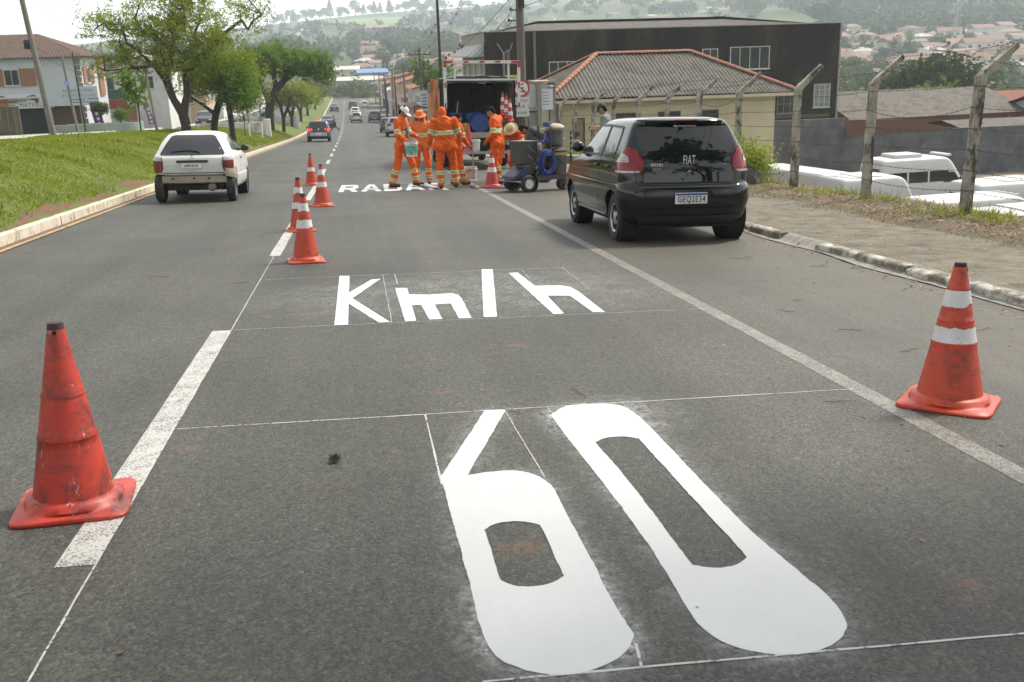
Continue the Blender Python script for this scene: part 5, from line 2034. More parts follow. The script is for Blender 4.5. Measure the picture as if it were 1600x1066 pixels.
def truck():
 t = thing('works_truck', 'works truck with black tarpaulin cover and open back, parked at right', 'truck', mw=on_road(3.86, 31.4, 0, .004))
 hw = 1.12
 # deck, side boards, chassis, wheels, cab (all seen from behind; the body runs ahead to y = 5)
 d = MB()
 for k in range(8):
  d.box((-hw + .14 + k * .28, 2.0, 1.02), (.272, 4.6, .06))
 deck = MB().box((0, 2.0, .96), (2 * hw, 4.7, .09)).build('deck', DARKM, t)
 for k in range(8):
  MB().box((-hw + .14 + k * .28, 2.0, 1.035), (.270, 4.6, .05)).build('plank', PLANK, deck)
 MB().box((0, -.36, 1.00), (2 * hw + .02, .05, .17)).build('deck_edge', mat('worn_cream', (0.40, 0.36, 0.28), (0.26, 0.22, 0.17), 7, .7, c3=(.1, .07, .05), s3=6), t)
 for sx in (-.42, .42):
  MB().box((sx, 2.4, .78), (.12, 6.4, .24)).build('chassis_rail', DARKM, t)
 for yy in (1.0, 5.6):
  for sg in (-1, 1):
   for dx in ((0, .26) if yy < 3 else (.1,)):
    wheel(t, sg * (.95 - dx * 1), yy, .46, .24, detail=False)
  MB().tube([(-.9, yy, .46), (.9, yy, .46)], .09, 10).build('axle', DARKM, t)
 MB().box((0, -.30, .62), (2.05, .12, .14)).build('rear_bar', DARKM, t)
 MB().ball((.0, .9, .52), (.26, .26, .24), 14).build('differential', DARKM, t, True)
 # low work platform hung behind the deck
 MB().box((.05, -.95, .50), (2.05, .95, .05)).build('platform', DARKM, t)
 MB().box((.05, -1.435, .50), (2.07, .03, .08)).build('platform_edge', GALV, t)
 for sx in (-.85, .95):
  MB().tube([(sx, -.45, .85), (sx, -.6, .52)], .03, 8).build('platform_strut', DARKM, t)
 # cover: hoops, black sheet, side sheets, dark front board
 rows = []
 for j in range(16):
  y = -.30 + 4.7 * j / 15
  row = []
  for k in range(19):
   u = -1 + 2 * k / 18
   x = u * (hw + .05)
   z = 2.70 + .10 * (1 - abs(u) ** 2.5) + .035 * noise.noise(Vector((x * 3, y * 1.5, 0))) + .02 * noise.noise(Vector((x * 9, y * 3, 4)))
   if j == 0:
    z -= .02 + .02 * abs(noise.noise(Vector((x * 6, 1, 1))))
   row.append(Vector((x, y + (.03 * noise.noise(Vector((x * 4, 3, 0))) if j == 0 else 0), z)))
  e = (hw + .06)
  row = [Vector((-e - .01, y, 2.38 + .05 * noise.noise(Vector((y * 2, 0, 1)))))] + row + [Vector((e + .01, y, 2.38 + .05 * noise.noise(Vector((y * 2, 5, 1)))))]
  rows.append(row)
 front = [Vector((p.x * 1.0, p.y - .015, p.z - (.16 + .05 * noise.noise(Vector((p.x * 5, 0, 2)))) * (1 if 0 < i < 20 else .3))) for i, p in enumerate(rows[0])]
 MB().grid([front] + rows).build('cover', TARP, t, True, 70)
 for sg, mt, nm in ((-1, OTARP, 'side_sheet'), (1, TARP, 'side_sheet')):
  rws = []
  for j in range(20):
   y = -.34 + 4.7 * j / 19
   rws.append([Vector((sg * (hw + .045 + .03 * noise.noise(Vector((y * 5, z * 2, sg)))), y, z)) for z in (.98, 1.3, 1.7, 2.1, 2.5, 2.66)])
  MB().grid(rws).build(nm, mt, t, True, 70)
 # orange sheet turned round the left rear corner
 rws = []
 for j in range(9):
  z = 1.0 + 1.68 * j / 8
  rws.append([Vector((-hw - .10 - .22 * k / 4 + .02 * noise.noise(Vector((k, z * 4, 0))), -.36 + .06 * math.sin(k * 2.2 + z * 3) + .10 * k / 4, z)) for k in range(5)])
 MB().grid(rws).build('corner_sheet', OTARP, t, True, 70)
 MB().box((0, 4.25, 1.86), (2 * hw - .05, .05, 1.65)).build('front_board', TIN, t)
 for sg in (-1, 1):
  MB().box((sg * (hw - .03), 2.0, 1.86), (.03, 4.4, 1.6)).build('inner_wall', TIN, t)
  MB().tube([(sg * (hw - .03), -.28, 1.05), (sg * (hw - .03), -.28, 2.64)], .04, 8).build('cover_post', DARKM, t)
 for xx in (-.35, .35):
  MB().box((xx, 4.20, 1.86), (.05, .04, 1.65)).build('board_rib', DARKM, t)
 for yy in (.2, 1.5, 2.8, 4.1):
  MB().tube([(-hw + .03, yy, 2.62), (-.5, yy, 2.70), (.5, yy, 2.70), (hw - .03, yy, 2.62)], .02, 6).build('hoop', DARKM, t)
 # white and red gantry frame standing at the rear
 fy = -1.40
 x0, x1, zb, zt = -1.10, 1.10, 1.80, 3.16
 fr = MB()
 fr.box((x0, fy, (zb + zt) / 2), (.085, .06, zt - zb)).box((x1, fy, (zb + zt) / 2), (.085, .06, zt - zb)).box((0, fy - .002, zt - .04), (x1 - x0 + .085, .058, .085))
 fr.box((0, fy + .05, 2.62), (x1 - x0, .04, .05))
 for xx in (-.80, .80):
  fr.box((xx, fy + .05, 2.88), (.055, .04, .50))
 for xx in (x0, x1):
  fr.box((xx + (.05 if xx < 0 else -.05), fy + .45, 1.15), (.07, .07, 1.45), m=1)
  fr.box((xx, fy + .22, 1.86), (.06, .5, .06), m=1)
 g = fr.build('gantry_frame', [FRW, DARKM], t)
 for xx in (-.47, 0, .47):
  MB().box((xx, fy - .034, zt - .04), (.15, .008, .05)).build('reflector', FRR, g)
 for sx in (x0, x1):
  MB().box((sx, fy - .034, zt - .10), (.075, .008, .19)).build('reflector', FRR, g)
  MB().box((sx - (.13 if sx > 0 else -.13), fy - .0345, zt - .04), (.20, .008, .06)).build('reflector', FRR, g)
  MB().box((sx, fy - .034, 2.46), (.045, .008, .16)).build('reflector', FRR, g)
  MB().box((sx, fy - .034, 1.88), (.045, .008, .14)).build('reflector', FRR, g)
 # cab ahead and its left mirror
 cb = MB().box((0, 5.6, 1.55), (2.1, 1.7, 1.9), bev=.12).build('cab', mat('cab_white', (.6, .6, .58), None, 3, .4, coat=.4), t, True)
 MB().tube([(-1.05, 5.9, 1.9), (-1.42, 5.8, 1.95)], .02, 6).build('mirror_arm', DARKM, t)
 mr = MB().box((-1.47, 5.75, 1.75), (.24, .10, .46), bev=.04).build('mirror', BLACKP, t, True)
 MB().box((-1.47, 5.695, 1.80), (.18, .004, .26)).build('mirror_glass', mat('mirror_glass', (.5, .52, .52), None, 3, .05, metal=1), mr)
 return t


truck()
TM = on_road(3.86, 31.4, 0, .004)


def tp(x, y, z):
 return TM @ Vector((x, y, z))


BLUEB = mat('blue_drum', (0.022, 0.07, 0.26), (0.015, 0.05, 0.19), 5, .35, c3=(.1, .12, .16), s3=5, t3=(.6, .75))


def drum(p, r, h, mt, label, name='drum', lying=False, group='drums on the truck'):
 t = thing(name, label, 'drum', p, 0, group)
 M = Matrix.Identity(4)
 if lying:
  M = Matrix.Translation((0, 0, r)) @ Matrix.Rotation(math.pi / 2, 4, 'X') @ Matrix.Translation((0, 0, -h / 2))
 MB().lathe([(r * .9, 0), (r, .03), (r, h * .30), (r * 1.03, h * .33), (r, h * .36), (r, h * .64), (r * 1.03, h * .67), (r, h * .70), (r, h * .93), (r * .93, h), (r * .88, h), (r * .88, h - .02), (.001, h - .02)], 24, M).build('barrel', mt, t, True, 30)
 for sx in (-.5, .5):
  MB().lathe([(.03, h - .02), (.03, h + .005), (.001, h + .005)], 10, M @ Matrix.Translation((sx * r, 0, 0))).build('cap', BLACKP, t)
 return t


drum(tp(.08, .10, 1.065), .30, .58, BLUEB, 'blue drum lying in the middle of the truck bed', lying=True)
drum(tp(-.62, .7, 1.065), .28, .62, BLUEB, 'blue drum at the left inside the truck bed')
drum(tp(-.10, 1.2, 1.065), .28, .62, BLUEB, 'blue drum behind the lying one on the truck bed')
drum(tp(.72, .25, 1.065), .20, .45, mat('green_drum', (.02, .14, .06), None, 5, .4), 'small green drum by the right worker on the truck bed')
drum(tp(-.35, -.02, 1.065), .12, .30, mat('yellow_can', (.55, .42, .03), None, 5, .4), 'yellow can with dark lid on the truck bed', 'paint_can', group='cans on the truck')


def bucket(p, r, h, label, lab=None, handle=True, dirt=None, cat='bucket'):
 t = thing('bucket', label, cat, p)
 BW = mat('bucket_white', (.60, .60, .56), (.48, .47, .43), 5, .5, c3=(.10, .11, .12), s3=7, t3=(.56, .64)) if dirt else mat('bucket_clean', (.62, .63, .60), (.52, .53, .5), 5, .45)
 MB().lathe([(r * .82, 0), (r * .98, h * .84), (r * 1.06, h * .86), (r * 1.06, h), (r * .97, h), (r * .95, h * .9), (r * .80, .02), (.001, .02)], 24).build('pail', BW, t, True, 35) if False else None
 MB().lathe([(r * .82, 0), (r * .96, h * .80), (r * 1.06, h * .82), (r * 1.06, h * .88), (r, h * .90), (r * 1.03, h), (r * .97, h), (r * .82, .03), (.001, .03)], 24).build('pail', BW, t, True, 35)
 if lab:
  MB().lathe([(r * .845 + .003, h * .12), (r * .945 + .003, h * .72)], 24).build('label', lab, t, True)
 if handle:
  pts = [(r * 1.05 * math.cos(a), 0, h * .85 + (.75 * r if handle == 'up' else -.55 * r) * math.sin(a)) for a in [math.pi * k / 10 for k in range(11)]]
  pts = [(p_[0], -.02 if handle != 'up' else 0, p_[2]) if handle == 'up' else (p_[0], -r * .9 * math.sin(math.pi * i / 10), p_[2]) for i, p_ in enumerate(pts)]
  MB().tube(pts, .004, 5, False).build('handle', GALV, t)
 return t


bucket((2.80, 24.3, gz(2.8, 24.3) + .004), .165, .36, 'paint-smeared white bucket standing on the road behind the workers', dirt=True)
bucket(tp(-.17, -1.05, .53), .13, .36, 'white bucket standing on the truck platform between the cones', dirt=True)
RT = mat('red_tray', (.40, .03, .04), None, 5, .4)
mb = MB().box((0, 0, .012), (.34, .26, .024), bev=.008)
for sx, sy, lx, ly in ((-.17, 0, .02, .26), (.17, 0, .02, .26), (0, -.13, .34, .02), (0, .13, .34, .02)):
 mb.box((sx, sy, .06), (lx, ly, .10), bev=.006)
o = mb.build('paint_tray', RT)
o.matrix_world = on_road(2.47, 23.9, .1, .004)
tag(o, 'small red paint tray on the road at the feet of the workers', 'tray')

# cones stored on the truck
cone(Matrix.Translation(tp(-.38, -.92, .53)), 'plain pinkish-red cone on the left of the truck platform', CONE_P, .86, .42, 0, bands=((.02, .08),), group='cones carried by the truck')
for k, (dx, dz) in enumerate(((-.02, .0), (.01, .045))):
 pass
cone(Matrix.Translation(tp(.42, -.92, .53)), 'faded orange cone on the right of the truck platform', CONE_C, .90, .44, .2, bands=((.02, .07),), group='cones carried by the truck')
cone(Matrix.Translation(tp(-.60, -.30, 1.09)), 'small red cone with one wide white band on the deck edge', CONE_B, .50, .28, 0, bands=((.35, .70),), group='cones carried by the truck')
for k, (dx, dy, dz, lb) in enumerate(((.76, -.42, 1.58, 'leftmost striped cone hanging at the right rear of the truck'), (.86, -.47, 1.50, 'middle striped cone hanging at the right rear of the truck'), (.97, -.52, 1.40, 'lowest striped cone hanging at the right rear of the truck'))):
 cone(Matrix.Translation(tp(dx, dy, dz)), lb, CONE_P, .72, .26, .3 * k, bands=((.26, .42), (.60, .76)), group='cones carried by the truck')
mb = MB().box((.90, -.45, 1.37), (.55, .34, .03)).box((1.0, -.3, 1.22), (.05, .05, .30)).box((.75, -.3, 1.22), (.05, .05, .30))
hk = mb.build('cone_shelf', DARKM)
hk.matrix_world = TM
tag(hk, 'dark shelf bracket holding striped cones on the truck corner', 'bracket')
# cardboard box, plank by the pole
bx = MB().box((0, 0, .2), (.42, .36, .40), bev=.006).box((0, 0, .402), (.05, .36, .004), m=1).build('cardboard_box', [mat('cardboard', (.30, .20, .11), (.22, .145, .08), 5, .85), mat('parcel_tape', (.36, .27, .16), None, 5, .4)])
bx.location = tp(1.0, .25, 1.065)
tag(bx, 'brown cardboard box at the right corner of the truck bed', 'box')
pk = MB().box((0, 0, .55), (.14, .04, 1.1), bev=.004).build('timber_plank', mat('pale_timber', (.42, .33, .19), (.32, .25, .14), 5, .8, stretch=(4, 4, .5)))
pk.location = (5.62, 33.2, gz(5.6, 33.2) + .09)
pk.rotation_euler = (R(-6), 0, .3)
tag(pk, 'pale upright timber plank left of the pole', 'plank')
# stick leaning in the truck
sk = MB().tube([tp(-.75, -.2, 1.07), tp(-.55, .3, 2.0)], .022, 8).build('tool_handle', mat('grey_handle', (.30, .30, .30), None, 5, .6))
tag(sk, 'grey tool handle leaning inside the left of the truck', 'handle')

# pallets stacked on the pavement behind the truck
PAL = mat('pallet_wood', (.24, .17, .11), (.14, .10, .065), 5, .9, .3, 20)


def pallet(x, y, z, rz, label):
 t = thing('pallet', label, 'pallet', (x, y, z), rz, 'pallets stacked on the pavement')
 for k in range(7):
  MB().box((-.54 + k * .18, 0, .125), (.10, 1.0, .022)).build('slat', PAL, t)
 for k in range(3):
  MB().box((0, -.45 + k * .45, .102), (1.2, .09, .022)).build('stringer', PAL, t)
  MB().box((0, -.45 + k * .45, .011), (1.2, .09, .022)).build('bottom_board', PAL, t)
  for j in range(3):
   MB().box((-.54 + j * .54, -.45 + k * .45, .057), (.11, .09, .068)).build('block', PAL, t)


for k in range(7):
 pallet(6.95 + random.Random(k).uniform(-.05, .05), 37.6, gz(6.95, 37.6) + .13 + k * .137, random.Random(k + 5).uniform(-.08, .08) + .05, ('topmost' if k == 6 else ('sixth', 'fifth', 'fourth', 'third', 'second')[5 - k] if k > 0 else 'lowest') + ' wooden pallet of the stack behind the machine')


# ------------------------------------------------------------------ line marking machine
def striping_machine():
 t = thing('line_marking_machine', 'dark line marking machine with blue hose coil and grey tank', 'machine', mw=on_road(3.80, 20.85, R(112), .004))
 # local: +Y forward (front wheels), x right; the wheels show their white rims to the camera
 MG = mat('machine_grey', (.042, .044, .038), (.026, .027, .024), 4, .6, c3=(.09, .085, .075), s3=8, t3=(.58, .72))
 MD = mat('machine_dark', (.03, .032, .033), (.02, .02, .02), 6, .5, c3=(.12, .11, .1), s3=9, t3=(.6, .72))
 BLU = mat('hose_blue', (.02, .045, .26), (.012, .03, .17), 6, .4)
 RW = mat('rim_white', (.60, .60, .56), (.45, .45, .41), 6, .5)
 # chassis
 fr = MB().box((0, 0, .26), (.62, 1.15, .05)).box((.28, -.1, .30), (.04, 1.2, .05)).box((-.28, -.1, .30), (.04, 1.2, .05))
 fr.build('chassis', MD, t)
 for sg in (-1, 1):
  w = MB()
  r, q = .175, .07
  M = Matrix.Translation((sg * .33, .42, r)) @ Matrix.Rotation(sg * math.pi / 2, 4, 'Y')
  w.lathe([(r * .55, -q), (r * .88, -q), (r, -q * .6), (r, q * .6), (r * .88, q), (r * .58, q), (r * .55, q * .6)], 26, M)
  wh = w.build('wheel', RUBBER, t, True, 35)
  MB().lathe([(r * .60, q * .7), (r * .57, q * .95), (r * .48, q * .6), (r * .22, q * .5), (r * .2, q * 1.0), (.001, q * 1.05)], 20, M).build('rim', RW, wh, True, 30)
  for k in range(5):
   a = 2 * math.pi * k / 5
   MB().ball(M @ Vector((math.cos(a) * r * .34, math.sin(a) * r * .34, q * .62)), .010, 6).build('wheel_nut', MD, wh)
  mg = MB()
  mg.grid([[M @ Vector((math.cos(a) * (r + .03), math.sin(a) * (r + .03), zz)) for zz in (-q * 1.15, q * 1.15)] for a in [R(-20 - 14 * k) if sg > 0 else R(200 + 14 * k) for k in range(11)]])
  mg.build('mudguard', MD, t, True)
 wb = MB().lathe([(.07, -.03), (.11, -.03), (.125, 0), (.11, .03), (.07, .03)], 20, Matrix.Translation((0, -.62, .125)) @ Matrix.Rotation(math.pi / 2, 4, 'Y')).build('rear_wheel', RUBBER, t, True)
 MB().tube([(0, -.62, .125), (0, -.52, .30)], .02, 8).build('wheel_fork', MD, t)
 # blue sloping nose and bumper bar
 nb = MB()
 nb.prism([(-.24, .40, .28), (-.24, .74, .26), (-.24, .70, .32), (-.24, .40, .52)], 0, (.48, 0, 0))
 nb.build('nose', mat('machine_blue', (.010, .022, .065), (.008, .015, .045), 5, .45, c3=(.3, .3, .3), s3=8, t3=(.6, .7)), t)
 MB().tube([(-.42, .66, .22), (.42, .66, .22)], .02, 8).build('bumper_bar', GALV, t)
 # grey box at the front
 MB().box((.02, .30, .80), (.40, .42, .46), bev=.015).build('control_box', MG, t)
 MB().box((.02, .30, 1.035), (.43, .45, .012)).build('box_lid', GALV, t)
 eng = MB().box((-.02, .18, .44), (.40, .50, .24), bev=.02)
 eng.lathe([(.10, 0), (.11, .06), (.06, .10)], 16, Matrix.Translation((.2, .15, .44)) @ Matrix.Rotation(math.pi / 2, 4, 'Y'))
 eng.build('engine', MD, t, True)
 # tanks
 for (xx, yy, r, z0, h, lb) in ((-.06, -.42, .25, .30, .52, 'tank'), (-.05, -.40, .20, .92, .30, 'hopper')):
  tk = MB().lathe([(r * .8, z0 - .02), (r, z0 + .03), (r, z0 + h - .03), (r * 1.04, z0 + h - .02), (r * 1.04, z0 + h + .01), (r * .7, z0 + h + .05), (.001, z0 + h + .06)], 26, Matrix.Translation((xx, yy, 0)))
  tko = tk.build(lb, MG if lb == 'tank' else mat('hopper_grey', (.07, .07, .063), (.04, .04, .037), 5, .5), t, True, 35)
  if lb == 'tank':
   MB().lathe([(r * 1.005, z0 + h - .09), (r * 1.012, z0 + h - .03)], 26, Matrix.Translation((xx, yy, 0))).build('tank_band', mat('band_ochre', (.34, .22, .06), None, 8, .6), tko, True)
 sack = MB().ball((-.05, -.42, 1.30), (.23, .20, .09), 14)
 sack.build('sack', mat('paper_sack', (.46, .42, .32), (.36, .32, .24), 6, .8, .6, 9), t, True)
 MB().box((-.05, -.25, 1.37), (.14, .18, .10), bev=.02, rz=.5).build('blue_cap', BLU, t, True)
 # blue hose coil hung on the side facing the street
 coil = MB()
 rnd = random.Random(2)
 for k in range(11):
  pts = []
  rr_ = .205 - .012 * (k % 5) + rnd.uniform(-.018, .018)
  oy, oz = rnd.uniform(-.02, .02), rnd.uniform(-.03, .02)
  for j in range(25):
   a = 2 * math.pi * j / 24
   pts.append((-.30 - .008 * k + .01 * math.sin(a * 2 + k), -.06 + oy + rr_ * .85 * math.cos(a), .60 + oz + (rr_ + .03) * math.sin(a)))
  coil.tube(pts, .011, 6, False)
 coil.build('hose_coil', BLU, t, True)
 bh = MB()
 for k in range(9):
  y0, z0 = rnd.uniform(-.6, .35), rnd.uniform(.35, .95)
  bh.tube([(-.22, y0, z0), (-.33, y0 - .05, z0 - .1), (-.34 + .1 * rnd.random(), y0 - .16, z0 - rnd.uniform(-.2, .25)), (-.22, y0 - .3, z0 + rnd.uniform(-.15, .2))], .010, 6)
 bh.build('black_hoses', BLACKP, t, True)
 for k in range(6):
  MB().box((-.27, rnd.uniform(-.65, .3), rnd.uniform(.34, .55)), (.06, rnd.uniform(.05, .13), rnd.uniform(.05, .10)), bev=.008).build('fitting', STEEL if k % 2 else MD, t)
 MB().box((-.24, .08, .92), (.05, .10, .16), bev=.01).build('valve_block', STEEL, t)
 MB().box((-.27, -.06, .80), (.10, .06, .05)).build('hose_hook', MD, t)
 bl = MB()
 for k in range(5):
  a = k * 1.3
  bl.tube([(-.12, .05, .90 + .04 * k), (-.2, -.05 - .04 * k, 1.02 + .03 * math.sin(a)), (-.10, -.16, 1.12 + .03 * k), (-.02 - .04 * k, -.26, 1.16)], .012, 6)
 bl.build('blue_hoses', BLU, t, True)
 # posts, handlebar, gauges, black cables
 for (xx, yy, h) in ((.24, -.20, 1.32), (-.24, -.20, 1.32), (-.26, -.70, 1.22), (.24, -.70, 1.05)):
  MB().tube([(xx, yy, .28), (xx, yy, h)], .022, 8).build('post', MD, t, True)
 MB().tube([(.26, -.70, 1.05), (.28, -.92, 1.06)], .016, 8).build('handlebar', GALV, t)
 MB().tube([(-.24, -.70, 1.0), (-.26, -.92, 1.02)], .016, 8).build('handlebar', GALV, t)
 for k in range(4):
  MB().lathe([(.025, -.02), (.032, 0), (.025, .02)], 12, Matrix.Translation((-.28, -.70, .80 + .11 * k)) @ Matrix.Rotation(math.pi / 2, 4, 'Y')).build('valve', STEEL, t, True)
 MB().lathe([(.05, 0), (.055, .02), (.04, .035)], 16, Matrix.Translation((-.26, -.88, 1.16)) @ Matrix.Rotation(math.pi / 2, 4, 'Y')).build('gauge', MD, t, True)
 cb = MB()
 for k in range(6):
  y0 = -.35 - .08 * k
  cb.tube([(-.25, y0, .30), (-.33 - .02 * k, y0 - .06, .10), (-.30, y0 - .16, .015 + .01 * (k % 2)), (-.10, y0 - .22, .02), (.0, y0 - .25, .28)], .011, 6)
 cb.build('black_cables', BLACKP, t, True)
 MB().box((.05, -.98, .62), (.46, .34, .18), bev=.02).build('bead_box', mat('bead_box_grey', (.34, .33, .30), (.24, .23, .2), 6, .6), t)
 MB().box((.05, -.98, .40), (.05, .05, .32)).build('bead_stand', MD, t)
 return t


striping_machine()
# cable trailing on the road from the machine
pts = []
for k in range(30):
 tt = k / 29
 x = 3.3 - .95 * math.sin(tt * 2.6) - .25 * math.sin(tt * 9)
 y = 21.6 + .9 * tt + .12 * math.sin(tt * 13)
 pts.append((x, y, gz(x, y) + .014))
tag(MB().tube(pts, .010, 6).build('hose', BLACKP, None, True), 'thin black hose lying round the cone by the machine', 'hose')

# leafy shrub at the fence, right of the car (built with the plants below)
# ------------------------------------------------------------------ small signs on the left strip
sg_ = thing('speed_sign', 'round speed limit sign on a green and white post in the grass', 'sign', (-5.55, 66, berm(-5.55, 66)))
MB().tube([(0, 0, -.2), (0, 0, .95)], .045, 10).build('post_base', SIGNW, sg_)
GRNP = mat('post_green', (.02, .20, .11), None, 5, .5)
MB().tube([(0, 0, .95), (0, 0, 2.0)], .045, 10).build('post', GRNP, sg_)
MB().lathe([(.26, 0), (.26, .012)], 28, Matrix.Translation((0, -.06, 2.22)) @ Matrix.Rotation(math.pi / 2, 4, 'X')).build('disc', SIGNW, sg_)
MB().lathe([(.26, .013), (.26, .018), (.205, .018), (.205, .013)], 28, Matrix.Translation((0, -.06, 2.22)) @ Matrix.Rotation(math.pi / 2, 4, 'X'), closed=True).build('ring', RED, sg_)
lettering('60', .22, SIGNK, sg_, (0, -.08, 2.22))
gp = thing('green_post', 'green and white post without a sign left of the speed sign', 'post', (-5.95, 62, berm(-5.95, 62)))
MB().tube([(0, 0, -.2), (0, 0, .75)], .045, 10).build('post_base', SIGNW, gp)
MB().tube([(0, 0, .75), (0, 0, 2.1)], .045, 10).build('post', GRNP, gp)
LIME = mat('limewash', (.58, .56, .50), (.46, .44, .38), 2, .9, c3=(.30, .22, .17), s3=1.5, t3=(.5, .65))
for (x, y, L, h, lb) in ((-5.6, 70, 4.5, 1.25, 'low whitewashed culvert wall in the grass right of the speed sign'), (-5.5, 108, 6, 1.5, 'second whitewashed culvert wall farther down the grass strip')):
 w = thing('culvert_wall', lb, 'wall', (x, y, berm(x, y) - .3), 0, 'whitewashed culvert walls')
 MB().box((-L / 2, 0, h / 2), (L, .25, h)).build('wall', LIME, w)
 MB().box((.12, 0, h / 2 + .08), (.36, .36, h + .16), bev=.03).build('pillar', mat('limewash_pale', (.66, .64, .58), None, 3, .9), w)
# ------------------------------------------------------------------ people
def capsule(mb, p0, p1, r0, r1, n=12):
 p0, p1 = Vector(p0), Vector(p1)
 d = p1 - p0
 L = d.length
 d = d.normalized() if L > 1e-6 else Vector((0, 0, 1))
 pts, rs = [], []
 for k in range(4):
  a = math.pi / 2 * k / 4
  pts.append(p0 - d * r0 * math.cos(a))
  rs.append(max(r0 * math.sin(a), r0 * .06))
 pts += [p0, p0 + d * L * .5, p1]
 rs += [r0, (r0 + r1) / 2, r1]
 for k in range(1, 5):
  a = math.pi / 2 * k / 4
  pts.append(p1 + d * r1 * math.sin(a))
  rs.append(max(r1 * math.cos(a), r1 * .06))
 mb.tube(pts, rs, n)


def fuse(mb, voxel, smooth=2, crease=0.0, seed=0, name='body'):
 """melts overlapping shapes into one continuous skin"""
 o = link('tmp_fuse', mb.mesh('tmp', BLACKP))
 md = o.modifiers.new('r', 'REMESH')
 md.mode = 'VOXEL'
 md.voxel_size = voxel
 md.adaptivity = 0
 if smooth:
  s = o.modifiers.new('s', 'SMOOTH')
  s.factor = .5
  s.iterations = smooth
 me = eval_mesh(o, name)
 d = o.data
 bpy.data.objects.remove(o)
 bpy.data.meshes.remove(d)
 if crease:
  co = [v.co.copy() for v in me.vertices]
  nr = [v.normal.copy() for v in me.vertices]
  for v, c, n in zip(me.vertices, co, nr):
   q = c + Vector((seed, seed * .7, 0))
   k = noise.noise(Vector((q.x * 9, q.y * 9, q.z * 14))) * .6 + noise.noise(Vector((q.x * 4, q.y * 4, q.z * 22 + q.x * 14))) * .7
   v.co = c + n * crease * k
 me.polygons.foreach_set('use_smooth', [True] * len(me.polygons))
 me.materials.clear()
 me.update()
 return me


SKIN = mat('skin', (0.33, 0.17, 0.105), (0.27, 0.135, 0.085), 12, .55)
HAIR = mat('dark_hair', (0.010, 0.008, 0.007), (.005, .0045, .004), 20, .85, .6, 60, spec=.15)
ORANGE = mat('orange_workwear', (0.74, 0.125, 0.010), (0.50, 0.070, 0.008), 6, .75, .5, 14, spec=.2, c3=(.28, .06, .02), s3=4.5, t3=(.56, .74))
ORANGE_F = mat('orange_workwear_faded', (0.70, 0.20, 0.055), (0.56, 0.14, 0.035), 5, .8, .35, 14, spec=.2, c3=(.42, .16, .07), s3=4)
REFL = mat('reflective_grey', (0.30, 0.34, 0.29), (0.22, 0.26, 0.21), 9, .4)
REFY = mat('reflective_yellow', (0.62, 0.66, 0.22), (0.52, 0.56, 0.16), 9, .5)
BOOT = mat('work_boot', (0.05, 0.035, 0.03), (0.03, 0.022, 0.018), 9, .8)
STRAW = mat('straw_hat', (0.52, 0.42, 0.25), (0.40, 0.31, 0.17), 12, .85, .4, 50)
PLAID = mat('plaid_shirt', (0.16, 0.17, 0.20), (0.07, 0.075, 0.09), 18, .85)
CAPW = mat('white_cap', (0.66, 0.66, 0.65), (.56, .56, .55), 6, .7)
JEANS = mat('dark_trousers', (0.02, 0.024, 0.034), (.012, .014, .02), 8, .85)
TEE = mat('slate_shirt', (0.045, 0.055, 0.065), (.03, .036, .044), 8, .85, .3, 12)
TEEG = mat('grey_shirt', (0.19, 0.21, 0.22), (.14, .155, .165), 8, .85, .3, 12)

STAND = dict(pelvis=(0, 0, .94), neck=(0, .01, 1.44), head=(0, .03, 1.585),
             shR=(.185, 0, 1.385), elR=(.235, -.03, 1.11), wrR=(.235, .05, .86),
             shL=(-.185, 0, 1.385), elL=(-.235, -.03, 1.11), wrL=(-.235, .05, .86),
             hipR=(.095, 0, .90), knR=(.11, .02, .49), anR=(.12, -.02, .085),
             hipL=(-.095, 0, .90), knL=(-.11, .02, .49), anL=(-.12, -.02, .085))


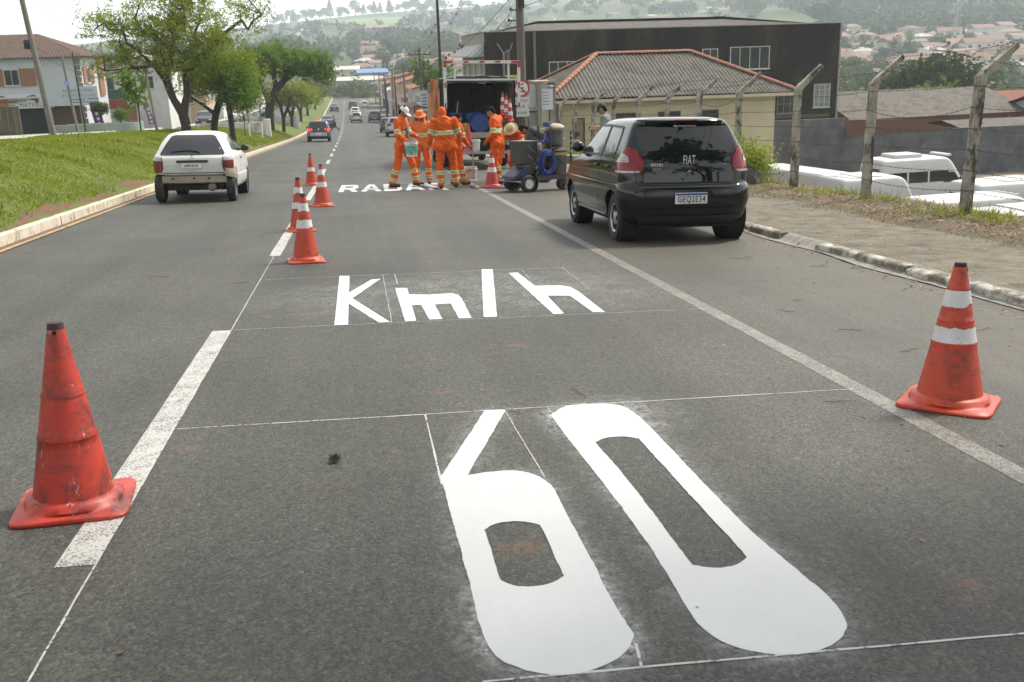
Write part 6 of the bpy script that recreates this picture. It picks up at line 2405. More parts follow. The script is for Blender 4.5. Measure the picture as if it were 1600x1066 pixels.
def person(label, mw, pose=None, scale=1.0, look=(0, 1, 0), fat=1.0, top=ORANGE, bottom=ORANGE, kind='worker', hat=None, hair=True, bands=True, toe=(0, 1, 0), sleeves=True, group='road marking crew', open_front=None, seed=1):
 J = {k: Vector(v) for k, v in {**STAND, **(pose or {})}.items()}
 t = thing('person', label, 'person', group=group, mw=mw @ Matrix.Scale(scale, 4))
 up_ = (J['neck'] - J['pelvis']).normalized()
 rt = (J['shR'] - J['shL']).normalized()
 fw = up_.cross(rt).normalized()
 rt = fw.cross(up_)
 TM_ = Matrix((rt, fw, up_)).transposed()
 look = Vector(look).normalized()
 hu = (J['head'] - J['neck']).normalized()
 hu = (hu - look * hu.dot(look))
 hu = hu.normalized() if hu.length > .2 else Vector((0, 0, 1))
 hr = look.cross(hu).normalized()
 HM = Matrix((hr, look, hu)).transposed()
 H = J['head']
 toe = Vector(toe).normalized()

 def torso(mb, k, low=True):
  mid = J['pelvis'].lerp(J['neck'], .70)
  bel = J['pelvis'].lerp(J['neck'], .32)
  mb.ball(mid, (.185 * k * (1 + .3 * (fat - 1)), .118 * k * fat, .20 * k), 16, TM_)
  mb.ball(bel, (.170 * k * fat, .122 * k * fat * (1.05 if fat > 1.1 else 1), .21 * k), 16, TM_)
  mb.ball(J['pelvis'], (.170 * k * fat, .125 * k * fat, .14 * k), 16, TM_)
  for s_ in 'RL':
   capsule(mb, J['sh' + s_], J['sh' + s_].lerp(mid, .8), .075 * k, .10 * k)
  capsule(mb, mid, J['neck'], .09 * k, .062 * k)

 # body: head, neck, torso, limbs, hands in one skin
 mb = MB()
 torso(mb, .88)
 mb.ball(H, (.074, .095, .112), 18, HM)
 mb.ball(H + HM @ Vector((0, .030, -.055)), (.055, .062, .062), 14, HM)
 capsule(mb, H + HM @ Vector((0, .088, .012)), H + HM @ Vector((0, .108, -.022)), .010, .014, 8)
 capsule(mb, H + HM @ Vector((-.024, .086, -.058)), H + HM @ Vector((.024, .086, -.058)), .012, .012, 8)
 for sx in (-1, 1):
  mb.ball(H + HM @ Vector((sx * .076, -.005, -.005)), (.014, .022, .032), 8, HM)
  capsule(mb, H + HM @ Vector((sx * .018, .082, .032)), H + HM @ Vector((sx * .045, .070, .030)), .011, .010, 6)
 capsule(mb, J['neck'] - up_ * .03, H + HM @ Vector((0, -.015, -.06)), .056, .054)
 for s_ in 'RL':
  sh_, el, wr = J['sh' + s_], J['el' + s_], J['wr' + s_]
  capsule(mb, sh_, el, .050, .040)
  capsule(mb, el, wr, .041, .028)
  capsule(mb, J['hip' + s_], J['kn' + s_], .080, .056)
  capsule(mb, J['kn' + s_], J['an' + s_], .055, .038)
  d = (wr - el).normalized()
  sd = 1 if s_ == 'R' else -1
  b = (fw - d * fw.dot(d))
  b = b.normalized() if b.length > .1 else (up_ - d * up_.dot(d)).normalized()
  c = d.cross(b)
  mb.ball(wr + d * .05, (.018, .040, .052), 10, Matrix((c, b, d)).transposed())
  for q in range(4):
   o_ = b * (.030 - .020 * q)
   base_ = wr + d * .085 + o_
   ln = (.036, .042, .039, .030)[q]
   k1 = base_ + d * ln * .9 - c * sd * .006
   k2 = k1 + (d * .6 - c * sd * .8).normalized() * ln * .75
   capsule(mb, base_, k1, .0100, .0095, 6)
   capsule(mb, k1, k2, .0095, .0085, 6)
  th = wr + d * .025 + b * .034
  capsule(mb, th, th + (d + b * .8).normalized() * .048, .0120, .0105, 6)
  capsule(mb, th + (d + b * .8).normalized() * .048, th + (d + b * .8).normalized() * .048 + (d - c * sd * .3).normalized() * .028, .0105, .009, 6)
  capsule(mb, J['an' + s_], J['an' + s_] + toe * .15 - Vector((0, 0, .045)), .04, .03)
 me = fuse(mb, .0105, 2, name='body')
 me.materials.append(SKIN)
 link('body', me, t)
 for sx in (-1, 1):
  MB().ball(H + HM @ Vector((sx * .031, .083, .012)), .011, 8).build('eye', SIGNK, t)
 if hair:
  hb = MB()
  hb.ball(H + HM @ Vector((0, -.016, .026)), (.083, .096, .100), 16, HM)
  hb.ball(H + HM @ Vector((0, -.045, -.03)), (.070, .062, .075), 12, HM)
  me = fuse(hb, .012, 1, .006, seed, 'hair')
  me.materials.append(HAIR)
  link('hair', me, t)

 def bone_split(me, name, mt, specs):
  """specs: (p0, p1, t0, t1, rmax): faces in these slices become a reflective band"""
  me.materials.append(mt)
  hit = {}
  for p in me.polygons:
   c = p.center
   for (a, b, t0, t1, rm) in specs:
    ab = b - a
    tt = (c - a).dot(ab) / ab.length_squared
    if t0 <= tt <= t1 and (c - (a + ab * tt)).length < rm:
     w = (tt - t0) / (t1 - t0)
     hit[p.index] = 1 if .22 < w < .78 else 2
     break
  o = link(name, me, t)
  if hit:
   idx, vs, fs, ms = {}, [], [], []
   for pi, k in hit.items():
    f = []
    for vi in me.polygons[pi].vertices:
     if vi not in idx:
      idx[vi] = len(vs)
      v = me.vertices[vi]
      vs.append(v.co + v.normal * .004)
     f.append(idx[vi])
    fs.append(f)
    ms.append(k - 1)
   b_ = MB()
   b_.v, b_.f, b_.m = [tuple(v) for v in vs], fs, ms
   b_.build('reflective_band', [REFL, REFY], o, True, 80)
  return o

 wk = kind == 'worker'
 ja = MB()
 torso(ja, 1.06 if wk else .98)
 if wk:
  for s_ in 'RL':   # jacket skirt over the hips
   capsule(ja, J['pelvis'].lerp(J['hip' + s_], .6) + up_ * .04, J['hip' + s_] - up_ * .03, .125 * fat, .130 * fat)
 for s_ in 'RL':
  sh_, el, wr = J['sh' + s_], J['el' + s_], J['wr' + s_]
  if wk:
   capsule(ja, sh_, el, .076, .064)
   capsule(ja, el, el.lerp(wr, .93), .062, .050)
  else:
   capsule(ja, sh_, sh_.lerp(el, .72), .066, .062)
 me = fuse(ja, .0145, 2, .019 if wk else .010, seed, 'jacket')
 sp = []
 if wk and bands:
  a, b = J['pelvis'], J['neck']
  sp.append((a, b, .34, .50, .235 * fat))
  for s_ in 'RL':
   sp.append((J['sh' + s_], J['el' + s_], .62, .95, .09))
  # arms first so the torso slice does not swallow them
  sp = sp[1:] + sp[:1]
 jk = bone_split(me, 'jacket' if wk else 'shirt', top, sp)
 tr = MB()
 tr.ball(J['pelvis'] - up_ * .03, (.168 * fat, .128 * fat, .13), 14, TM_)
 for s_ in 'RL':
  hp, kn, an = J['hip' + s_], J['kn' + s_], J['an' + s_]
  capsule(tr, hp, kn, .103 * (1 + .4 * (fat - 1)), .082 if wk else .068)
  capsule(tr, kn, an + (kn - an).normalized() * .02, .082 if wk else .066, .074 if wk else .056)
 me = fuse(tr, .0145, 2, .020 if wk else .010, seed + 3, 'trousers')
 sp = []
 if wk and bands:
  for s_ in 'RL':
   sp.append((J['kn' + s_], J['an' + s_], .30, .50, .13))
   sp.append((J['kn' + s_], J['an' + s_], .70, .88, .13))
 bone_split(me, 'trousers', bottom, sp)
 for s_ in 'RL':
  bo = MB()
  an = J['an' + s_]
  capsule(bo, an + Vector((0, 0, .03)), an - Vector((0, 0, .025)), .050, .050)
  capsule(bo, an - Vector((0, 0, .035)) - toe * .03, an - Vector((0, 0, .045)) + toe * .15, .048, .042)
  me = fuse(bo, .013, 1, name='boot')
  for v in me.vertices:
   v.co.z = max(v.co.z, an.z - .083)
  me.materials.append(BOOT)
  link('boot', me, t)

 def hp_(p):
  return H + HM @ Vector(p)
 R4 = HM.to_4x4()
 if hat == 'cap' or hat == 'navy_cap':
  cm_ = CAPW if hat == 'cap' else mat('navy_cap', (.012, .016, .03), None, 6, .7)
  rows = []
  for k in range(9):
   a = math.pi / 2 * k / 8
   rows.append([hp_((math.sin(a) * .088 * math.cos(b), -.008 + math.sin(a) * .108 * math.sin(b), .025 + .100 * math.cos(a))) for b in [2 * math.pi * q / 24 for q in range(25)]])
  cp = MB().grid(rows, flip=True).build('cap', cm_, t, True)
  rows = []
  for k in range(11):
   b = R(20 + 140 * k / 10)
   rows.append([hp_((.088 * math.cos(b), -.008 + .108 * math.sin(b), .030)), hp_((.082 * math.cos(b), .03 + .155 * math.sin(b), .012)), hp_((.082 * math.cos(b), .03 + .155 * math.sin(b), .006)), hp_((.086 * math.cos(b), -.008 + .106 * math.sin(b), .022))])
  MB().grid(rows).build('visor', cm_, cp, True)
 if hat in ('bucket', 'straw'):
  hm = ORANGE_F if hat == 'bucket' else STRAW
  br = .155 if hat == 'bucket' else .165
  prof = [(.001, .135), (.05, .132), (.080, .118), (.090, .07), (.094, .040), (br * .8, .025), (br, .010 if hat == 'bucket' else .035), (br, .004), (br * .8, .018), (.092, .032)]
  MB().lathe(prof, 28, Matrix.Translation(H) @ R4 @ Matrix.Scale(1.12, 4, (0, 1, 0))).build('hat', hm, t, True, 60)
  if hat == 'bucket':   # neck flap
   rows = []
   for k in range(15):
    b = R(150 + 240 * k / 14)
    rows.append([hp_((.098 * math.cos(b), .112 * math.sin(b), .035)), hp_((.110 * math.cos(b), .118 * math.sin(b), -.06)), hp_((.128 * math.cos(b), .130 * math.sin(b) - .01, -.16))])
   MB().grid(rows).build('neck_flap', hm, t, True)
 if hat == 'hood':
  hd = MB()
  hd.ball(hp_((0, -.016, .0)), (.088, .105, .113), 16, HM)
  hd.ball(J['neck'] - fw * .05 + up_ * .0, (.105, .085, .05), 14, TM_)
  me = fuse(hd, .013, 2, .007, 4, 'hood')
  me.materials.append(top)
  link('hood', me, t)
 if open_front is not None:   # shirt showing down the open jacket
  a, b = J['neck'] + fw * .085 - up_ * .02, J['pelvis'] + fw * .165 * fat + up_ * .02
  rows = []
  for k in range(10):
   q = k / 9
   c = a.lerp(b, q) + fw * .025 * math.sin(math.pi * q)
   w = .035 + .03 * q
   rows.append([c - rt * w - fw * .02, c - rt * w * .5 + fw * .012, c + rt * w * .5 + fw * .012, c + rt * w - fw * .02])
  MB().grid(rows).build('shirt', open_front, t, True)
 return t


def upm(x, y, heading, z=None):
 """upright frame on the street; heading 0 faces down the street, positive turns left"""
 return Matrix.Translation((x, y, (gz(x, y) + .004) if z is None else z)) @ Matrix.Rotation(heading, 4, 'Z')


# worker with the white cap, facing right, holding a bucket, looking down
person('worker in a white cap and open orange jacket holding a paint bucket', upm(1.12, 23.05, R(-118)), dict(
 head=(0, .09, 1.575), neck=(0, .02, 1.44), anR=(.17, -.20, .085), knR=(.13, -.06, .49), anL=(-.14, .22, .085), knL=(-.12, .16, .50),
 elR=(.25, .02, 1.12), wrR=(.20, .22, .98), elL=(-.23, .06, 1.13), wrL=(-.10, .28, 1.08)), 1.06, look=(0, .80, -.55), hat='cap', open_front=PLAID, seed=2)
GL = mat('bucket_label', (.05, .30, .42), (.10, .36, .12), 14, .5, c3=(.6, .55, .1), s3=11, t3=(.55, .6))
bk = upm(1.12, 23.05, R(-118)) @ Vector((.20, .32, 0))
bucket((bk.x, bk.y, gz(bk.x, bk.y) + .70), .150, .33, 'white bucket with a blue and green label held by the capped worker', lab=GL, handle='up')
# worker in the brimmed hat facing the camera
person('worker in an orange brimmed hat and faded jacket facing the camera', upm(1.62, 23.95, R(176)), dict(
 anR=(.16, .0, .085), anL=(-.15, .06, .085), knR=(.14, .03, .49), knL=(-.13, .05, .49), elR=(.27, .02, 1.13), wrR=(.30, .22, 1.00), elL=(-.26, .0, 1.12), wrL=(-.25, .10, .86)),
 1.00, look=(.25, .9, -.25), top=ORANGE_F, hat='bucket', seed=5)
# broad worker seen from behind, hooded
person('broad hooded worker in orange seen from behind', upm(2.02, 22.15, R(4)), dict(
 shR=(.215, 0, 1.40), shL=(-.215, 0, 1.40), head=(-.03, .08, 1.565), neck=(-.01, .03, 1.45), anR=(.20, .02, .085), anL=(-.13, -.04, .085), knR=(.17, .05, .49), knL=(-.13, .02, .49),
 elR=(.30, -.02, 1.13), wrR=(.32, .12, .90), elL=(-.30, .0, 1.13), wrL=(-.31, .14, .92)), 1.05, look=(-.1, .85, -.4), fat=1.22, hat='hood', hair=False, seed=8)
# worker behind him with a roller
person('dark-haired worker half hidden behind the hooded one, holding a roller', upm(2.36, 23.2, R(-60)), dict(
 head=(0, .10, 1.56), elR=(.24, .05, 1.12), wrR=(.20, .24, .92), elL=(-.24, .04, 1.12), wrL=(-.16, .26, .95), anR=(.14, .10, .085)), .97, look=(0, .8, -.6), seed=11)
rp = upm(2.36, 23.2, R(-60))
ro = thing('paint_roller', 'paint roller on a grey handle held by the half hidden worker', 'roller', rp @ Vector((.18, .34, 0)))
MB().tube([(0, 0, .10), (.0, -.03, .95)], .013, 8).build('handle', mat('grey_handle', (.30, .30, .30), None, 5, .6), ro)
MB().tube([(-.10, 0, .08), (.10, 0, .08)], .028, 12).build('roller_sleeve', CAPW, ro)
# worker by the cone, facing left, looking down
person('bare-headed worker in orange standing by the cone and looking down', upm(3.36, 23.5, R(62)), dict(
 head=(0, .12, 1.55), neck=(0, .04, 1.43), elR=(.24, .02, 1.12), wrR=(.16, .20, .96), elL=(-.25, -.02, 1.10), wrL=(-.20, .16, .93), anR=(.10, .06, .085), anL=(-.10, -.08, .085)), 1.07, look=(0, .78, -.62), seed=14)
# crouching worker with the straw hat behind the machine
person('worker in orange bending low with a straw hat behind the machine', upm(4.00, 24.6, R(150)), dict(
 pelvis=(0, -.22, .80), neck=(0, .20, 1.14), head=(0, .33, 1.20), shR=(.18, .16, 1.08), shL=(-.18, .16, 1.08), elR=(.24, .32, .86), wrR=(.16, .46, .66), elL=(-.25, .30, .84), wrL=(-.18, .44, .62),
 hipR=(.095, -.22, .77), knR=(.13, .06, .46), anR=(.13, -.12, .085), hipL=(-.095, -.22, .77), knL=(-.13, .04, .46), anL=(-.13, -.14, .085)), 1.05, look=(0, .7, -.7), hat='straw', seed=17)
# man in a dark shirt bent over
person('dark-haired man in a slate shirt bent over behind the machine', upm(4.42, 23.6, R(78)), dict(
 pelvis=(0, -.24, .92), neck=(0, .24, 1.20), head=(0, .37, 1.18), shR=(.18, .18, 1.17), shL=(-.18, .18, 1.17), elR=(.24, .28, .92), wrR=(.16, .40, .72), elL=(-.24, .28, .92), wrL=(-.15, .42, .70),
 hipR=(.095, -.22, .88), hipL=(-.095, -.22, .88), knR=(.11, -.10, .48), knL=(-.11, -.08, .48), anR=(.12, -.16, .085), anL=(-.12, -.12, .085)), 1.05, look=(0, .45, -.85), top=TEE, bottom=JEANS, kind='plain', bands=False, seed=20)
# man with the phone on the pavement
person('man in a navy cap and grey shirt looking at his phone behind the black car', upm(5.52, 21.7, R(62), gz(5.5, 21.7) + .10), dict(
 head=(0, .08, 1.565), elR=(.24, .02, 1.13), wrR=(.10, .26, 1.16), elL=(-.24, .02, 1.12), wrL=(-.06, .27, 1.14)), 1.01, look=(0, .85, -.5), top=TEEG, bottom=JEANS, kind='plain', hat='navy_cap', bands=False, group=None, seed=23)
ph = thing('phone', 'white phone held by the man in the navy cap', 'phone', upm(5.52, 21.7, R(62), gz(5.5, 21.7) + .10) @ Vector((.02, .36, 1.22)), R(62))
ph.rotation_euler = (R(50), 0, R(62))
MB().box((0, 0, 0), (.075, .008, .15), bev=.003).build('case', CAPW, ph)
MB().box((0, .0050, 0), (.066, .002, .135)).build('screen', GLASS, ph)
# pedestrian crossing far away
person('pedestrian in dark trousers hurrying across the far street', upm(-1.65, 112, R(95)), dict(
 anR=(.10, .42, .12), knR=(.10, .28, .50), anL=(-.10, -.42, .16), knL=(-.10, -.05, .48), neck=(0, .10, 1.43), head=(0, .15, 1.57), shR=(.185, .09, 1.38), shL=(-.185, .09, 1.38), elR=(.22, -.12, 1.14), wrR=(.2, .0, .95), elL=(-.22, .22, 1.14), wrL=(-.2, .40, 1.1)), 1.0, top=TEEG, bottom=JEANS, kind='plain', bands=False, group=None, seed=26)

# plank lying at the workers' feet
bd = MB().box((0, 0, .02), (.11, 1.25, .03), bev=.004).box((.056, 0, .02), (.004, 1.25, .032)).build('straightedge', mat('board_white', (.60, .61, .60), (.5, .5, .5), 4, .6))
bd.matrix_world = on_road(1.62, 22.65, R(14), .012)
tag(bd, 'narrow white board lying across the last letters of the far word', 'board')
# ------------------------------------------------------------------ buildings near the street
def wallbox(mb, x0, x1, y0, y1, z0, z1):
 mb.box(((x0 + x1) / 2, (y0 + y1) / 2, (z0 + z1) / 2), (x1 - x0, y1 - y0, z1 - z0))


FRAMEW = mat('window_frame_white', (.56, .56, .53), (.44, .44, .42), 5, .6)
WGLASS = glass_mat('window_glass', (.025, .028, .028), .08, .6)
WGLASS2 = glass_mat('window_glass_pale', (.16, .17, .165), .2, .5)


def window(parent, c, w, h, face, cols=2, frame=FRAMEW, pane=WGLASS, bars=0, t=.05, deep=.06, sill=True):
 """window set in a wall: frame, panes as sub-parts; c is the centre on the wall plane"""
 R_ = {'-y': 0, '+x': math.pi / 2, '-x': -math.pi / 2}[face]
 M = Matrix.Translation(c) @ Matrix.Rotation(R_, 4, 'Z')
 mb = MB(M)
 for sx in (-1, 1):
  mb.box((sx * (w / 2 - t / 2), -.02, 0), (t, deep, h))
 for sz in (-1, 1):
  mb.box((0, -.021, sz * (h / 2 - t / 2)), (w - 2 * t, deep, t))
 for k in range(1, cols):
  mb.box((-w / 2 + w * k / cols, -.022, 0), (t * .7, deep * .9, h - 2 * t))
 for k in range(bars):
  mb.box((0, -.018, -h / 2 + h * (k + 1) / (bars + 1)), (w - 2 * t, deep * .7, t * .5))
 f = mb.build('window', frame, parent)
 for k in range(cols):
  MB(M).box((-w / 2 + w * (k + .5) / cols, -.004, 0), (w / cols - t * .9, .008, h - 1.6 * t)).build('pane', pane, f)
 if sill:
  MB(M).box((0, -.05, -h / 2 - .03), (w + .12, .12, .05)).build('sill', frame, f)
 return f


FIBRO = mat('fibre_cement_roof', (.15, .135, .115), (.080, .072, .060), 3.5, .9, .3, 20, c3=(.05, .05, .042), s3=1.2, t3=(.5, .66))
TERRA = mat('ridge_terracotta', (.36, .16, .09), (.25, .11, .065), 6, .85, .3, 25, c3=(.22, .12, .08), s3=5)


def corrugated(name, a0, a1, b0, b1, pitch, amp, mt, parent, sag=0, per=6, rows=6):
 """roof face between eave a0-a1 and ridge b0-b1 (b may be shorter: hip); waves run up the slope"""
 a0, a1, b0, b1 = map(Vector, (a0, a1, b0, b1))
 e = a1 - a0
 L = e.length
 ed = e.normalized()
 nrm = e.cross(b0 - a0).normalized()
 if nrm.z < 0:
  nrm = -nrm
 n = max(2, int(L / pitch * per))
 s0, s1 = (b0 - a0).dot(ed), (b1 - a0).dot(ed)
 upv = (b0 - a0) - ed * s0
 cols_ = []
 for k in range(n + 1):
  s = L * k / n
  if s < s0:
   tmax = s / s0 if s0 > 1e-6 else 1
  elif s > s1:
   tmax = (L - s) / (L - s1) if L - s1 > 1e-6 else 1
  else:
   tmax = 1
  w = amp * math.sin(2 * math.pi * s / pitch)
  cols_.append([a0 + ed * s + upv * (tmax * r / rows) + nrm * (w + .004 * math.sin(r * 1.7 + s)) for r in range(rows + 1)])
 vs = [p for c in cols_ for p in c]
 mb = MB()
 fs = []
 q = rows + 1
 for k in range(n):
  for r in range(rows):
   f = (k * q + r, (k + 1) * q + r, (k + 1) * q + r + 1, k * q + r + 1)
   fs.append(f)
 mb.add(vs, fs)
 return mb.build(name, mt, parent, True, 60)


TILE_ME = None


def ridge_tiles(parent, p0, p1, step=.36, r=.13, mt=None):
 global TILE_ME
 if TILE_ME is None:
  rows = []
  for k in range(3):
   y = -.21 + .42 * k / 2
   rr_ = .13 * (1.12 - .10 * k)
   rows.append([(rr_ * math.cos(a), y, rr_ * math.sin(a) * .75) for a in [math.pi * q / 8 for q in range(9)]])
  mb = MB().grid(rows)
  mb.add(rows[0], [tuple(range(9))])
  TILE_ME = mb.mesh('ridge_tile', TERRA, True, 60)
 p0, p1 = Vector(p0), Vector(p1)
 d = p1 - p0
 n = int(d.length / step)
 q = d.to_track_quat('Y', 'Z')
 for k in range(n):
  o = link('ridge_tile', TILE_ME, parent)
  o.location = p0 + d * (k + .5) / n + Vector((0, 0, .02))
  o.rotation_mode = 'QUATERNION'
  o.rotation_quaternion = q @ Quaternion((0, 1, 0), random.uniform(-.06, .06))


# ---- cream house with the corrugated hip roof
CREAM = mat('cream_wall', (.47, .42, .27), (.40, .355, .225), 1.2, .9, .15, 20, coord='World', c3=(.30, .26, .17), s3=.8, t3=(.55, .8))
yh = thing('cream_house', 'low cream house with a grey corrugated hip roof and orange ridge tiles', 'house', (9.3, 45, -6.2))
T0 = Vector((9.3, 45, -6.2))


def rel(p):
 return Vector(p) - T0


mb = MB()
wallbox(mb, 0, 10.25, 0, 8.0, -.6, 5.62)
mb.build('wall', CREAM, yh)
MB().box((5.1, 4, 5.66), (11.3, 8.8, .06)).build('soffit', mat('soffit_cream', (.50, .45, .31), None, 2, .9), yh)
fz = -.40
E_ = [rel((8.70, 44.5, fz)), rel((20.45, 44.5, fz - .05)), rel((20.45, 53.5, fz - .05)), rel((8.70, 53.5, fz))]
RA, RB = rel((12.0, 49, 1.42)), rel((16.75, 49, 1.42))
rf = corrugated('roof', E_[0], E_[1], RA, RB, .183, .030, FIBRO, yh)
for a, b, c, d in ((E_[3], E_[0], RA, RA), (E_[2], E_[3], RB, RA), (E_[1], E_[2], RB, RB)):
 corrugated('roof_face', a, b, c, d, .183, .030, FIBRO, rf)
for a, b in ((E_[0], RA), (E_[3], RA), (RA, RB), (E_[1], RB), (E_[2], RB)):
 ridge_tiles(rf, a + Vector((0, 0, .02)), b + Vector((0, 0, .02)))
MB().box((5.27, -.46, 5.64), (11.6, .06, .14)).build('fascia', mat('soffit_cream', (.50, .45, .31), None, 2, .9), yh)
BRN = mat('shutter_brown', (.075, .055, .04), (.05, .035, .025), 6, .7)
for xx, w in ((3.05, 1.0), (5.15, 1.05), (5.95, .0), (7.0, 1.0), (1.2, .0)):
 if w > 0:
  window(yh, (xx, -.003, 4.62), w, .85, '-y', 2, BRN, WGLASS)
window(yh, (.9, -.003, 4.0), .55, 1.8, '-y', 1, BRN, mat('door_tan', (.25, .19, .11), None, 4, .8), sill=False)
# grey gate pillar and sign wall at the street corner of the cream house
GRYW = mat('grey_green_wall', (.23, .235, .20), (.165, .17, .14), 1.5, .9, .2, 14, coord='World', c3=(.11, .11, .09), s3=1.3, t3=(.55, .75))
gw = thing('gate_wall', 'grey gate wall with a white notice board beside the cream house', 'wall', (8.86, 44.2, gz(8.86, 44.2) + .02))
MB().box((.0, .15, 1.55), (.26, .30, 3.1)).build('pillar', GRYW, gw)
MB().box((-.62, .9, 1.50), (.16, 2.3, 3.0)).build('wall', GRYW, gw)
MB().box((-.30, .9, 3.02), (.9, 2.3, .08)).build('canopy', mat('canopy_tan', (.30, .25, .17), None, 4, .8), gw)
MB().box((-.30, -.05, 2.28), (.60, .05, .90)).build('notice_board', mat('board_pale', (.56, .58, .60), (.5, .52, .54), 3, .5), gw)
for k in range(5):
 MB().box((-.33 + .03 * (k % 2), -.08, 2.58 - .13 * k), (.34 - .06 * (k % 3), .004, .03)).build('notice_line', mat('faded_ink', (.16, .18, .30), None, 5, .6), gw)
MB().box((-.95, -.02, 2.45), (.36, .06, .95)).build('meter_box', mat('meter_grey', (.36, .39, .38), None, 3, .5), gw)
MB().box((-.85, -.03, 1.05), (.62, .04, 1.5)).build('gate', DARKM, gw)
MB().box((-.85, -.056, 1.05), (.50, .012, 1.36)).build('gate_panel', GRYW, gw)
MB().ball((-.1, -.10, 2.84), (.14, .12, .07), 12).build('lamp', CAPW, gw, True)

# ---- dark stained building
DARKW = mat('black_stained_wall', (.026, .021, .016), (.010, .008, .0065), .8, .95, .3, 14, coord='World', c3=(.075, .055, .04), s3=.5, t3=(.48, .75), stretch=(1, 1, .35), spec=.2)
BEIGE = mat('beige_side_wall', (.36, .33, .27), (.26, .235, .185), 1.2, .9, .2, 14, coord='World', stretch=(1, 1, .4), c3=(.13, .115, .09), s3=1, t3=(.55, .72))
db = thing('dark_building', 'big two-storey building with black stained walls behind the cream house', 'building', (9.4, 70, -9))
D0 = Vector((9.4, 70, -9))
mb = MB()
mb.box((12.85, .15, 6.02), (25.7, .30, 12.05))
mb.build('front_wall', DARKW, db)
MB().box((.12, 7.1, 6.0), (.24, 13.55, 12.0)).build('side_wall', BEIGE, db)
MB().box((25.58, 7.1, 6.0), (.24, 13.55, 12.0)).build('side_wall', BEIGE, db)
MB().box((12.85, 14.0, 6.0), (25.7, .24, 12.0)).build('back_wall', DARKW, db)
MB().box((12.85, .13, 12.09), (25.9, .42, .07)).build('coping', mat('coping_pale', (.34, .33, .30), None, 3, .9), db)
MB().box((.02, 7.1, 12.09), (.42, 13.9, .07)).build('coping', mat('coping_pale', (.34, .33, .30), None, 3, .9), db)
MB().box((25.74, .14, 6.0), (.10, .5, 12.1)).build('corner_trim', mat('coping_pale', (.34, .33, .30), None, 3, .9), db)
for yy in (2.2, 5.6, 9.0, 12.4):
 MB().box((-.06, yy, 5.0), (.14, .45, 10.0)).build('pilaster', mat('pilaster_pale', (.44, .42, .36), None, 2, .9), db)
# white awning band on the street side
MB().prism([(-.05, .3, 11.3), (-.9, .3, 10.55), (-.9, .3, 10.45), (-.05, .3, 10.5)], 0, (0, 13.2, 0)).build('awning', mat('awning_grey', (.42, .42, .40), (.3, .3, .28), 2, .7), db)
rb_ = corrugated('roof', (.3, .5, 11.95), (25.4, .5, 11.95), (5.2, 8, 12.75), (19.9, 8, 12.95), .177, .03, FIBRO, db, per=3)
corrugated('roof_face', (25.4, 13.5, 11.95), (.3, 13.5, 11.95), (19.9, 8, 12.95), (5.2, 8, 12.75), .177, .03, FIBRO, rb_, per=3)
corrugated('roof_face', (25.4, .5, 11.95), (25.4, 13.5, 11.95), (19.9, 8, 12.95), (19.9, 8, 12.95), .177, .03, FIBRO, rb_, per=3)
corrugated('roof_face', (.3, 13.5, 11.95), (.3, .5, 11.95), (5.2, 8, 12.75), (5.2, 8, 12.75), .177, .03, FIBRO, rb_, per=3)
window(db, (5.7, -.003, 9.45), 2.6, 1.1, '-y', 4, FRAMEW, WGLASS)
window(db, (16.0, -.003, 10.05), 1.15, 1.0, '-y', 2, FRAMEW, WGLASS)
window(db, (18.95, -.003, 9.85), 2.95, 1.55, '-y', 4, FRAMEW, WGLASS)
window(db, (21.9, -.003, 6.55), 1.5, 1.35, '-y', 3, mat('frame_grey', (.24, .23, .2), None, 4, .7), WGLASS, 1)
window(db, (24.55, -.003, 7.05), 1.25, 1.65, '-y', 3, FRAMEW, WGLASS2, 3)
MB().box((22.9, -.06, 5.65), (4.6, .14, .22)).build('ledge', mat('ledge_brown', (.11, .08, .055), None, 3, .9), db)
MB().box((3.4, -.12, 8.6), (.16, .2, 6.8)).build('downpipe', mat('pipe_grey', (.14, .13, .11), None, 3, .8), db)
MB().box((1.55, -.10, 9.2), (.22, .22, 3.4)).build('downpipe', mat('pipe_grey', (.14, .13, .11), None, 3, .8), db)
yb = thing('light_bracket', 'pale forked pipe bracket standing before the dark building', 'pipe', (10.55, 69.2, -8))
MB().tube([(0, 0, 0), (0, 0, 9.7)], .08, 10).build('pipe', mat('pipe_pale', (.17, .17, .16), None, 3, .7), yb)
MB().tube([(-.45, 0, 10.3), (0, 0, 9.65), (.45, 0, 9.85), (.6, 0, 10.3)], .05, 8).build('fork', mat('pipe_pale', (.17, .17, .16), None, 3, .7), yb)

# ---- grey painted wall closing the yard
GWALL = mat('grey_washed_wall', (.125, .127, .13), (.055, .057, .06), .9, .9, .3, 10, coord='World', c3=(.15, .152, .158), s3=1.3, t3=(.55, .70))
wl = thing('yard_wall', 'long dark grey washed wall along the back of the yard', 'wall', (19.6, 58, -7.4))
MB().box((5.05, 0, 2.30), (10.1, .22, 4.75)).build('high_wall', GWALL, wl)
MB().box((20.1, .02, 1.85), (20.0, .20, 3.85)).build('low_wall', GWALL, wl)
MB().box((36, .04, 1.75), (14, .20, 3.6)).build('low_wall', GWALL, wl)
MB().prism([(10.15, -.13, 3.55), (17.5, -.13, 3.75), (13.9, -.13, 4.45), (10.15, -.13, 4.55)], 0, (0, .2, 0)).build('brick_patch', mat('bare_brick', (.16, .075, .045), (.09, .05, .035), 9, .95, c3=(.06, .055, .05), s3=2), wl)


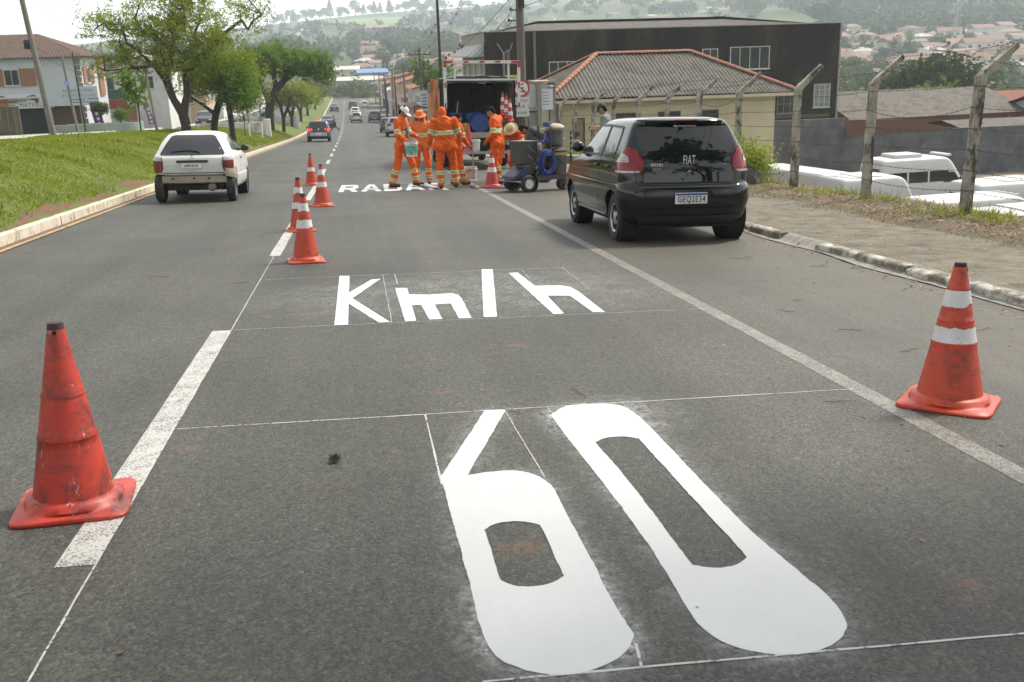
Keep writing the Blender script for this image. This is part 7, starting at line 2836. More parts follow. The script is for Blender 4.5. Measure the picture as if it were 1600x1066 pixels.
# ---- generic houses
def gable_roof(name, w, d, h, rise, mt, parent, axis='x', over=.4, pitch=.22, hip=0.0, wave=.02):
 z = h + .02
 if axis == 'x':
  A = [(-w / 2 - over, -d / 2 - over, z), (w / 2 + over, -d / 2 - over, z), (w / 2 + over, d / 2 + over, z), (-w / 2 - over, d / 2 + over, z)]
  r0, r1 = (-w / 2 - over + hip, 0, z + rise), (w / 2 + over - hip, 0, z + rise)
 else:
  A = [(w / 2 + over, -d / 2 - over, z), (w / 2 + over, d / 2 + over, z), (-w / 2 - over, d / 2 + over, z), (-w / 2 - over, -d / 2 - over, z)]
  r0, r1 = (0, -d / 2 - over + hip, z + rise), (0, d / 2 + over - hip, z + rise)
 o = corrugated(name, A[0], A[1], r0, r1, pitch, wave, mt, parent, per=4, rows=3)
 corrugated('roof_face', A[2], A[3], r1, r0, pitch, wave, mt, o, per=4, rows=3)
 if hip > 0:
  corrugated('roof_face', A[1], A[2], r1, r1, pitch, wave, mt, o, per=4, rows=3)
  corrugated('roof_face', A[3], A[0], r0, r0, pitch, wave, mt, o, per=4, rows=3)
 return o


BROWNT = mat('brown_tile_roof', (.115, .07, .052), (.07, .043, .033), 4, .9, .4, 14, c3=(.06, .045, .04), s3=1.4, t3=(.5, .7))
ORT = mat('orange_tile_roof', (.36, .155, .085), (.25, .10, .06), 3, .9, .3, 10, c3=(.18, .10, .07), s3=1.2)
REDT = mat('red_tile_roof', (.24, .085, .055), (.16, .06, .04), 3, .9, .3, 10)
PALER = mat('pale_sheet_roof', (.52, .51, .48), (.40, .39, .36), 1, .7)
WWALL = mat('white_house_wall', (.50, .52, .52), (.43, .45, .455), .8, .9, coord='World')
WOODS = mat('shutter_wood', (.30, .15, .075), (.22, .105, .05), 5, .7, stretch=(5, 5, .4))

# white two-storey house with the pet shop, left
lh = thing('white_house', 'white two-storey house with brown tile roof, shuttered windows and shop signs', 'house', (-19.4, 80, Rz(80) + 1.36))
# local origin: the corner towards the street; the house runs to -x and +y
MB().box((-6.0, 4.0, 2.7), (12.0, 8.0, 5.4)).build('wall', WWALL, lh)
r_ = gable_roof('roof', 12.0, 8.0, 5.4, 1.75, BROWNT, lh, 'x', .55, .25, 4.2, .03)
r_.location = (-6.0, 4.0, 0)
QUO = mat('quoin_stone', (.20, .24, .19), (.14, .17, .13), 5, .9)
for k in range(12):
 MB().box((-.10 + .04 * (k % 2), -.03, .35 + .43 * k), (.42, .10, .36), bev=.02).build('quoin', QUO, lh)
wn_ = window(lh, (-4.75, -.003, 4.05), 1.05, 1.15, '-y', 2, FRAMEW, WGLASS)
for sx in (-1, 1):
 sh_ = MB().box((-4.75 + sx * 1.12, -.05, 4.05), (1.10, .06, 1.25)).build('shutter', WOODS, lh)
 for k in range(5):
  MB().box((-4.75 + sx * 1.12, -.085, 3.57 + .24 * k), (1.0, .02, .06)).build('slat', WOODS, sh_)
window(lh, (.003, 2.4, 4.05), 1.0, 1.15, '+x', 2, FRAMEW, WGLASS)
for sx in (-1, 1):
 MB().box((.05, 2.4 + sx * 1.05, 4.05), (.06, 1.0, 1.25)).build('shutter', WOODS, lh)
MB().box((.06, 6.2, 3.9), (.1, 1.6, 2.9)).build('door_panel', WOODS, lh)
MB().box((-7.5, -.35, 2.62), (9.0, .7, .12)).build('porch_roof', WWALL, lh)
sb = MB().box((-3.6, -.42, 2.35), (3.1, .10, 1.0)).build('sign_board', mat('board_pale', (.56, .58, .60), (.5, .52, .54), 3, .5), lh)
lettering('bem', .36, mat('sign_green', (.03, .16, .10), None, 5, .5), sb, (-4.2, -.485, 2.40))
lettering('MATHEUS', .44, mat('sign_green2', (.05, .14, .05), None, 5, .5), sb, (-3.45, -.485, 2.06), width=.9)
dog = MB()
dog.ball((-3.35, -.49, 2.62), (.28, .02, .20), 14).ball((-3.65, -.49, 2.66), (.18, .02, .10), 12).ball((-3.15, -.492, 2.44), (.16, .02, .22), 12)
dog.build('dog_picture', mat('dog_brown', (.20, .085, .03), (.12, .055, .02), 9, .6), sb)
s2_ = MB().box((-.55, -.60, 2.62), (3.5, .10, 1.35)).build('sign_board', mat('board_grey', (.46, .50, .52), (.40, .44, .46), 2, .5), lh)
INKG = mat('sign_ink_grey', (.14, .17, .18), None, 4, .6)
lettering('BANHO E TOSA', .27, INKG, s2_, (-.15, -.665, 3.0))
lettering('A DOMICILIO E LOJA', .24, INKG, s2_, (-.15, -.665, 2.66), width=.95)
for (x_, z_, w_) in ((-.25, 2.38, 1.0), (.85, 2.40, .8), (-.1, 2.18, 1.2)):
 MB().box((x_, -.654, z_), (w_, .006, .07)).build('text_line', INKG, s2_)
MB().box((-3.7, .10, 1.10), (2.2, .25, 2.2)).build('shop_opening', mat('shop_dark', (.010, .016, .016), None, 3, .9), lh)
MB().box((-1.3, -.02, 1.05), (2.0, .06, 2.1)).build('shop_front', mat('shop_brown', (.10, .055, .035), (.06, .035, .022), 4, .8), lh)
for x_ in (-2.45, -.2, .9):
 MB().box((x_, -.10, 1.1), (.20, .20, 2.2)).build('pillar', mat('pillar_grey', (.30, .29, .25), None, 3, .9), lh)
ch = MB().box((-11.0, 3.5, 7.3), (.7, .7, .9)).box((-11.0, 3.5, 7.8), (.9, .9, .12)).build('chimney', REDT, lh)
os_ = thing('arrow_sign', 'orange wooden plank sign hung on the white house porch', 'sign', (-25.6, 79.5, Rz(80) + 1.36 + 1.95))
for k in range(5):
 MB().box((.1 * (k % 3) + .35 * (k == 2), -.02 * k, .20 * k), (2.3 - .35 * abs(k - 2), .05, .16), rot=Matrix.Rotation(R(-3 + 1.5 * k), 3, 'Y')).build('plank', mat('sign_plank_%d' % (k % 2), (.42, .13, .04) if k % 2 else (.20, .10, .06), None, 5, .7), os_)
# purple feather banners
for (x_, y_, lb, w_, c_) in ((-17.95, 78.0, 'purple feather banner with white writing in front of the shop', .62, (.16, .03, .22)), (-16.9, 92, 'second purple feather banner by the brown garage wall', .42, (.30, .10, .34))):
 f = thing('feather_banner', lb, 'banner', (x_, y_, Rz(y_) + 1.36), 0, 'feather banners')
 f.rotation_euler = (0, R(-9), 0)
 MB().tube([(-w_ / 2, 0, 0), (-w_ / 2, 0, 1.9), (-.05, 0, 2.2)], .018, 6).build('pole', DARKM, f)
 rows = [[(-w_ / 2 + .01, .02 * math.sin(z_ * 3), z_), (0, .04 * math.sin(z_ * 2), z_), (w_ / 2 * (1 if z_ < 1.6 else .75), .02, z_ - .1)] for z_ in (.35, .8, 1.2, 1.6, 2.0, 2.15)]
 MB().grid(rows).build('flag', mat('banner_purple_%d' % int(w_ * 100), c_, None, 4, .7), f)
 for k in range(4):
  MB().box((.02, -.03, .55 + .36 * k), (.20, .004, .22)).build('white_print', CAPW, f)
# green planter wall with clipped trees
pw = thing('planter_wall', 'pale green curved planter wall in front of the shop', 'wall', (-17.4, 76.5, Rz(77) + 1.36))
rows = []
for k in range(15):
 a = R(-90 + 12 * k)
 rows.append([(1.2 + 1.5 * math.cos(a), 1.3 * math.sin(a), z_) for z_ in (-.3, .55, .62)] + [(1.2 + 1.3 * math.cos(a), 1.1 * math.sin(a), .62)])
rows = [[(-3.2, -1.3, -.3), (-3.2, -1.3, .55), (-3.2, -1.3, .62), (-3.2, -1.1, .62)]] + rows
MB().grid(rows).build('wall', mat('pale_green_wall', (.30, .36, .29), (.23, .28, .22), 2, .9), pw, True, 50)
MB().box((-.4, .3, .45), (4.6, 2.2, .2)).build('soil', DIRT, pw)
# fence, railings and white steps before the house
fn_ = thing('garden_fence', 'rusty railing fence with white stepped kerb left of the leaning pole', 'fence', (-21.0, 62, Rz(62) + 1.36))
OLV = mat('railing_olive', (.19, .165, .10), (.13, .11, .065), 4, .8)
MB().box((-2.0, .3, .8), (8.6, .08, 1.6)).build('backing_screen', mat('screen_olive', (.155, .135, .085), (.10, .09, .055), 1.5, .9), fn_)
for k in range(24):
 MB().box((-6.2 + .36 * k, 0, .85), (.035, .035, 1.7)).build('railing_bar', OLV, fn_)
for zz in (.25, 1.68):
 MB().box((-2.05, -.03, zz), (8.6, .03, .05)).build('rail', OLV, fn_)
for k in range(5):
 MB().box((.2 + .75 * k - 2.2, -1.2, -.05 + .0 * k), (.72, .6, .28 + .05 * k)).build('step', LIME, fn_)
gp_ = thing('gate_pillar', 'pale pillar cut by the left edge of the picture', 'pillar', (-20.2, 52.5, Rz(52) + 1.3))
MB().box((0, 0, .95), (.55, .5, 1.9)).box((0, 0, 1.95), (.68, .62, .12)).build('shaft', LIME, gp_)
# further shops on the left behind the trees
for (x_, y_, w_, d_, h_, wm, rm, lb, sg_c, sg_t) in (
  (-18.9, 98, 6.6, 9, 5.4, 'wing', PALER, 'white two-storey shop with green and red sign boards behind the big tree', ((.03, .10, .06), (.30, .05, .02)), None),
  (-20.5, 112, 6.5, 9, 3.4, 'gar', FIBRO, 'low brown garage with a pale sloping roof behind the trees', None, None),
  (-20.5, 128, 8, 8, 4.2, 'peach', ORT, 'peach house behind the tree trunks', None, None),
  (-21.5, 148, 9, 8, 5.2, 'wing', PALER, 'white house beyond the far carriageway between tree trunks', None, None),
  (-21, 172, 9, 9, 4.4, 'peach', REDT, 'peach house with red roof farther along the far carriageway', None, None),
  (-21, 205, 9, 9, 5.2, 'wing', ORT, 'white house with orange roof far along the far carriageway', None, None)):
 m_ = {'wing': mat('white_wing_wall', (.62, .62, .59), None, 1, .9), 'gar': mat('garage_brown', (.17, .13, .10), (.12, .09, .07), 1, .9), 'peach': mat('peach_wall', (.50, .38, .25), None, 1, .9)}[wm]
 t = thing('shop_house', lb, 'house', (x_, y_, Rz(y_) + 1.36), 0, 'houses along the far carriageway')
 MB().box((0, 0, h_ / 2), (w_, d_, h_)).build('wall', m_, t)
 gable_roof('roof', w_, d_, h_, 1.2, rm, t, 'y', .4, .3, 0, .02)
 MB().prism([(-w_ / 2 + .02, -d_ / 2 + .02, h_ + .01), (w_ / 2 - .02, -d_ / 2 + .02, h_ + .01), (0, -d_ / 2 + .02, h_ + 1.0)], 0, (0, d_ - .04, 0)).build('gable', m_, t)
 for k in range(2):
  window(t, (-w_ / 4 + w_ / 2 * k, -d_ / 2 - .003, h_ - 1.3), 1.2, 1.1, '-y', 2)
  window(t, (w_ / 2 + .003, -d_ / 4 + d_ / 2 * k, h_ - 1.3), 1.2, 1.1, '+x', 2)
 MB().box((0, -d_ / 2 - .03, 1.05), (1.0, .06, 2.1)).build('door', WOODS, t)
 if sg_c:
  for q, cc in enumerate(sg_c):
   MB().box((-w_ / 2 + 1.6, -d_ / 2 - .12, 3.2 - .85 * q), (3.0, .08, .75)).build('sign_board', mat('shop_sign_%d' % q, cc, None, 4, .5), t)

# roofs and houses just behind the yard wall, right
def simple_house(x, y, z, rz, w, d, h, rise, wm, rm, label, axis='x', wins=2, group=None, hip=0, over=.35, name='house', pitch=.3):
 t = thing(name, label, 'house', (x, y, z), rz, group)
 MB().box((0, 0, h / 2 - 1), (w, d, h + 2)).build('wall', wm, t)
 gable_roof('roof', w, d, h, rise, rm, t, axis, over, pitch, hip, .022)
 if hip == 0:
  if axis == 'x':
   for sx in (-1, 1):
    MB().prism([(sx * (w / 2 - .1), -d / 2 + .02, h + .01), (sx * (w / 2 - .1), d / 2 - .02, h + .01), (sx * (w / 2 - .1), 0, h + rise * .93)], 0, (-sx * .1, 0, 0)).build('gable', wm, t)
  else:
   for sy in (-1, 1):
    MB().prism([(-w / 2 + .02, sy * (d / 2 - .1), h + .01), (w / 2 - .02, sy * (d / 2 - .1), h + .01), (0, sy * (d / 2 - .1), h + rise * .93)], 0, (0, -sy * .1, 0)).build('gable', wm, t)
 for k in range(wins):
  window(t, (-w / 2 + w * (k + .5) / wins, -d / 2 - .003, h - 1.25), min(1.4, w / wins * .5), 1.05, '-y', 2, sill=False)
 return t


BRK = mat('bare_brick_wall', (.24, .095, .05), (.16, .065, .036), 6, .95, .3, 20, c3=(.30, .26, .2), s3=1.2, t3=(.58, .64))
REDW = mat('dark_red_wall', (.14, .025, .02), (.10, .02, .016), 3, .8)
PALEW = mat('pale_wall', (.50, .48, .43), (.40, .38, .34), 1.2, .9)
BLUW = mat('blue_wall', (.14, .26, .38), (.11, .21, .31), 1.5, .9)
TEALW = mat('teal_wall', (.20, .37, .36), (.16, .30, .29), 1.5, .9)
GREYW2 = mat('grey_wall', (.26, .26, .25), (.2, .2, .19), 1.5, .9)
simple_house(43.5, 76, -8.2, R(6), 15, 10, 4.4, 1.8, BRK, FIBRO, 'bare brick house with a wide grey roof behind the yard wall', 'x', 3)
simple_house(49, 90, -8.6, R(3), 15, 10, 3.7, 2.2, PALEW, BROWNT, 'house with dark brown tile roof behind the grey-roofed brick house', 'x', 3)
simple_house(46.8, 67.5, -7.6, R(2), 9, 5, 3.2, .5, REDW, FIBRO, 'small dark red shed with a flat grey roof behind the yard wall', 'x', 1)
simple_house(49.6, 65.6, -7.7, R(2), 5.5, 3, 3.0, .25, mat('timber_front', (.36, .22, .12), (.26, .15, .08), 4, .8, stretch=(6, 1, .6)), FIBRO, 'low timber-fronted shed beside the dark red one', 'x', 1)
simple_house(58.0, 70.5, -7.8, R(4), 12.5, 13, 3.6, 2.0, PALEW, FIBRO, 'white-gabled house with a big grey roof at the right behind the wall', 'x', 1)
simple_house(66, 92, -8.6, R(5), 14, 9, 3.6, 1.8, PALEW, REDT, 'house with weathered red tile roof at the right edge', 'x', 2)

# row of shops down the right side of the street
SHOPS = [(9.4, 92, 5.5, 8, 3.4, GREYW2, PALER, 'grey shop with pale roof beyond the dark building'), (9.6, 104, 6, 10, 3.6, TEALW, FIBRO, 'teal shop down the right side of the street'),
         (9.5, 118, 6, 10, 4.6, PALEW, ORT, 'pale shop with an orange roof down the right side'), (9.6, 133, 6, 11, 3.6, mat('shop_red', (.30, .05, .04), None, 2, .8), FIBRO, 'red-fronted shop down the right side'),
         (9.7, 150, 6, 12, 5.6, mat('peach_wall', (.50, .38, .25), None, 1, .9), ORT, 'peach two-storey shop down the right side'), (9.8, 172, 7, 14, 6.4, mat('pink_wall', (.48, .30, .25), None, 1, .9), REDT, 'pinkish apartment house down the right side'),
         (9.8, 196, 7, 14, 4.2, PALEW, PALER, 'pale shop with white roof far down the right side'), (10, 222, 8, 16, 5.0, BRK, ORT, 'brick house far down the right side'), (10, 250, 8, 16, 5.5, WWALL, FIBRO, 'white house far down the right side')]
for (x_, y_, w_, d_, h_, wm, rm, lb) in SHOPS:
 t = simple_house(x_ + w_ / 2 - 2.5, y_, gz(9, y_) + .05, 0, w_, d_, h_, .9, wm, rm, lb, 'y', 2, 'shops down the right side of the street')
 MB().box((-w_ / 2 - .35, 0, 2.75), (.75, d_ * .7, .12)).build('awning', PALER, t)
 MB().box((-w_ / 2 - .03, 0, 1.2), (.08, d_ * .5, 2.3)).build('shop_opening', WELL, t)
 for k in range(2):
  window(t, (-w_ / 2 - .003, -d_ / 4 + d_ / 2 * k, h_ - .9), 1.3, .9, '-x', 2, sill=False)
# signs on the right pavement
def sign_board(x, y, w, h, zc, col, label, posts=1, marks=0):
 t = thing('sign_board', label, 'sign', (x, y, gz(x, y) + .08))
 for k in range(posts):
  xx = 0 if posts == 1 else (-w / 2 + .08 + (w - .16) * k)
  MB().tube([(xx, .08, 0), (xx, .08, zc)], .05, 8).build('post', GALV, t)
 p = MB().box((0, 0, zc), (w, .10, h), bev=.01).build('panel', col, t)
 for k in range(marks):
  MB().box((0, -.054, zc + h * (.30 - .16 * k)), (w * (.8 - .2 * (k % 2)), .006, h * .06)).build('text_line', mat('faded_ink', (.16, .18, .30), None, 5, .6), p)


LBOARD = mat('board_pale', (.56, .58, .60), (.5, .52, .54), 3, .5)
sign_board(5.75, 78, .80, 1.5, 2.75, LBOARD, 'tall pale notice board on a post beyond the truck', 1, 5)
sign_board(6.9, 84, 1.2, .8, 3.0, mat('sign_teal', (.10, .34, .38), None, 4, .5), 'teal sign board among the far shops', 1)
sign_board(6.6, 100, 2.4, 2.6, 1.6, mat('kiosk_white', (.55, .5, .5), (.35, .05, .06), 1.2, .6), 'white and red kiosk front among the far shops', 2)
sign_board(6.3, 95, .9, .8, 1.1, mat('sign_yellow', (.50, .33, .04), None, 4, .5), 'yellow board on the right pavement behind the parked car', 1)
sign_board(9.15, 56, 1.1, .75, 3.35, mat('sign_lime', (.45, .48, .06), (.38, .42, .05), 3, .5), 'yellow-green shop sign left of the no parking sign', 2, 2)
sign_board(5.9, 135, .7, 1.3, 2.6, mat('kiosk_white', (.55, .5, .5), None, 1.2, .6), 'white and pink sign far down the right pavement', 1)
# blue building at the foot of the hill where the street ends
bb = simple_house(9, 385, terr(9, 385) + .2, R(5), 11, 10, 5.0, 1.4, mat('bright_blue_wall', (.07, .17, .36), None, 2, .8), mat('blue_roof', (.14, .24, .40), None, 2, .7), 'bright blue building at the foot of the hill', 'x', 3)
simple_house(-3, 400, terr(-3, 400) + .6, R(-4), 16, 10, 5.5, 1.3, PALEW, PALER, 'long pale-roofed shed left of the bright blue building', 'x', 3)
simple_house(2, 352, terr(2, 352) - .1, R(3), 20, 9, 4.2, 1.2, GREYW2, PALER, 'grey shed in front of the bright blue building', 'x', 3)
# parked motorbike with rider shape far down
mbk = thing('motorbike', 'small motorbike parked at the right kerb behind the grey car', 'motorbike', mw=on_road(4.1, 108.5, .1, .004))
for yy in (-.62, .62):
 MB().lathe([(.22, -.05), (.30, -.05), (.31, 0), (.30, .05), (.22, .05)], 20, Matrix.Translation((0, yy, .31)) @ Matrix.Rotation(math.pi / 2, 4, 'Y'), closed=True).build('wheel', RUBBER, mbk, True)
MB().box((0, -.1, .62), (.28, .9, .28), bev=.08).build('body', P_DRK, mbk, True)
MB().box((0, -.35, .84), (.26, .7, .10), bev=.04).build('seat', BLACKP, mbk, True)
MB().tube([(-.35, .42, 1.05), (0, .48, .98), (.35, .42, 1.05)], .02, 8).build('handlebar', GALV, mbk)
MB().tube([(0, .50, .95), (0, .62, .31)], .03, 8).build('fork', GALV, mbk)
MB().box((0, -.75, .80), (.30, .34, .30), bev=.04).build('top_box', BLACKP, mbk, True)
# ------------------------------------------------------------------ trees and plants
BARK = mat('dark_bark', (.055, .042, .032), (.028, .022, .018), 7, .95, .6, 22, stretch=(2, 2, .5), c3=(.13, .12, .10), s3=3, t3=(.58, .72))
LEAF_Y = leafmat('leaf_feathery', [(.08, .12, .010), (.135, .19, .016), (.19, .245, .024), (.25, .29, .05)], .5)
LEAF_G = leafmat('leaf_bright', [(.04, .09, .012), (.075, .15, .018), (.11, .20, .026), (.15, .24, .045)], .45)
LEAF_D = leafmat('leaf_dark', [(.020, .036, .012), (.034, .058, .017), (.055, .085, .026), (.08, .11, .036)], .3)
LEAF_S = leafmat('leaf_shrub', [(.06, .10, .012), (.12, .19, .02), (.20, .27, .03), (.30, .34, .06)], .4)
LEAF_O = leafmat('leaf_olive', [(.05, .055, .02), (.09, .09, .03), (.13, .13, .05), (.17, .15, .07)], .35)


def tree(label, base, trunk, blobs, leaves, leaf=(.10, .035), mt=LEAF_G, r0=.20, seed=1, spread=.42, twig=.010, group='trees on the grass strip', droop=.0, name='tree', jit=.16, bare=0):
 """trunk: polylines from the base; blobs: (centre, radii, n) crown volumes with n twig clusters each"""
 rnd = random.Random(seed)
 t = thing(name, label, 'tree', base, 0, group)
 nodes, par = [], []
 for pl in trunk:
  last = None
  for p in pl:
   p = Vector(p)
   j = next((i for i, q in enumerate(nodes) if (q - p).length < 1e-4), None)
   if j is None:
    nodes.append(p)
    par.append(last)
    j = len(nodes) - 1
   last = j
 ntrunk = len(nodes)
 tips = []
 goals = []
 for (c, rd, n) in blobs:
  for _ in range(n):
   v = Vector((rnd.gauss(0, 1), rnd.gauss(0, 1), rnd.gauss(0, 1))).normalized() * (rnd.random() ** .45)
   goals.append(Vector(c) + Vector((v.x * rd[0], v.y * rd[1], v.z * rd[2])))
 top = nodes[ntrunk - 1]
 goals.sort(key=lambda g: min((g - q).length for q in nodes))
 for g in goals:
  bi, bd = 0, 1e9
  for i, q in enumerate(nodes):
   if i < 1:
    continue
   d = (g - q).length + max(0, q.z - g.z) * .8
   if d < bd:
    bi, bd = i, d
  a = nodes[bi]
  L = (g - a).length
  k = max(1, int(L / .55))
  last = bi
  for s in range(1, k + 1):
   q = s / k
   p = a.lerp(g, q) + Vector((rnd.gauss(0, jit), rnd.gauss(0, jit), rnd.gauss(0, jit) + .25 * L * q * (1 - q))) * (1 if s < k else .2)
   nodes.append(p)
   par.append(last)
   last = len(nodes) - 1
  tips.append(last)
 cnt = [0] * len(nodes)
 for tp_ in tips:
  i = tp_
  while i is not None:
   cnt[i] += 1
   i = par[i]
 mx = max(cnt)
 rad = [max(twig, r0 * (c / mx) ** .5) for c in cnt]
 wood = MB()
 for i, pp in enumerate(par):
  if pp is None:
   continue
  ra = min(rad[pp], rad[i] * 1.7)
  wood.tube([nodes[pp], nodes[i]], [ra, rad[i]], 8 if rad[i] > .05 else 5 if rad[i] > .02 else 3, False)
 for _ in range(bare):
  i = rnd.choice(tips)
  d = (nodes[i] - nodes[par[i]]).normalized() + Vector((rnd.gauss(0, .4), rnd.gauss(0, .4), rnd.gauss(0, .3)))
  a = nodes[i]
  for s in range(3):
   b = a + d.normalized() * rnd.uniform(.2, .4)
   wood.tube([a, b], [twig * .8, twig * .5], 3, False)
   a, d = b, d + Vector((rnd.gauss(0, .5), rnd.gauss(0, .5), rnd.gauss(0, .4)))
 wood.build('trunk', BARK, t, True, 60)
 vs, fs = [], []
 per = max(1, leaves // max(1, len(tips)))
 for tp_ in tips:
  c = nodes[tp_]
  dens = rnd.uniform(.35, 1.5)
  # a few small sprays per tip
  sprays = [(c + Vector((rnd.gauss(0, spread), rnd.gauss(0, spread), rnd.gauss(0, spread * .7))), Vector((rnd.gauss(0, 1), rnd.gauss(0, 1), rnd.gauss(0, .5) - droop)).normalized()) for _ in range(max(2, per // 12))]
  for _ in range(int(per * dens)):
   sc, sd = rnd.choice(sprays)
   p = sc + sd * rnd.uniform(-.28, .28) + Vector((rnd.gauss(0, .07), rnd.gauss(0, .07), rnd.gauss(0, .06)))
   ln = leaf[0] * rnd.uniform(.6, 1.4)
   wd = leaf[1] * rnd.uniform(.7, 1.3)
   d = (sd + Vector((rnd.gauss(0, .7), rnd.gauss(0, .7), rnd.gauss(0, .7)))).normalized()
   w = d.cross(Vector((rnd.gauss(0, 1), rnd.gauss(0, 1), rnd.gauss(0, 1)))).normalized()
   o = len(vs)
   vs += [p - d * ln, p + w * wd, p + d * ln, p - w * wd]
   fs.append((o, o + 1, o + 2, o + 3))
 MB().add(vs, fs).build('crown', mt, t)
 return t


def B_(x, y):
 return (x, y, berm(x, y) - .05)


# the big feathery tree behind the white car (forked trunk), and its neighbours
tree('big feathery street tree with a forked trunk behind the white car', B_(-7.4, 48), [
 [(0, 0, -.2), (.02, 0, .4), (-.05, 0, .9), (-.42, .1, 1.6), (-.62, .1, 2.4), (-1.1, .1, 3.2)],
 [(-.05, 0, .9), (.18, .1, 1.7), (.25, .2, 2.6), (.2, .2, 3.5)],
 [(-.62, .1, 2.4), (-.35, .2, 3.3), (-.1, .3, 4.2)],
 [(.25, .2, 2.6), (.95, .2, 3.4), (1.9, .2, 4.2), (2.9, .1, 4.9)]],
 [((-2.3, 0, 3.4), (1.7, 1.6, .9), 34), ((-.5, 0, 4.6), (1.9, 1.9, 1.3), 62), ((1.3, 0, 4.2), (1.6, 1.6, 1.2), 44), ((.2, 0, 3.1), (1.9, 1.5, .7), 34), ((-3.0, 0, 4.7), (1.1, 1.2, .9), 16), ((2.9, 0, 5.2), (1.7, 1.2, .75), 16), ((.2, .2, 5.9), (2.4, 1.8, .7), 34)],
 27000, (.072, .024), LEAF_Y, .22, 3, .34, .010, bare=160)
tree('dark-trunked leaning tree behind the big feathery one', B_(-6.5, 51), [
 [(0, 0, -.2), (-.05, 0, .5), (.1, 0, 1.1), (.35, 0, 1.7), (.5, 0, 2.4)], [(.1, 0, 1.1), (-.5, .1, 1.6), (-1.1, .1, 2.0)], [(.5, 0, 2.4), (.3, 0, 3.3)], [(.35, 0, 1.7), (1.0, 0, 2.2), (1.6, 0, 3.0)]],
 [((.4, 0, 3.4), (1.5, 1.5, 1.0), 44), ((1.6, 0, 3.0), (1.1, 1.2, .9), 34), ((-.9, 0, 2.6), (1.1, 1, .7), 20), ((1.4, 0, 2.0), (.9, .9, .6), 24)],
 17000, (.07, .027), LEAF_Y, .17, 5, .32, .009, bare=30)
tree('straight slim trunk tree right of the big feathery tree', B_(-5.45, 49), [[(0, 0, -.2), (-.03, 0, 1.0), (-.08, 0, 2.0), (-.1, 0, 3.0)]],
     [((.1, 0, 3.0), (.9, .9, .9), 34), ((.55, 0, 2.2), (.8, .8, .6), 28)], 9000, (.07, .028), LEAF_G, .13, 7, .3, .008)
tree('dense bright green street tree with a dark leaning trunk', B_(-6.35, 84), [
 [(0, 0, -.2), (-.05, 0, 1.2), (.15, 0, 2.3), (.7, 0, 3.2), (1.5, 0, 4.0), (2.6, 0, 4.6)], [(.15, 0, 2.3), (-.4, .1, 3.3), (-.9, .2, 4.4)], [(.7, 0, 3.2), (.6, .2, 4.3), (.5, .2, 5.4)], [(1.5, 0, 4.0), (1.7, -.3, 5.0)]],
 [((-1.0, 0, 5.2), (1.9, 2.0, 1.3), 60), ((1.0, 0, 5.5), (2.0, 2.0, 1.1), 70), ((2.9, 0, 5.2), (2.0, 2.0, 1.0), 66), ((4.3, 0, 4.6), (1.1, 1.3, .9), 30), ((-1.6, 0, 3.9), (1.4, 1.4, .8), 30)],
 42000, (.10, .042), LEAF_G, .34, 11, .36, .014)
tree('bare-branched thin tree right of the low culvert wall', B_(-5.6, 88), [[(0, 0, -.2), (.05, 0, 1.2), (-.1, 0, 2.2), (-.5, 0, 3.2)], [(.05, 0, 1.2), (.5, 0, 2.0), (.8, 0, 2.8)]],
     [((-.5, 0, 3.3), (1.3, 1.2, 1.1), 34), ((.7, 0, 2.6), (.9, .9, .8), 24)], 2600, (.07, .026), LEAF_O, .15, 13, .34, .011, bare=60)
for i, (x, y, s, mt_, lb) in enumerate(((-6.0, 108, 1.0, LEAF_Y, 'yellow-green rounded street tree beyond the dense green one'), (-6.2, 132, 1.1, LEAF_Y, 'second yellow-green street tree farther down the strip'), (-6.4, 160, 1.2, LEAF_O, 'olive street tree far down the grass strip'), (-6.3, 195, 1.2, LEAF_G, 'far green tree near the end of the grass strip'), (-6.8, 235, 1.3, LEAF_D, 'dark tree at the far end of the grass strip'))):
 tree(lb, B_(x, y), [[(0, 0, -.2), (.05, 0, 1.0 * s), (.25, 0, 1.8 * s), (.6, 0, 2.6 * s)], [(.05, 0, 1.0 * s), (-.35, 0, 2.0 * s), (-.6, 0, 2.7 * s)]],
         [((.3, 0, 3.3 * s), (2.2 * s, 2.0 * s, 1.0 * s), 60), ((1.5 * s, 0, 2.8 * s), (1.3, 1.4, .7), 26), ((-1.2, 0, 2.8 * s), (1.2, 1.2, .7), 22)], 6500, (.13, .05), mt_, .20, 20 + i, .42, .016)
tree('young slender tree with large bright leaves before the planter wall', B_(-8.3, 42.5), [[(0, 0, -.1), (.02, 0, .8), (.0, 0, 1.5), (.05, 0, 2.2)]],
     [((-.05, 0, 1.6), (.5, .4, .55), 26), ((-.3, 0, 2.1), (.3, .3, .5), 10)], 520, (.10, .055), LEAF_G, .03, 31, .12, .006, jit=.06)
tree('leafless sapling in the grass right of the slim trunk tree', B_(-6.0, 60), [[(0, 0, -.1), (.0, 0, .6), (.03, 0, 1.1)]], [((0, 0, 1.2), (.35, .3, .3), 10)], 160, (.07, .03), LEAF_O, .025, 33, .1, .005, jit=.05)
tree('pruned knotty tree with dark stubby branches by the left edge', (-19.6, 58, Rz(58) + 1.3), [[(0, 0, -.2), (.1, 0, 1.2), (.3, 0, 2.0), (.9, 0, 2.5)], [(.1, 0, 1.2), (-.5, 0, 2.0), (-.6, 0, 2.9)], [(.3, 0, 2.0), (.2, 0, 2.9)], [(-.5, 0, 2.0), (-1.1, 0, 2.6)]],
     [((.4, 0, 2.7), (.9, .6, .35), 22), ((-.7, 0, 2.8), (.7, .6, .4), 16)], 120, (.07, .03), LEAF_G, .24, 35, .1, .030, group='trees by the white house', jit=.08)
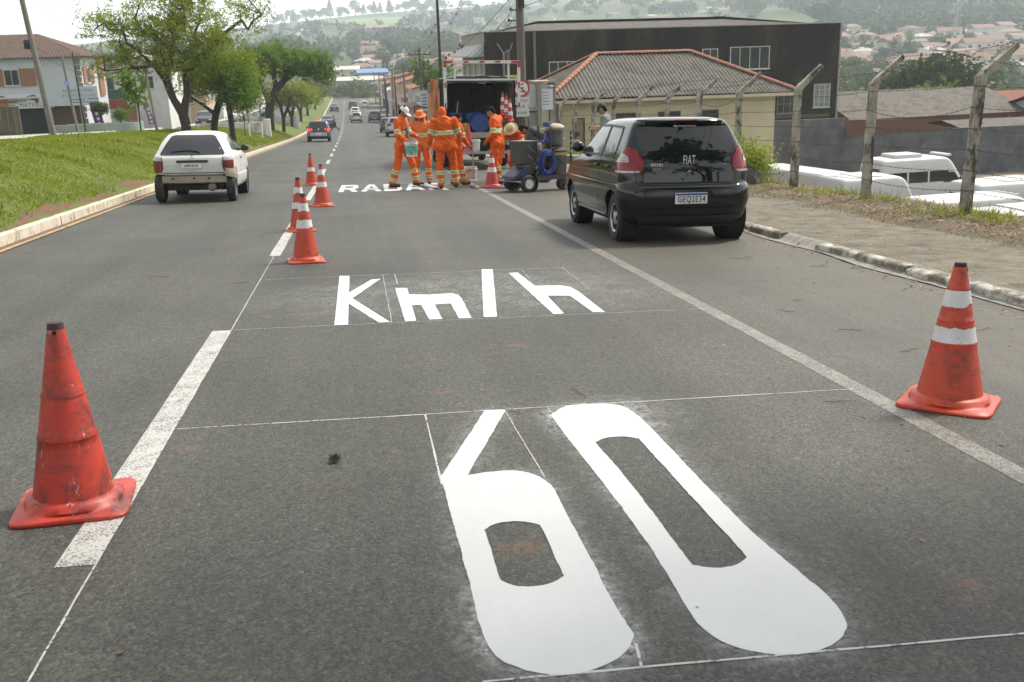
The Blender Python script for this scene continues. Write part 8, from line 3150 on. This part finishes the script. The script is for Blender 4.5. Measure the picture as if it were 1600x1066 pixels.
tree('bare twiggy branches reaching in at the top left corner', (-16.5, 43, Rz(43) + 1.3), [[(0, 0, -.2), (-.2, 0, 2.5), (.1, 0, 4.5), (.5, 0, 6.2)], [(-.2, 0, 2.5), (-.9, 0, 4.5)]], [((.9, 0, 6.9), (1.4, .9, .8), 34)], 260, (.06, .02), LEAF_O, .16, 37, .25, .010, group='trees by the white house', bare=70)
# clipped topiary at the planter
for k, (x, y, rr_, hh, lb) in enumerate(((-17.6, 76.8, .55, 1.15, 'dark clipped cup-shaped bush on the planter wall'), (-16.3, 76.9, .42, .6, 'round green bush on the planter wall'))):
 tree(lb, (x, y, Rz(77) + 1.85), [[(0, 0, -.1), (0, 0, .3), (0, 0, hh * .7)]], [((0, 0, hh), (rr_, rr_, .42), 60)], 2600, (.05, .03), LEAF_D if k == 0 else LEAF_G, .05, 41 + k, .08, .006, group='bushes on the planter', name='bush', jit=.03)
# shrub at the fence beside the black car
tree('bright yellow-green shrub at the fence right of the black car', (8.15, 20.3, verge_z(8.1, 20.3)), [[(0, 0, -.1), (.02, 0, .2), (.1, 0, .4)], [(.02, 0, .2), (-.15, .1, .45)], [(.02, 0, .2), (.25, -.1, .4)]],
     [((0, 0, .50), (.50, .5, .36), 90), ((.35, .2, .34), (.35, .4, .26), 40), ((-.25, 0, .72), (.3, .3, .26), 24)], 5200, (.040, .014), LEAF_S, .03, 45, .09, .005, group=None, name='shrub', jit=.04)
cl = MB().ball((0, 0, 0), (.62, .42, .40), 22)
cl.v = [tuple(Vector(v) * (1 + .28 * noise.noise(Vector(v) * 3.1) + .10 * noise.noise(Vector(v) * 9))) for v in cl.v]
o = cl.build('mossy_stone', mat('mossy_stone', (.055, .048, .038), (.03, .027, .022), 5, .95, .6, 14), None, True)
o.location = (7.92, 20.0, verge_z(7.92, 20.0) + .05)
tag(o, 'dark mossy stone lump under the bright shrub', 'stone')
# trees behind the yard wall and beyond the truck
tree('dense dark round tree behind the yard wall roofs', (62, 101, -9), [[(0, 0, -.2), (0, 0, 2), (.3, 0, 4)], [(0, 0, 2), (-.8, 0, 4)]], [((0, 0, 6.0), (6.0, 4, 3.4), 260)], 24000, (.17, .075), LEAF_D, .35, 51, .6, .03, group='trees in the valley')
tree('smaller green tree left of the dense dark one', (52.0, 84, -8), [[(0, 0, -.2), (0, 0, 2), (.2, 0, 3.4)]], [((0, 0, 4.6), (3.0, 2, 1.3), 90)], 4200, (.2, .08), LEAF_G, .2, 53, .5, .025, group='trees in the valley')
tree('green tree behind the tall notice board beyond the truck', (7.6, 88, gz(7.6, 88)), [[(0, 0, -.2), (0, 0, 2), (.1, 0, 3.2)]], [((0, 0, 4.2), (1.4, 1.2, 1.6), 70), ((-1.2, .5, 5.2), (1.2, 1, 1.3), 40)], 5200, (.13, .06), LEAF_G, .16, 55, .4, .018, group='trees among the far shops')
tree('vine-covered bright green tree right of the notice board', (6.9, 74, gz(6.9, 74)), [[(0, 0, -.2), (0, 0, 2), (.1, 0, 3.0)]], [((.1, 0, 3.2), (.75, .7, 1.1), 60)], 3600, (.10, .05), LEAF_S, .12, 57, .25, .014, group='trees among the far shops')
# the trees behind the photographer, mirrored in the black car
for k, (x, y, h, n_, w_) in enumerate(((9.6, 0.9, 1.38, 300, 5.2), (4.5, -12, 1.3, 110, 5.0), (-7.0, -13, 1.1, 90, 4.8), (15.5, -13, 1.2, 90, 5.0))):
 tree(('street tree arching over the camera from the right verge, outside the picture', 'first tree behind the camera, outside the picture', 'second tree behind the camera, outside the picture', 'third tree behind the camera, outside the picture')[k], (x, y, gz(9, y) if k == 0 else terr(x, y)), [[(0, 0, -.2), (0, 0, 2.4 * h), (-.4, 0, 3.6 * h), (-1.2, 0, 4.6 * h)], [(0, 0, 2.4 * h), (.7, 0, 4.0 * h)]], [((-1.6, 2.4, 6.1 * h), (3.3, 3.0, 1.9 * h), 170)] if k == 0 else [((-1.0, 0, 6.1 * h), (w_, w_, 2.3 * h), n_)], 46 * n_, (.26, .12), LEAF_D, .28, 61 + k, .7, .03, group='trees around the camera')

# ------------------------------------------------------------------ the far hillside: houses, trees, woods
F_ = 1556.0


def crown_mesh(seed, n, w, h, size, mt, conical=False):
 rnd = random.Random(seed)
 vs, fs = [], []
 lobes = [(Vector((rnd.gauss(0, .38) * w, rnd.gauss(0, .38) * w, h * (.55 + rnd.gauss(0, .16)))), rnd.uniform(.3, .55)) for _ in range(7)]
 for i in range(n):
  if conical:
   z = h * rnd.random() ** .8
   r_ = w * .55 * (1 - z / h) ** .8 * rnd.random() ** .4 + .15
   a = rnd.uniform(0, 6.28)
   p = Vector((r_ * math.cos(a), r_ * math.sin(a), z + .1 * h))
  else:
   c, q = rnd.choice(lobes)
   v = Vector((rnd.gauss(0, 1), rnd.gauss(0, 1), rnd.gauss(0, 1))).normalized() * rnd.random() ** .35
   p = c + Vector((v.x * q * w, v.y * q * w, v.z * q * h * .55))
  s = size * rnd.uniform(.6, 1.4)
  u = Vector((rnd.gauss(0, 1), rnd.gauss(0, 1), rnd.gauss(0, .5))).normalized()
  k = u.cross(Vector((rnd.gauss(0, 1), rnd.gauss(0, 1), rnd.gauss(0, 1)))).normalized()
  o = len(vs)
  vs += [p - u * s, p + k * s * .7, p + u * s, p - k * s * .7]
  fs.append((o, o + 1, o + 2, o + 3))
 return vs, fs


HILL_L = [leafmat('hill_leaf_a', [(.022, .040, .014), (.036, .062, .018), (.055, .085, .026)], .2), leafmat('hill_leaf_b', [(.045, .070, .016), (.07, .10, .022), (.10, .13, .035)], .2), leafmat('hill_leaf_c', [(.018, .032, .016), (.028, .046, .020), (.04, .06, .026)], .15)]
CM = []
for i in range(6):
 v_, f_ = crown_mesh(i + 70, 620, 4.2, 7.0, .42, None, i == 5)
 CM.append(MB().add(v_, f_).mesh('crown', HILL_L[i % 3]))
TRK = MB().tube([(0, 0, -1), (0, 0, 2.2), (.2, 0, 3.6)], [.28, .22, .12], 6).mesh('trunk', BARK)


def px_dir(px):
 """bearing of a picture column near the horizon"""
 u = (px - 800) / F_
 return YAW + math.atan(u * math.cos(PITCH) * .985) if False else math.atan2((px - 540.3), F_ * 1.0)


def hill_pt(px, d):
 a = px_dir(px)
 x, y = d * math.sin(a), d * math.cos(a)
 return Vector((x, y, terr(x, y)))


TAKEN = []
rnd = random.Random(99)


def hill_tree(px, d, s, k, label='single tree standing between the houses in the valley', group='single trees in the valley'):
 p = hill_pt(px, d)
 t = thing('valley_tree', label, 'tree', p - Vector((0, 0, .3)), rnd.uniform(0, 6.28), group)
 t.scale = (s, s, s * rnd.uniform(.85, 1.2))
 link('crown', CM[k], t)
 link('trunk', TRK, t)


HW = [mat('hw_%d' % i, c, None, .5, .9) for i, c in enumerate(((.52, .50, .45), (.46, .40, .30), (.58, .57, .54), (.42, .30, .20), (.30, .36, .40), (.55, .46, .36), (.48, .42, .40)))]
HR = [mat('hr_%d' % i, c, tuple(q * .75 for q in c), .8, .9) for i, c in enumerate(((.22, .135, .10), (.26, .17, .13), (.17, .10, .08), (.44, .43, .40), (.17, .16, .145), (.22, .15, .12), (.15, .13, .115)))]


def house_kit(i):
 r_ = random.Random(i + 500)
 w, d, h = r_.uniform(8, 13), r_.uniform(7, 10), r_.choice((3.0, 3.2, 5.6, 3.1))
 rise = r_.uniform(1.2, 2.2)
 wall = MB().box((0, 0, h / 2 - 1.5), (w, d, h + 3))
 hip = r_.random() < .5
 e = .5
 A = [(-w / 2 - e, -d / 2 - e, h), (w / 2 + e, -d / 2 - e, h), (w / 2 + e, d / 2 + e, h), (-w / 2 - e, d / 2 + e, h)]
 q = d * .42 if hip else 0
 rg = [(-w / 2 - e + q, 0, h + rise), (w / 2 + e - q, 0, h + rise)]
 roof = MB()
 roof.add(A + rg, [(0, 1, 5, 4), (2, 3, 4, 5), (1, 2, 5), (3, 0, 4), (3, 2, 1, 0)])
 wins = []
 n = max(2, int(w / 3.2))
 for st_ in range(2 if h > 5 else 1):
  for k in range(n):
   wins.append((-w / 2 + w * (k + .5) / n, -d / 2 - .03, 1.5 + 2.7 * st_))
 return wall.mesh('wall', HW[i % len(HW)]), roof.mesh('roof', HR[(i * 3 + 1) % len(HR)]), wins


KITS = [house_kit(i) for i in range(10)]
WINM = MB().box((0, 0, 0), (1.3, .06, 1.1)).mesh('window', WGLASS)
WC = ['pale', 'tan', 'white', 'ochre', 'bluish', 'peach', 'grey-pink']
RC = ['orange tile', 'light orange tile', 'dark red tile', 'pale sheet', 'grey sheet', 'faded terracotta', 'red tile']


def hill_house(px, d, kit, zone, rz=None, dz=0.0):
 p = hill_pt(px, d)
 for q in TAKEN:
  if (q - p).length < 11:
   return
 TAKEN.append(p)
 wm, rm, wins = KITS[kit]
 t = thing('hillside_house', f'{WC[kit % 7]} house with {RC[(kit * 3 + 1) % 7]} roof {zone}', 'house', p + Vector((0, 0, dz)), rnd.uniform(-.5, .5) if rz is None else rz, f'houses {zone}')
 link('wall', wm, t)
 link('roof', rm, t)
 if d < 560:
  for w_ in wins:
   o = link('window', WINM, t)
   o.location = w_


# right-hand valley, rows of houses between 130 and 620 m
for _ in range(230):
 d = 330 + 290 * rnd.random() ** .9
 px = rnd.uniform(1300, 1640) if rnd.random() < .85 else rnd.uniform(1050, 1320)
 hill_house(px, d, rnd.randrange(10), 'in the valley right of the dark building')
for _ in range(110):
 d = 330 + 420 * rnd.random()
 hill_house(rnd.uniform(555, 780), d, rnd.randrange(10), 'on the slope beyond the end of the street')
for _ in range(150):
 d = 700 + 850 * rnd.random()
 hill_house(rnd.uniform(640, 1180), d, rnd.randrange(10), 'high on the far hillside above the dark building')
for _ in range(26):
 hill_house(rnd.uniform(1280, 1600), 900 + 500 * rnd.random(), rnd.randrange(10), 'high on the far hillside at the right')
for _ in range(10):
 hill_house(rnd.uniform(60, 200), 150 + 150 * rnd.random(), rnd.randrange(10), 'behind the white house at the left')
# trees one can tell apart
for _ in range(130):
 d = 150 + 420 * rnd.random()
 hill_tree(rnd.uniform(1290, 1640), d, rnd.uniform(.55, 1.1) * (1 if d > 200 else .7), rnd.randrange(5))
for _ in range(40):
 d = 300 + 400 * rnd.random()
 hill_tree(rnd.uniform(540, 800), d, rnd.uniform(.8, 1.4), rnd.randrange(5), 'single tree on the slope beyond the end of the street', 'single trees beyond the street end')
for px, d, s, k in ((1290, 640, 2.6, 2), (1283, 650, 2.4, 2), (1300, 655, 2.5, 2)):
 hill_tree(px, d, s, k, 'tall dark tree rising above the dark building corner', 'tall dark trees above the building')
for px in range(1315, 1500, 9):
 hill_tree(px + rnd.uniform(-4, 4), 760 + rnd.uniform(-25, 25), rnd.uniform(1.3, 2.1), rnd.choice((0, 2, 5)), 'tall tree in the row along the right-hand ridge', 'trees along the ridge')
for px in list(range(445, 700, 8)):
 hill_tree(px + rnd.uniform(-4, 4), 1640 + rnd.uniform(-40, 60), rnd.uniform(1.6, 3.0), rnd.choice((0, 2, 5)), 'tree on the far skyline beyond the street', 'trees on the skyline')
for px in (45, 52, 60, 118, 124, 108):
 hill_tree(px, 420 + rnd.uniform(-20, 20), rnd.uniform(2.0, 2.8), rnd.choice((0, 2)), 'hazy tree rising behind the white house roof', 'trees behind the white house')


def woods(name, label, spots, seed, mt, size=1.1, n=60):
 rnd_ = random.Random(seed)
 kits = [crown_mesh(seed * 9 + i, n, 4.4, 7.5, size, None) for i in range(4)]
 vs, fs = [], []
 for (p, s) in spots:
  kv, kf = kits[rnd_.randrange(4)]
  a = rnd_.uniform(0, 6.28)
  ca, sa = math.cos(a) * s, math.sin(a) * s
  o = len(vs)
  vs += [(p.x + v.x * ca - v.y * sa, p.y + v.x * sa + v.y * ca, p.z - 1 + v.z * s) for v in kv]
  fs += [(f[0] + o, f[1] + o, f[2] + o, f[3] + o) for f in kf]
 stuff(MB().add(vs, fs).build(name, mt), label, 'woods')


def spots_in(n, px0, px1, d0, d1, s0, s1, seed, thr=-.05, avoid=True):
 r_ = random.Random(seed)
 out = []
 while len(out) < n:
  p = hill_pt(r_.uniform(px0, px1), d0 + (d1 - d0) * r_.random())
  if noise.noise(Vector((p.x * .012, p.y * .012, seed))) < thr and r_.random() < .85:
   continue
  if avoid and any((q - p).length < 9 for q in TAKEN):
   if r_.random() < .9:
    continue
  out.append((p, r_.uniform(s0, s1)))
 return out


woods('wood', 'mass of trees in the valley at the right', spots_in(240, 1285, 1660, 560, 780, .9, 1.6, 1, -.2), 1, HILL_L[0])
woods('wood', 'bushy green belt below the valley houses at the right', spots_in(150, 1300, 1660, 170, 325, .4, .75, 2, -.9), 2, HILL_L[1], .8, 110)
woods('wood', 'wooded slope beyond the end of the street', spots_in(230, 430, 800, 480, 1200, .8, 1.7, 3, .16), 3, HILL_L[0])
woods('wood', 'dark wood in the middle of the far slope', spots_in(170, 570, 700, 620, 900, 1.0, 1.7, 8, .0), 8, HILL_L[2])
woods('wood', 'tree belts high on the far hillside', spots_in(300, 640, 1640, 900, 1650, 1.0, 2.1, 4, .15), 4, HILL_L[2], 1.4, 44)
woods('wood', 'trees among the roofs of the far hillside', spots_in(150, 650, 1200, 640, 1300, .7, 1.2, 5, -.9), 5, HILL_L[0], 1.1, 44)
woods('wood', 'woods on the ridge above the dark building corner', spots_in(130, 1130, 1340, 780, 1650, 1.1, 2.1, 9, -.9), 9, HILL_L[2], 1.4, 44)
woods('wood', 'hazy woods behind the trees at the left', spots_in(200, -100, 470, 420, 900, 1.0, 2.0, 6, -.5, False), 6, HILL_L[0], 1.3, 44)
# hedge-like green at the end of the street
woods('wood', 'low trees where the street ends in the valley', spots_in(60, 500, 640, 300, 390, .45, .9, 7, -.9), 7, HILL_L[1], .7, 90)
# pale road climbing the far slope, a green field, bare red earth
rows = []
for k in range(40):
 q = k / 39
 d = 620 + 900 * q
 px = 428 + 78 * q + 8 * math.sin(q * 5)
 w = 9
 a = hill_pt(px, d)
 rows.append([(a.x - w / 2, a.y, a.z + 1.3), (a.x + w / 2, a.y, a.z + 1.3)])
struct(MB().grid(rows).build('hill_road', mat('far_road_grey', (.34, .33, .31), None, .1, .9)))
for nm, px0, px1, d0, d1, c in (('field', 515, 640, 1180, 1480, (.13, .19, .045)), ('bare_earth', 535, 615, 1090, 1170, (.30, .13, .075)), ('field_beyond', 700, 790, 1250, 1400, (.14, .18, .05)), ('slope_clearing', 1490, 1545, 800, 900, (.26, .21, .14)), ('paddock', 1312, 1330, 300, 345, (.15, .22, .05))):
 rows = []
 for k in range(9):
  d = d0 + (d1 - d0) * k / 8
  rows.append([tuple(hill_pt(px0 + (px1 - px0) * j / 8 + 6 * noise.noise(Vector((k, j, 1))), d) + Vector((0, 0, 1.6))) for j in range(9)])
 struct(MB().grid(rows).build(nm, mat('m_' + nm, c, tuple(q * .8 for q in c), .02, .95, coord='World')))
# lattice mast on the right hill
ms = thing('lattice_mast', 'thin lattice mast standing above the right-hand slope', 'mast', hill_pt(1521, 520))
for sx in (-1, 1):
 for sy in (-1, 1):
  MB().tube([(sx * 1.3, sy * 1.3, 0), (sx * .5, sy * .5, 26)], .12, 5).build('leg', GALV, ms)
br_ = MB()
for k in range(9):
 z0_, z1_ = 26 * k / 9, 26 * (k + 1) / 9
 w0, w1 = 1.3 - .8 * k / 9, 1.3 - .8 * (k + 1) / 9
 for sy in (-1, 1):
  br_.tube([(-w0, sy * w0, z0_), (w1, sy * w1, z1_)], .07, 4).tube([(w0, sy * w0, z0_), (-w1, sy * w1, z1_)], .07, 4)
br_.build('bracing', GALV, ms)
# the steep pale street on the right-hand hill
rows = []
for k in range(14):
 d = 330 + 190 * k / 13
 a = hill_pt(1560 - .12 * (d - 330) * .25 + 0 * k, d)
 rows.append([(a.x - 4.5, a.y, a.z + .5), (a.x + 4.5, a.y, a.z + .5)])
struct(MB().grid(rows).build('hill_street', mat('far_street_pale', (.50, .49, .46), None, .1, .9)))

# ------------------------------------------------------------------ haze
hz, nt, b = _nt('haze_air')
nt.nodes.remove(b)
pv = nt.nodes.new('ShaderNodeVolumePrincipled')
pv.inputs['Color'].default_value = (0.82, 0.92, 1.0, 1)
pv.inputs['Density'].default_value = 0.00042
pv.inputs['Anisotropy'].default_value = 0.25
nt.links.new(pv.outputs[0], nt.nodes['Material Output'].inputs['Volume'])
hb = MB().box((0, 0, 0), (4900, 4900, 150)).build('haze', hz)
hb.location = (0, 0, 62)
hb['kind'] = 'stuff'
hb.display_type = 'WIRE'
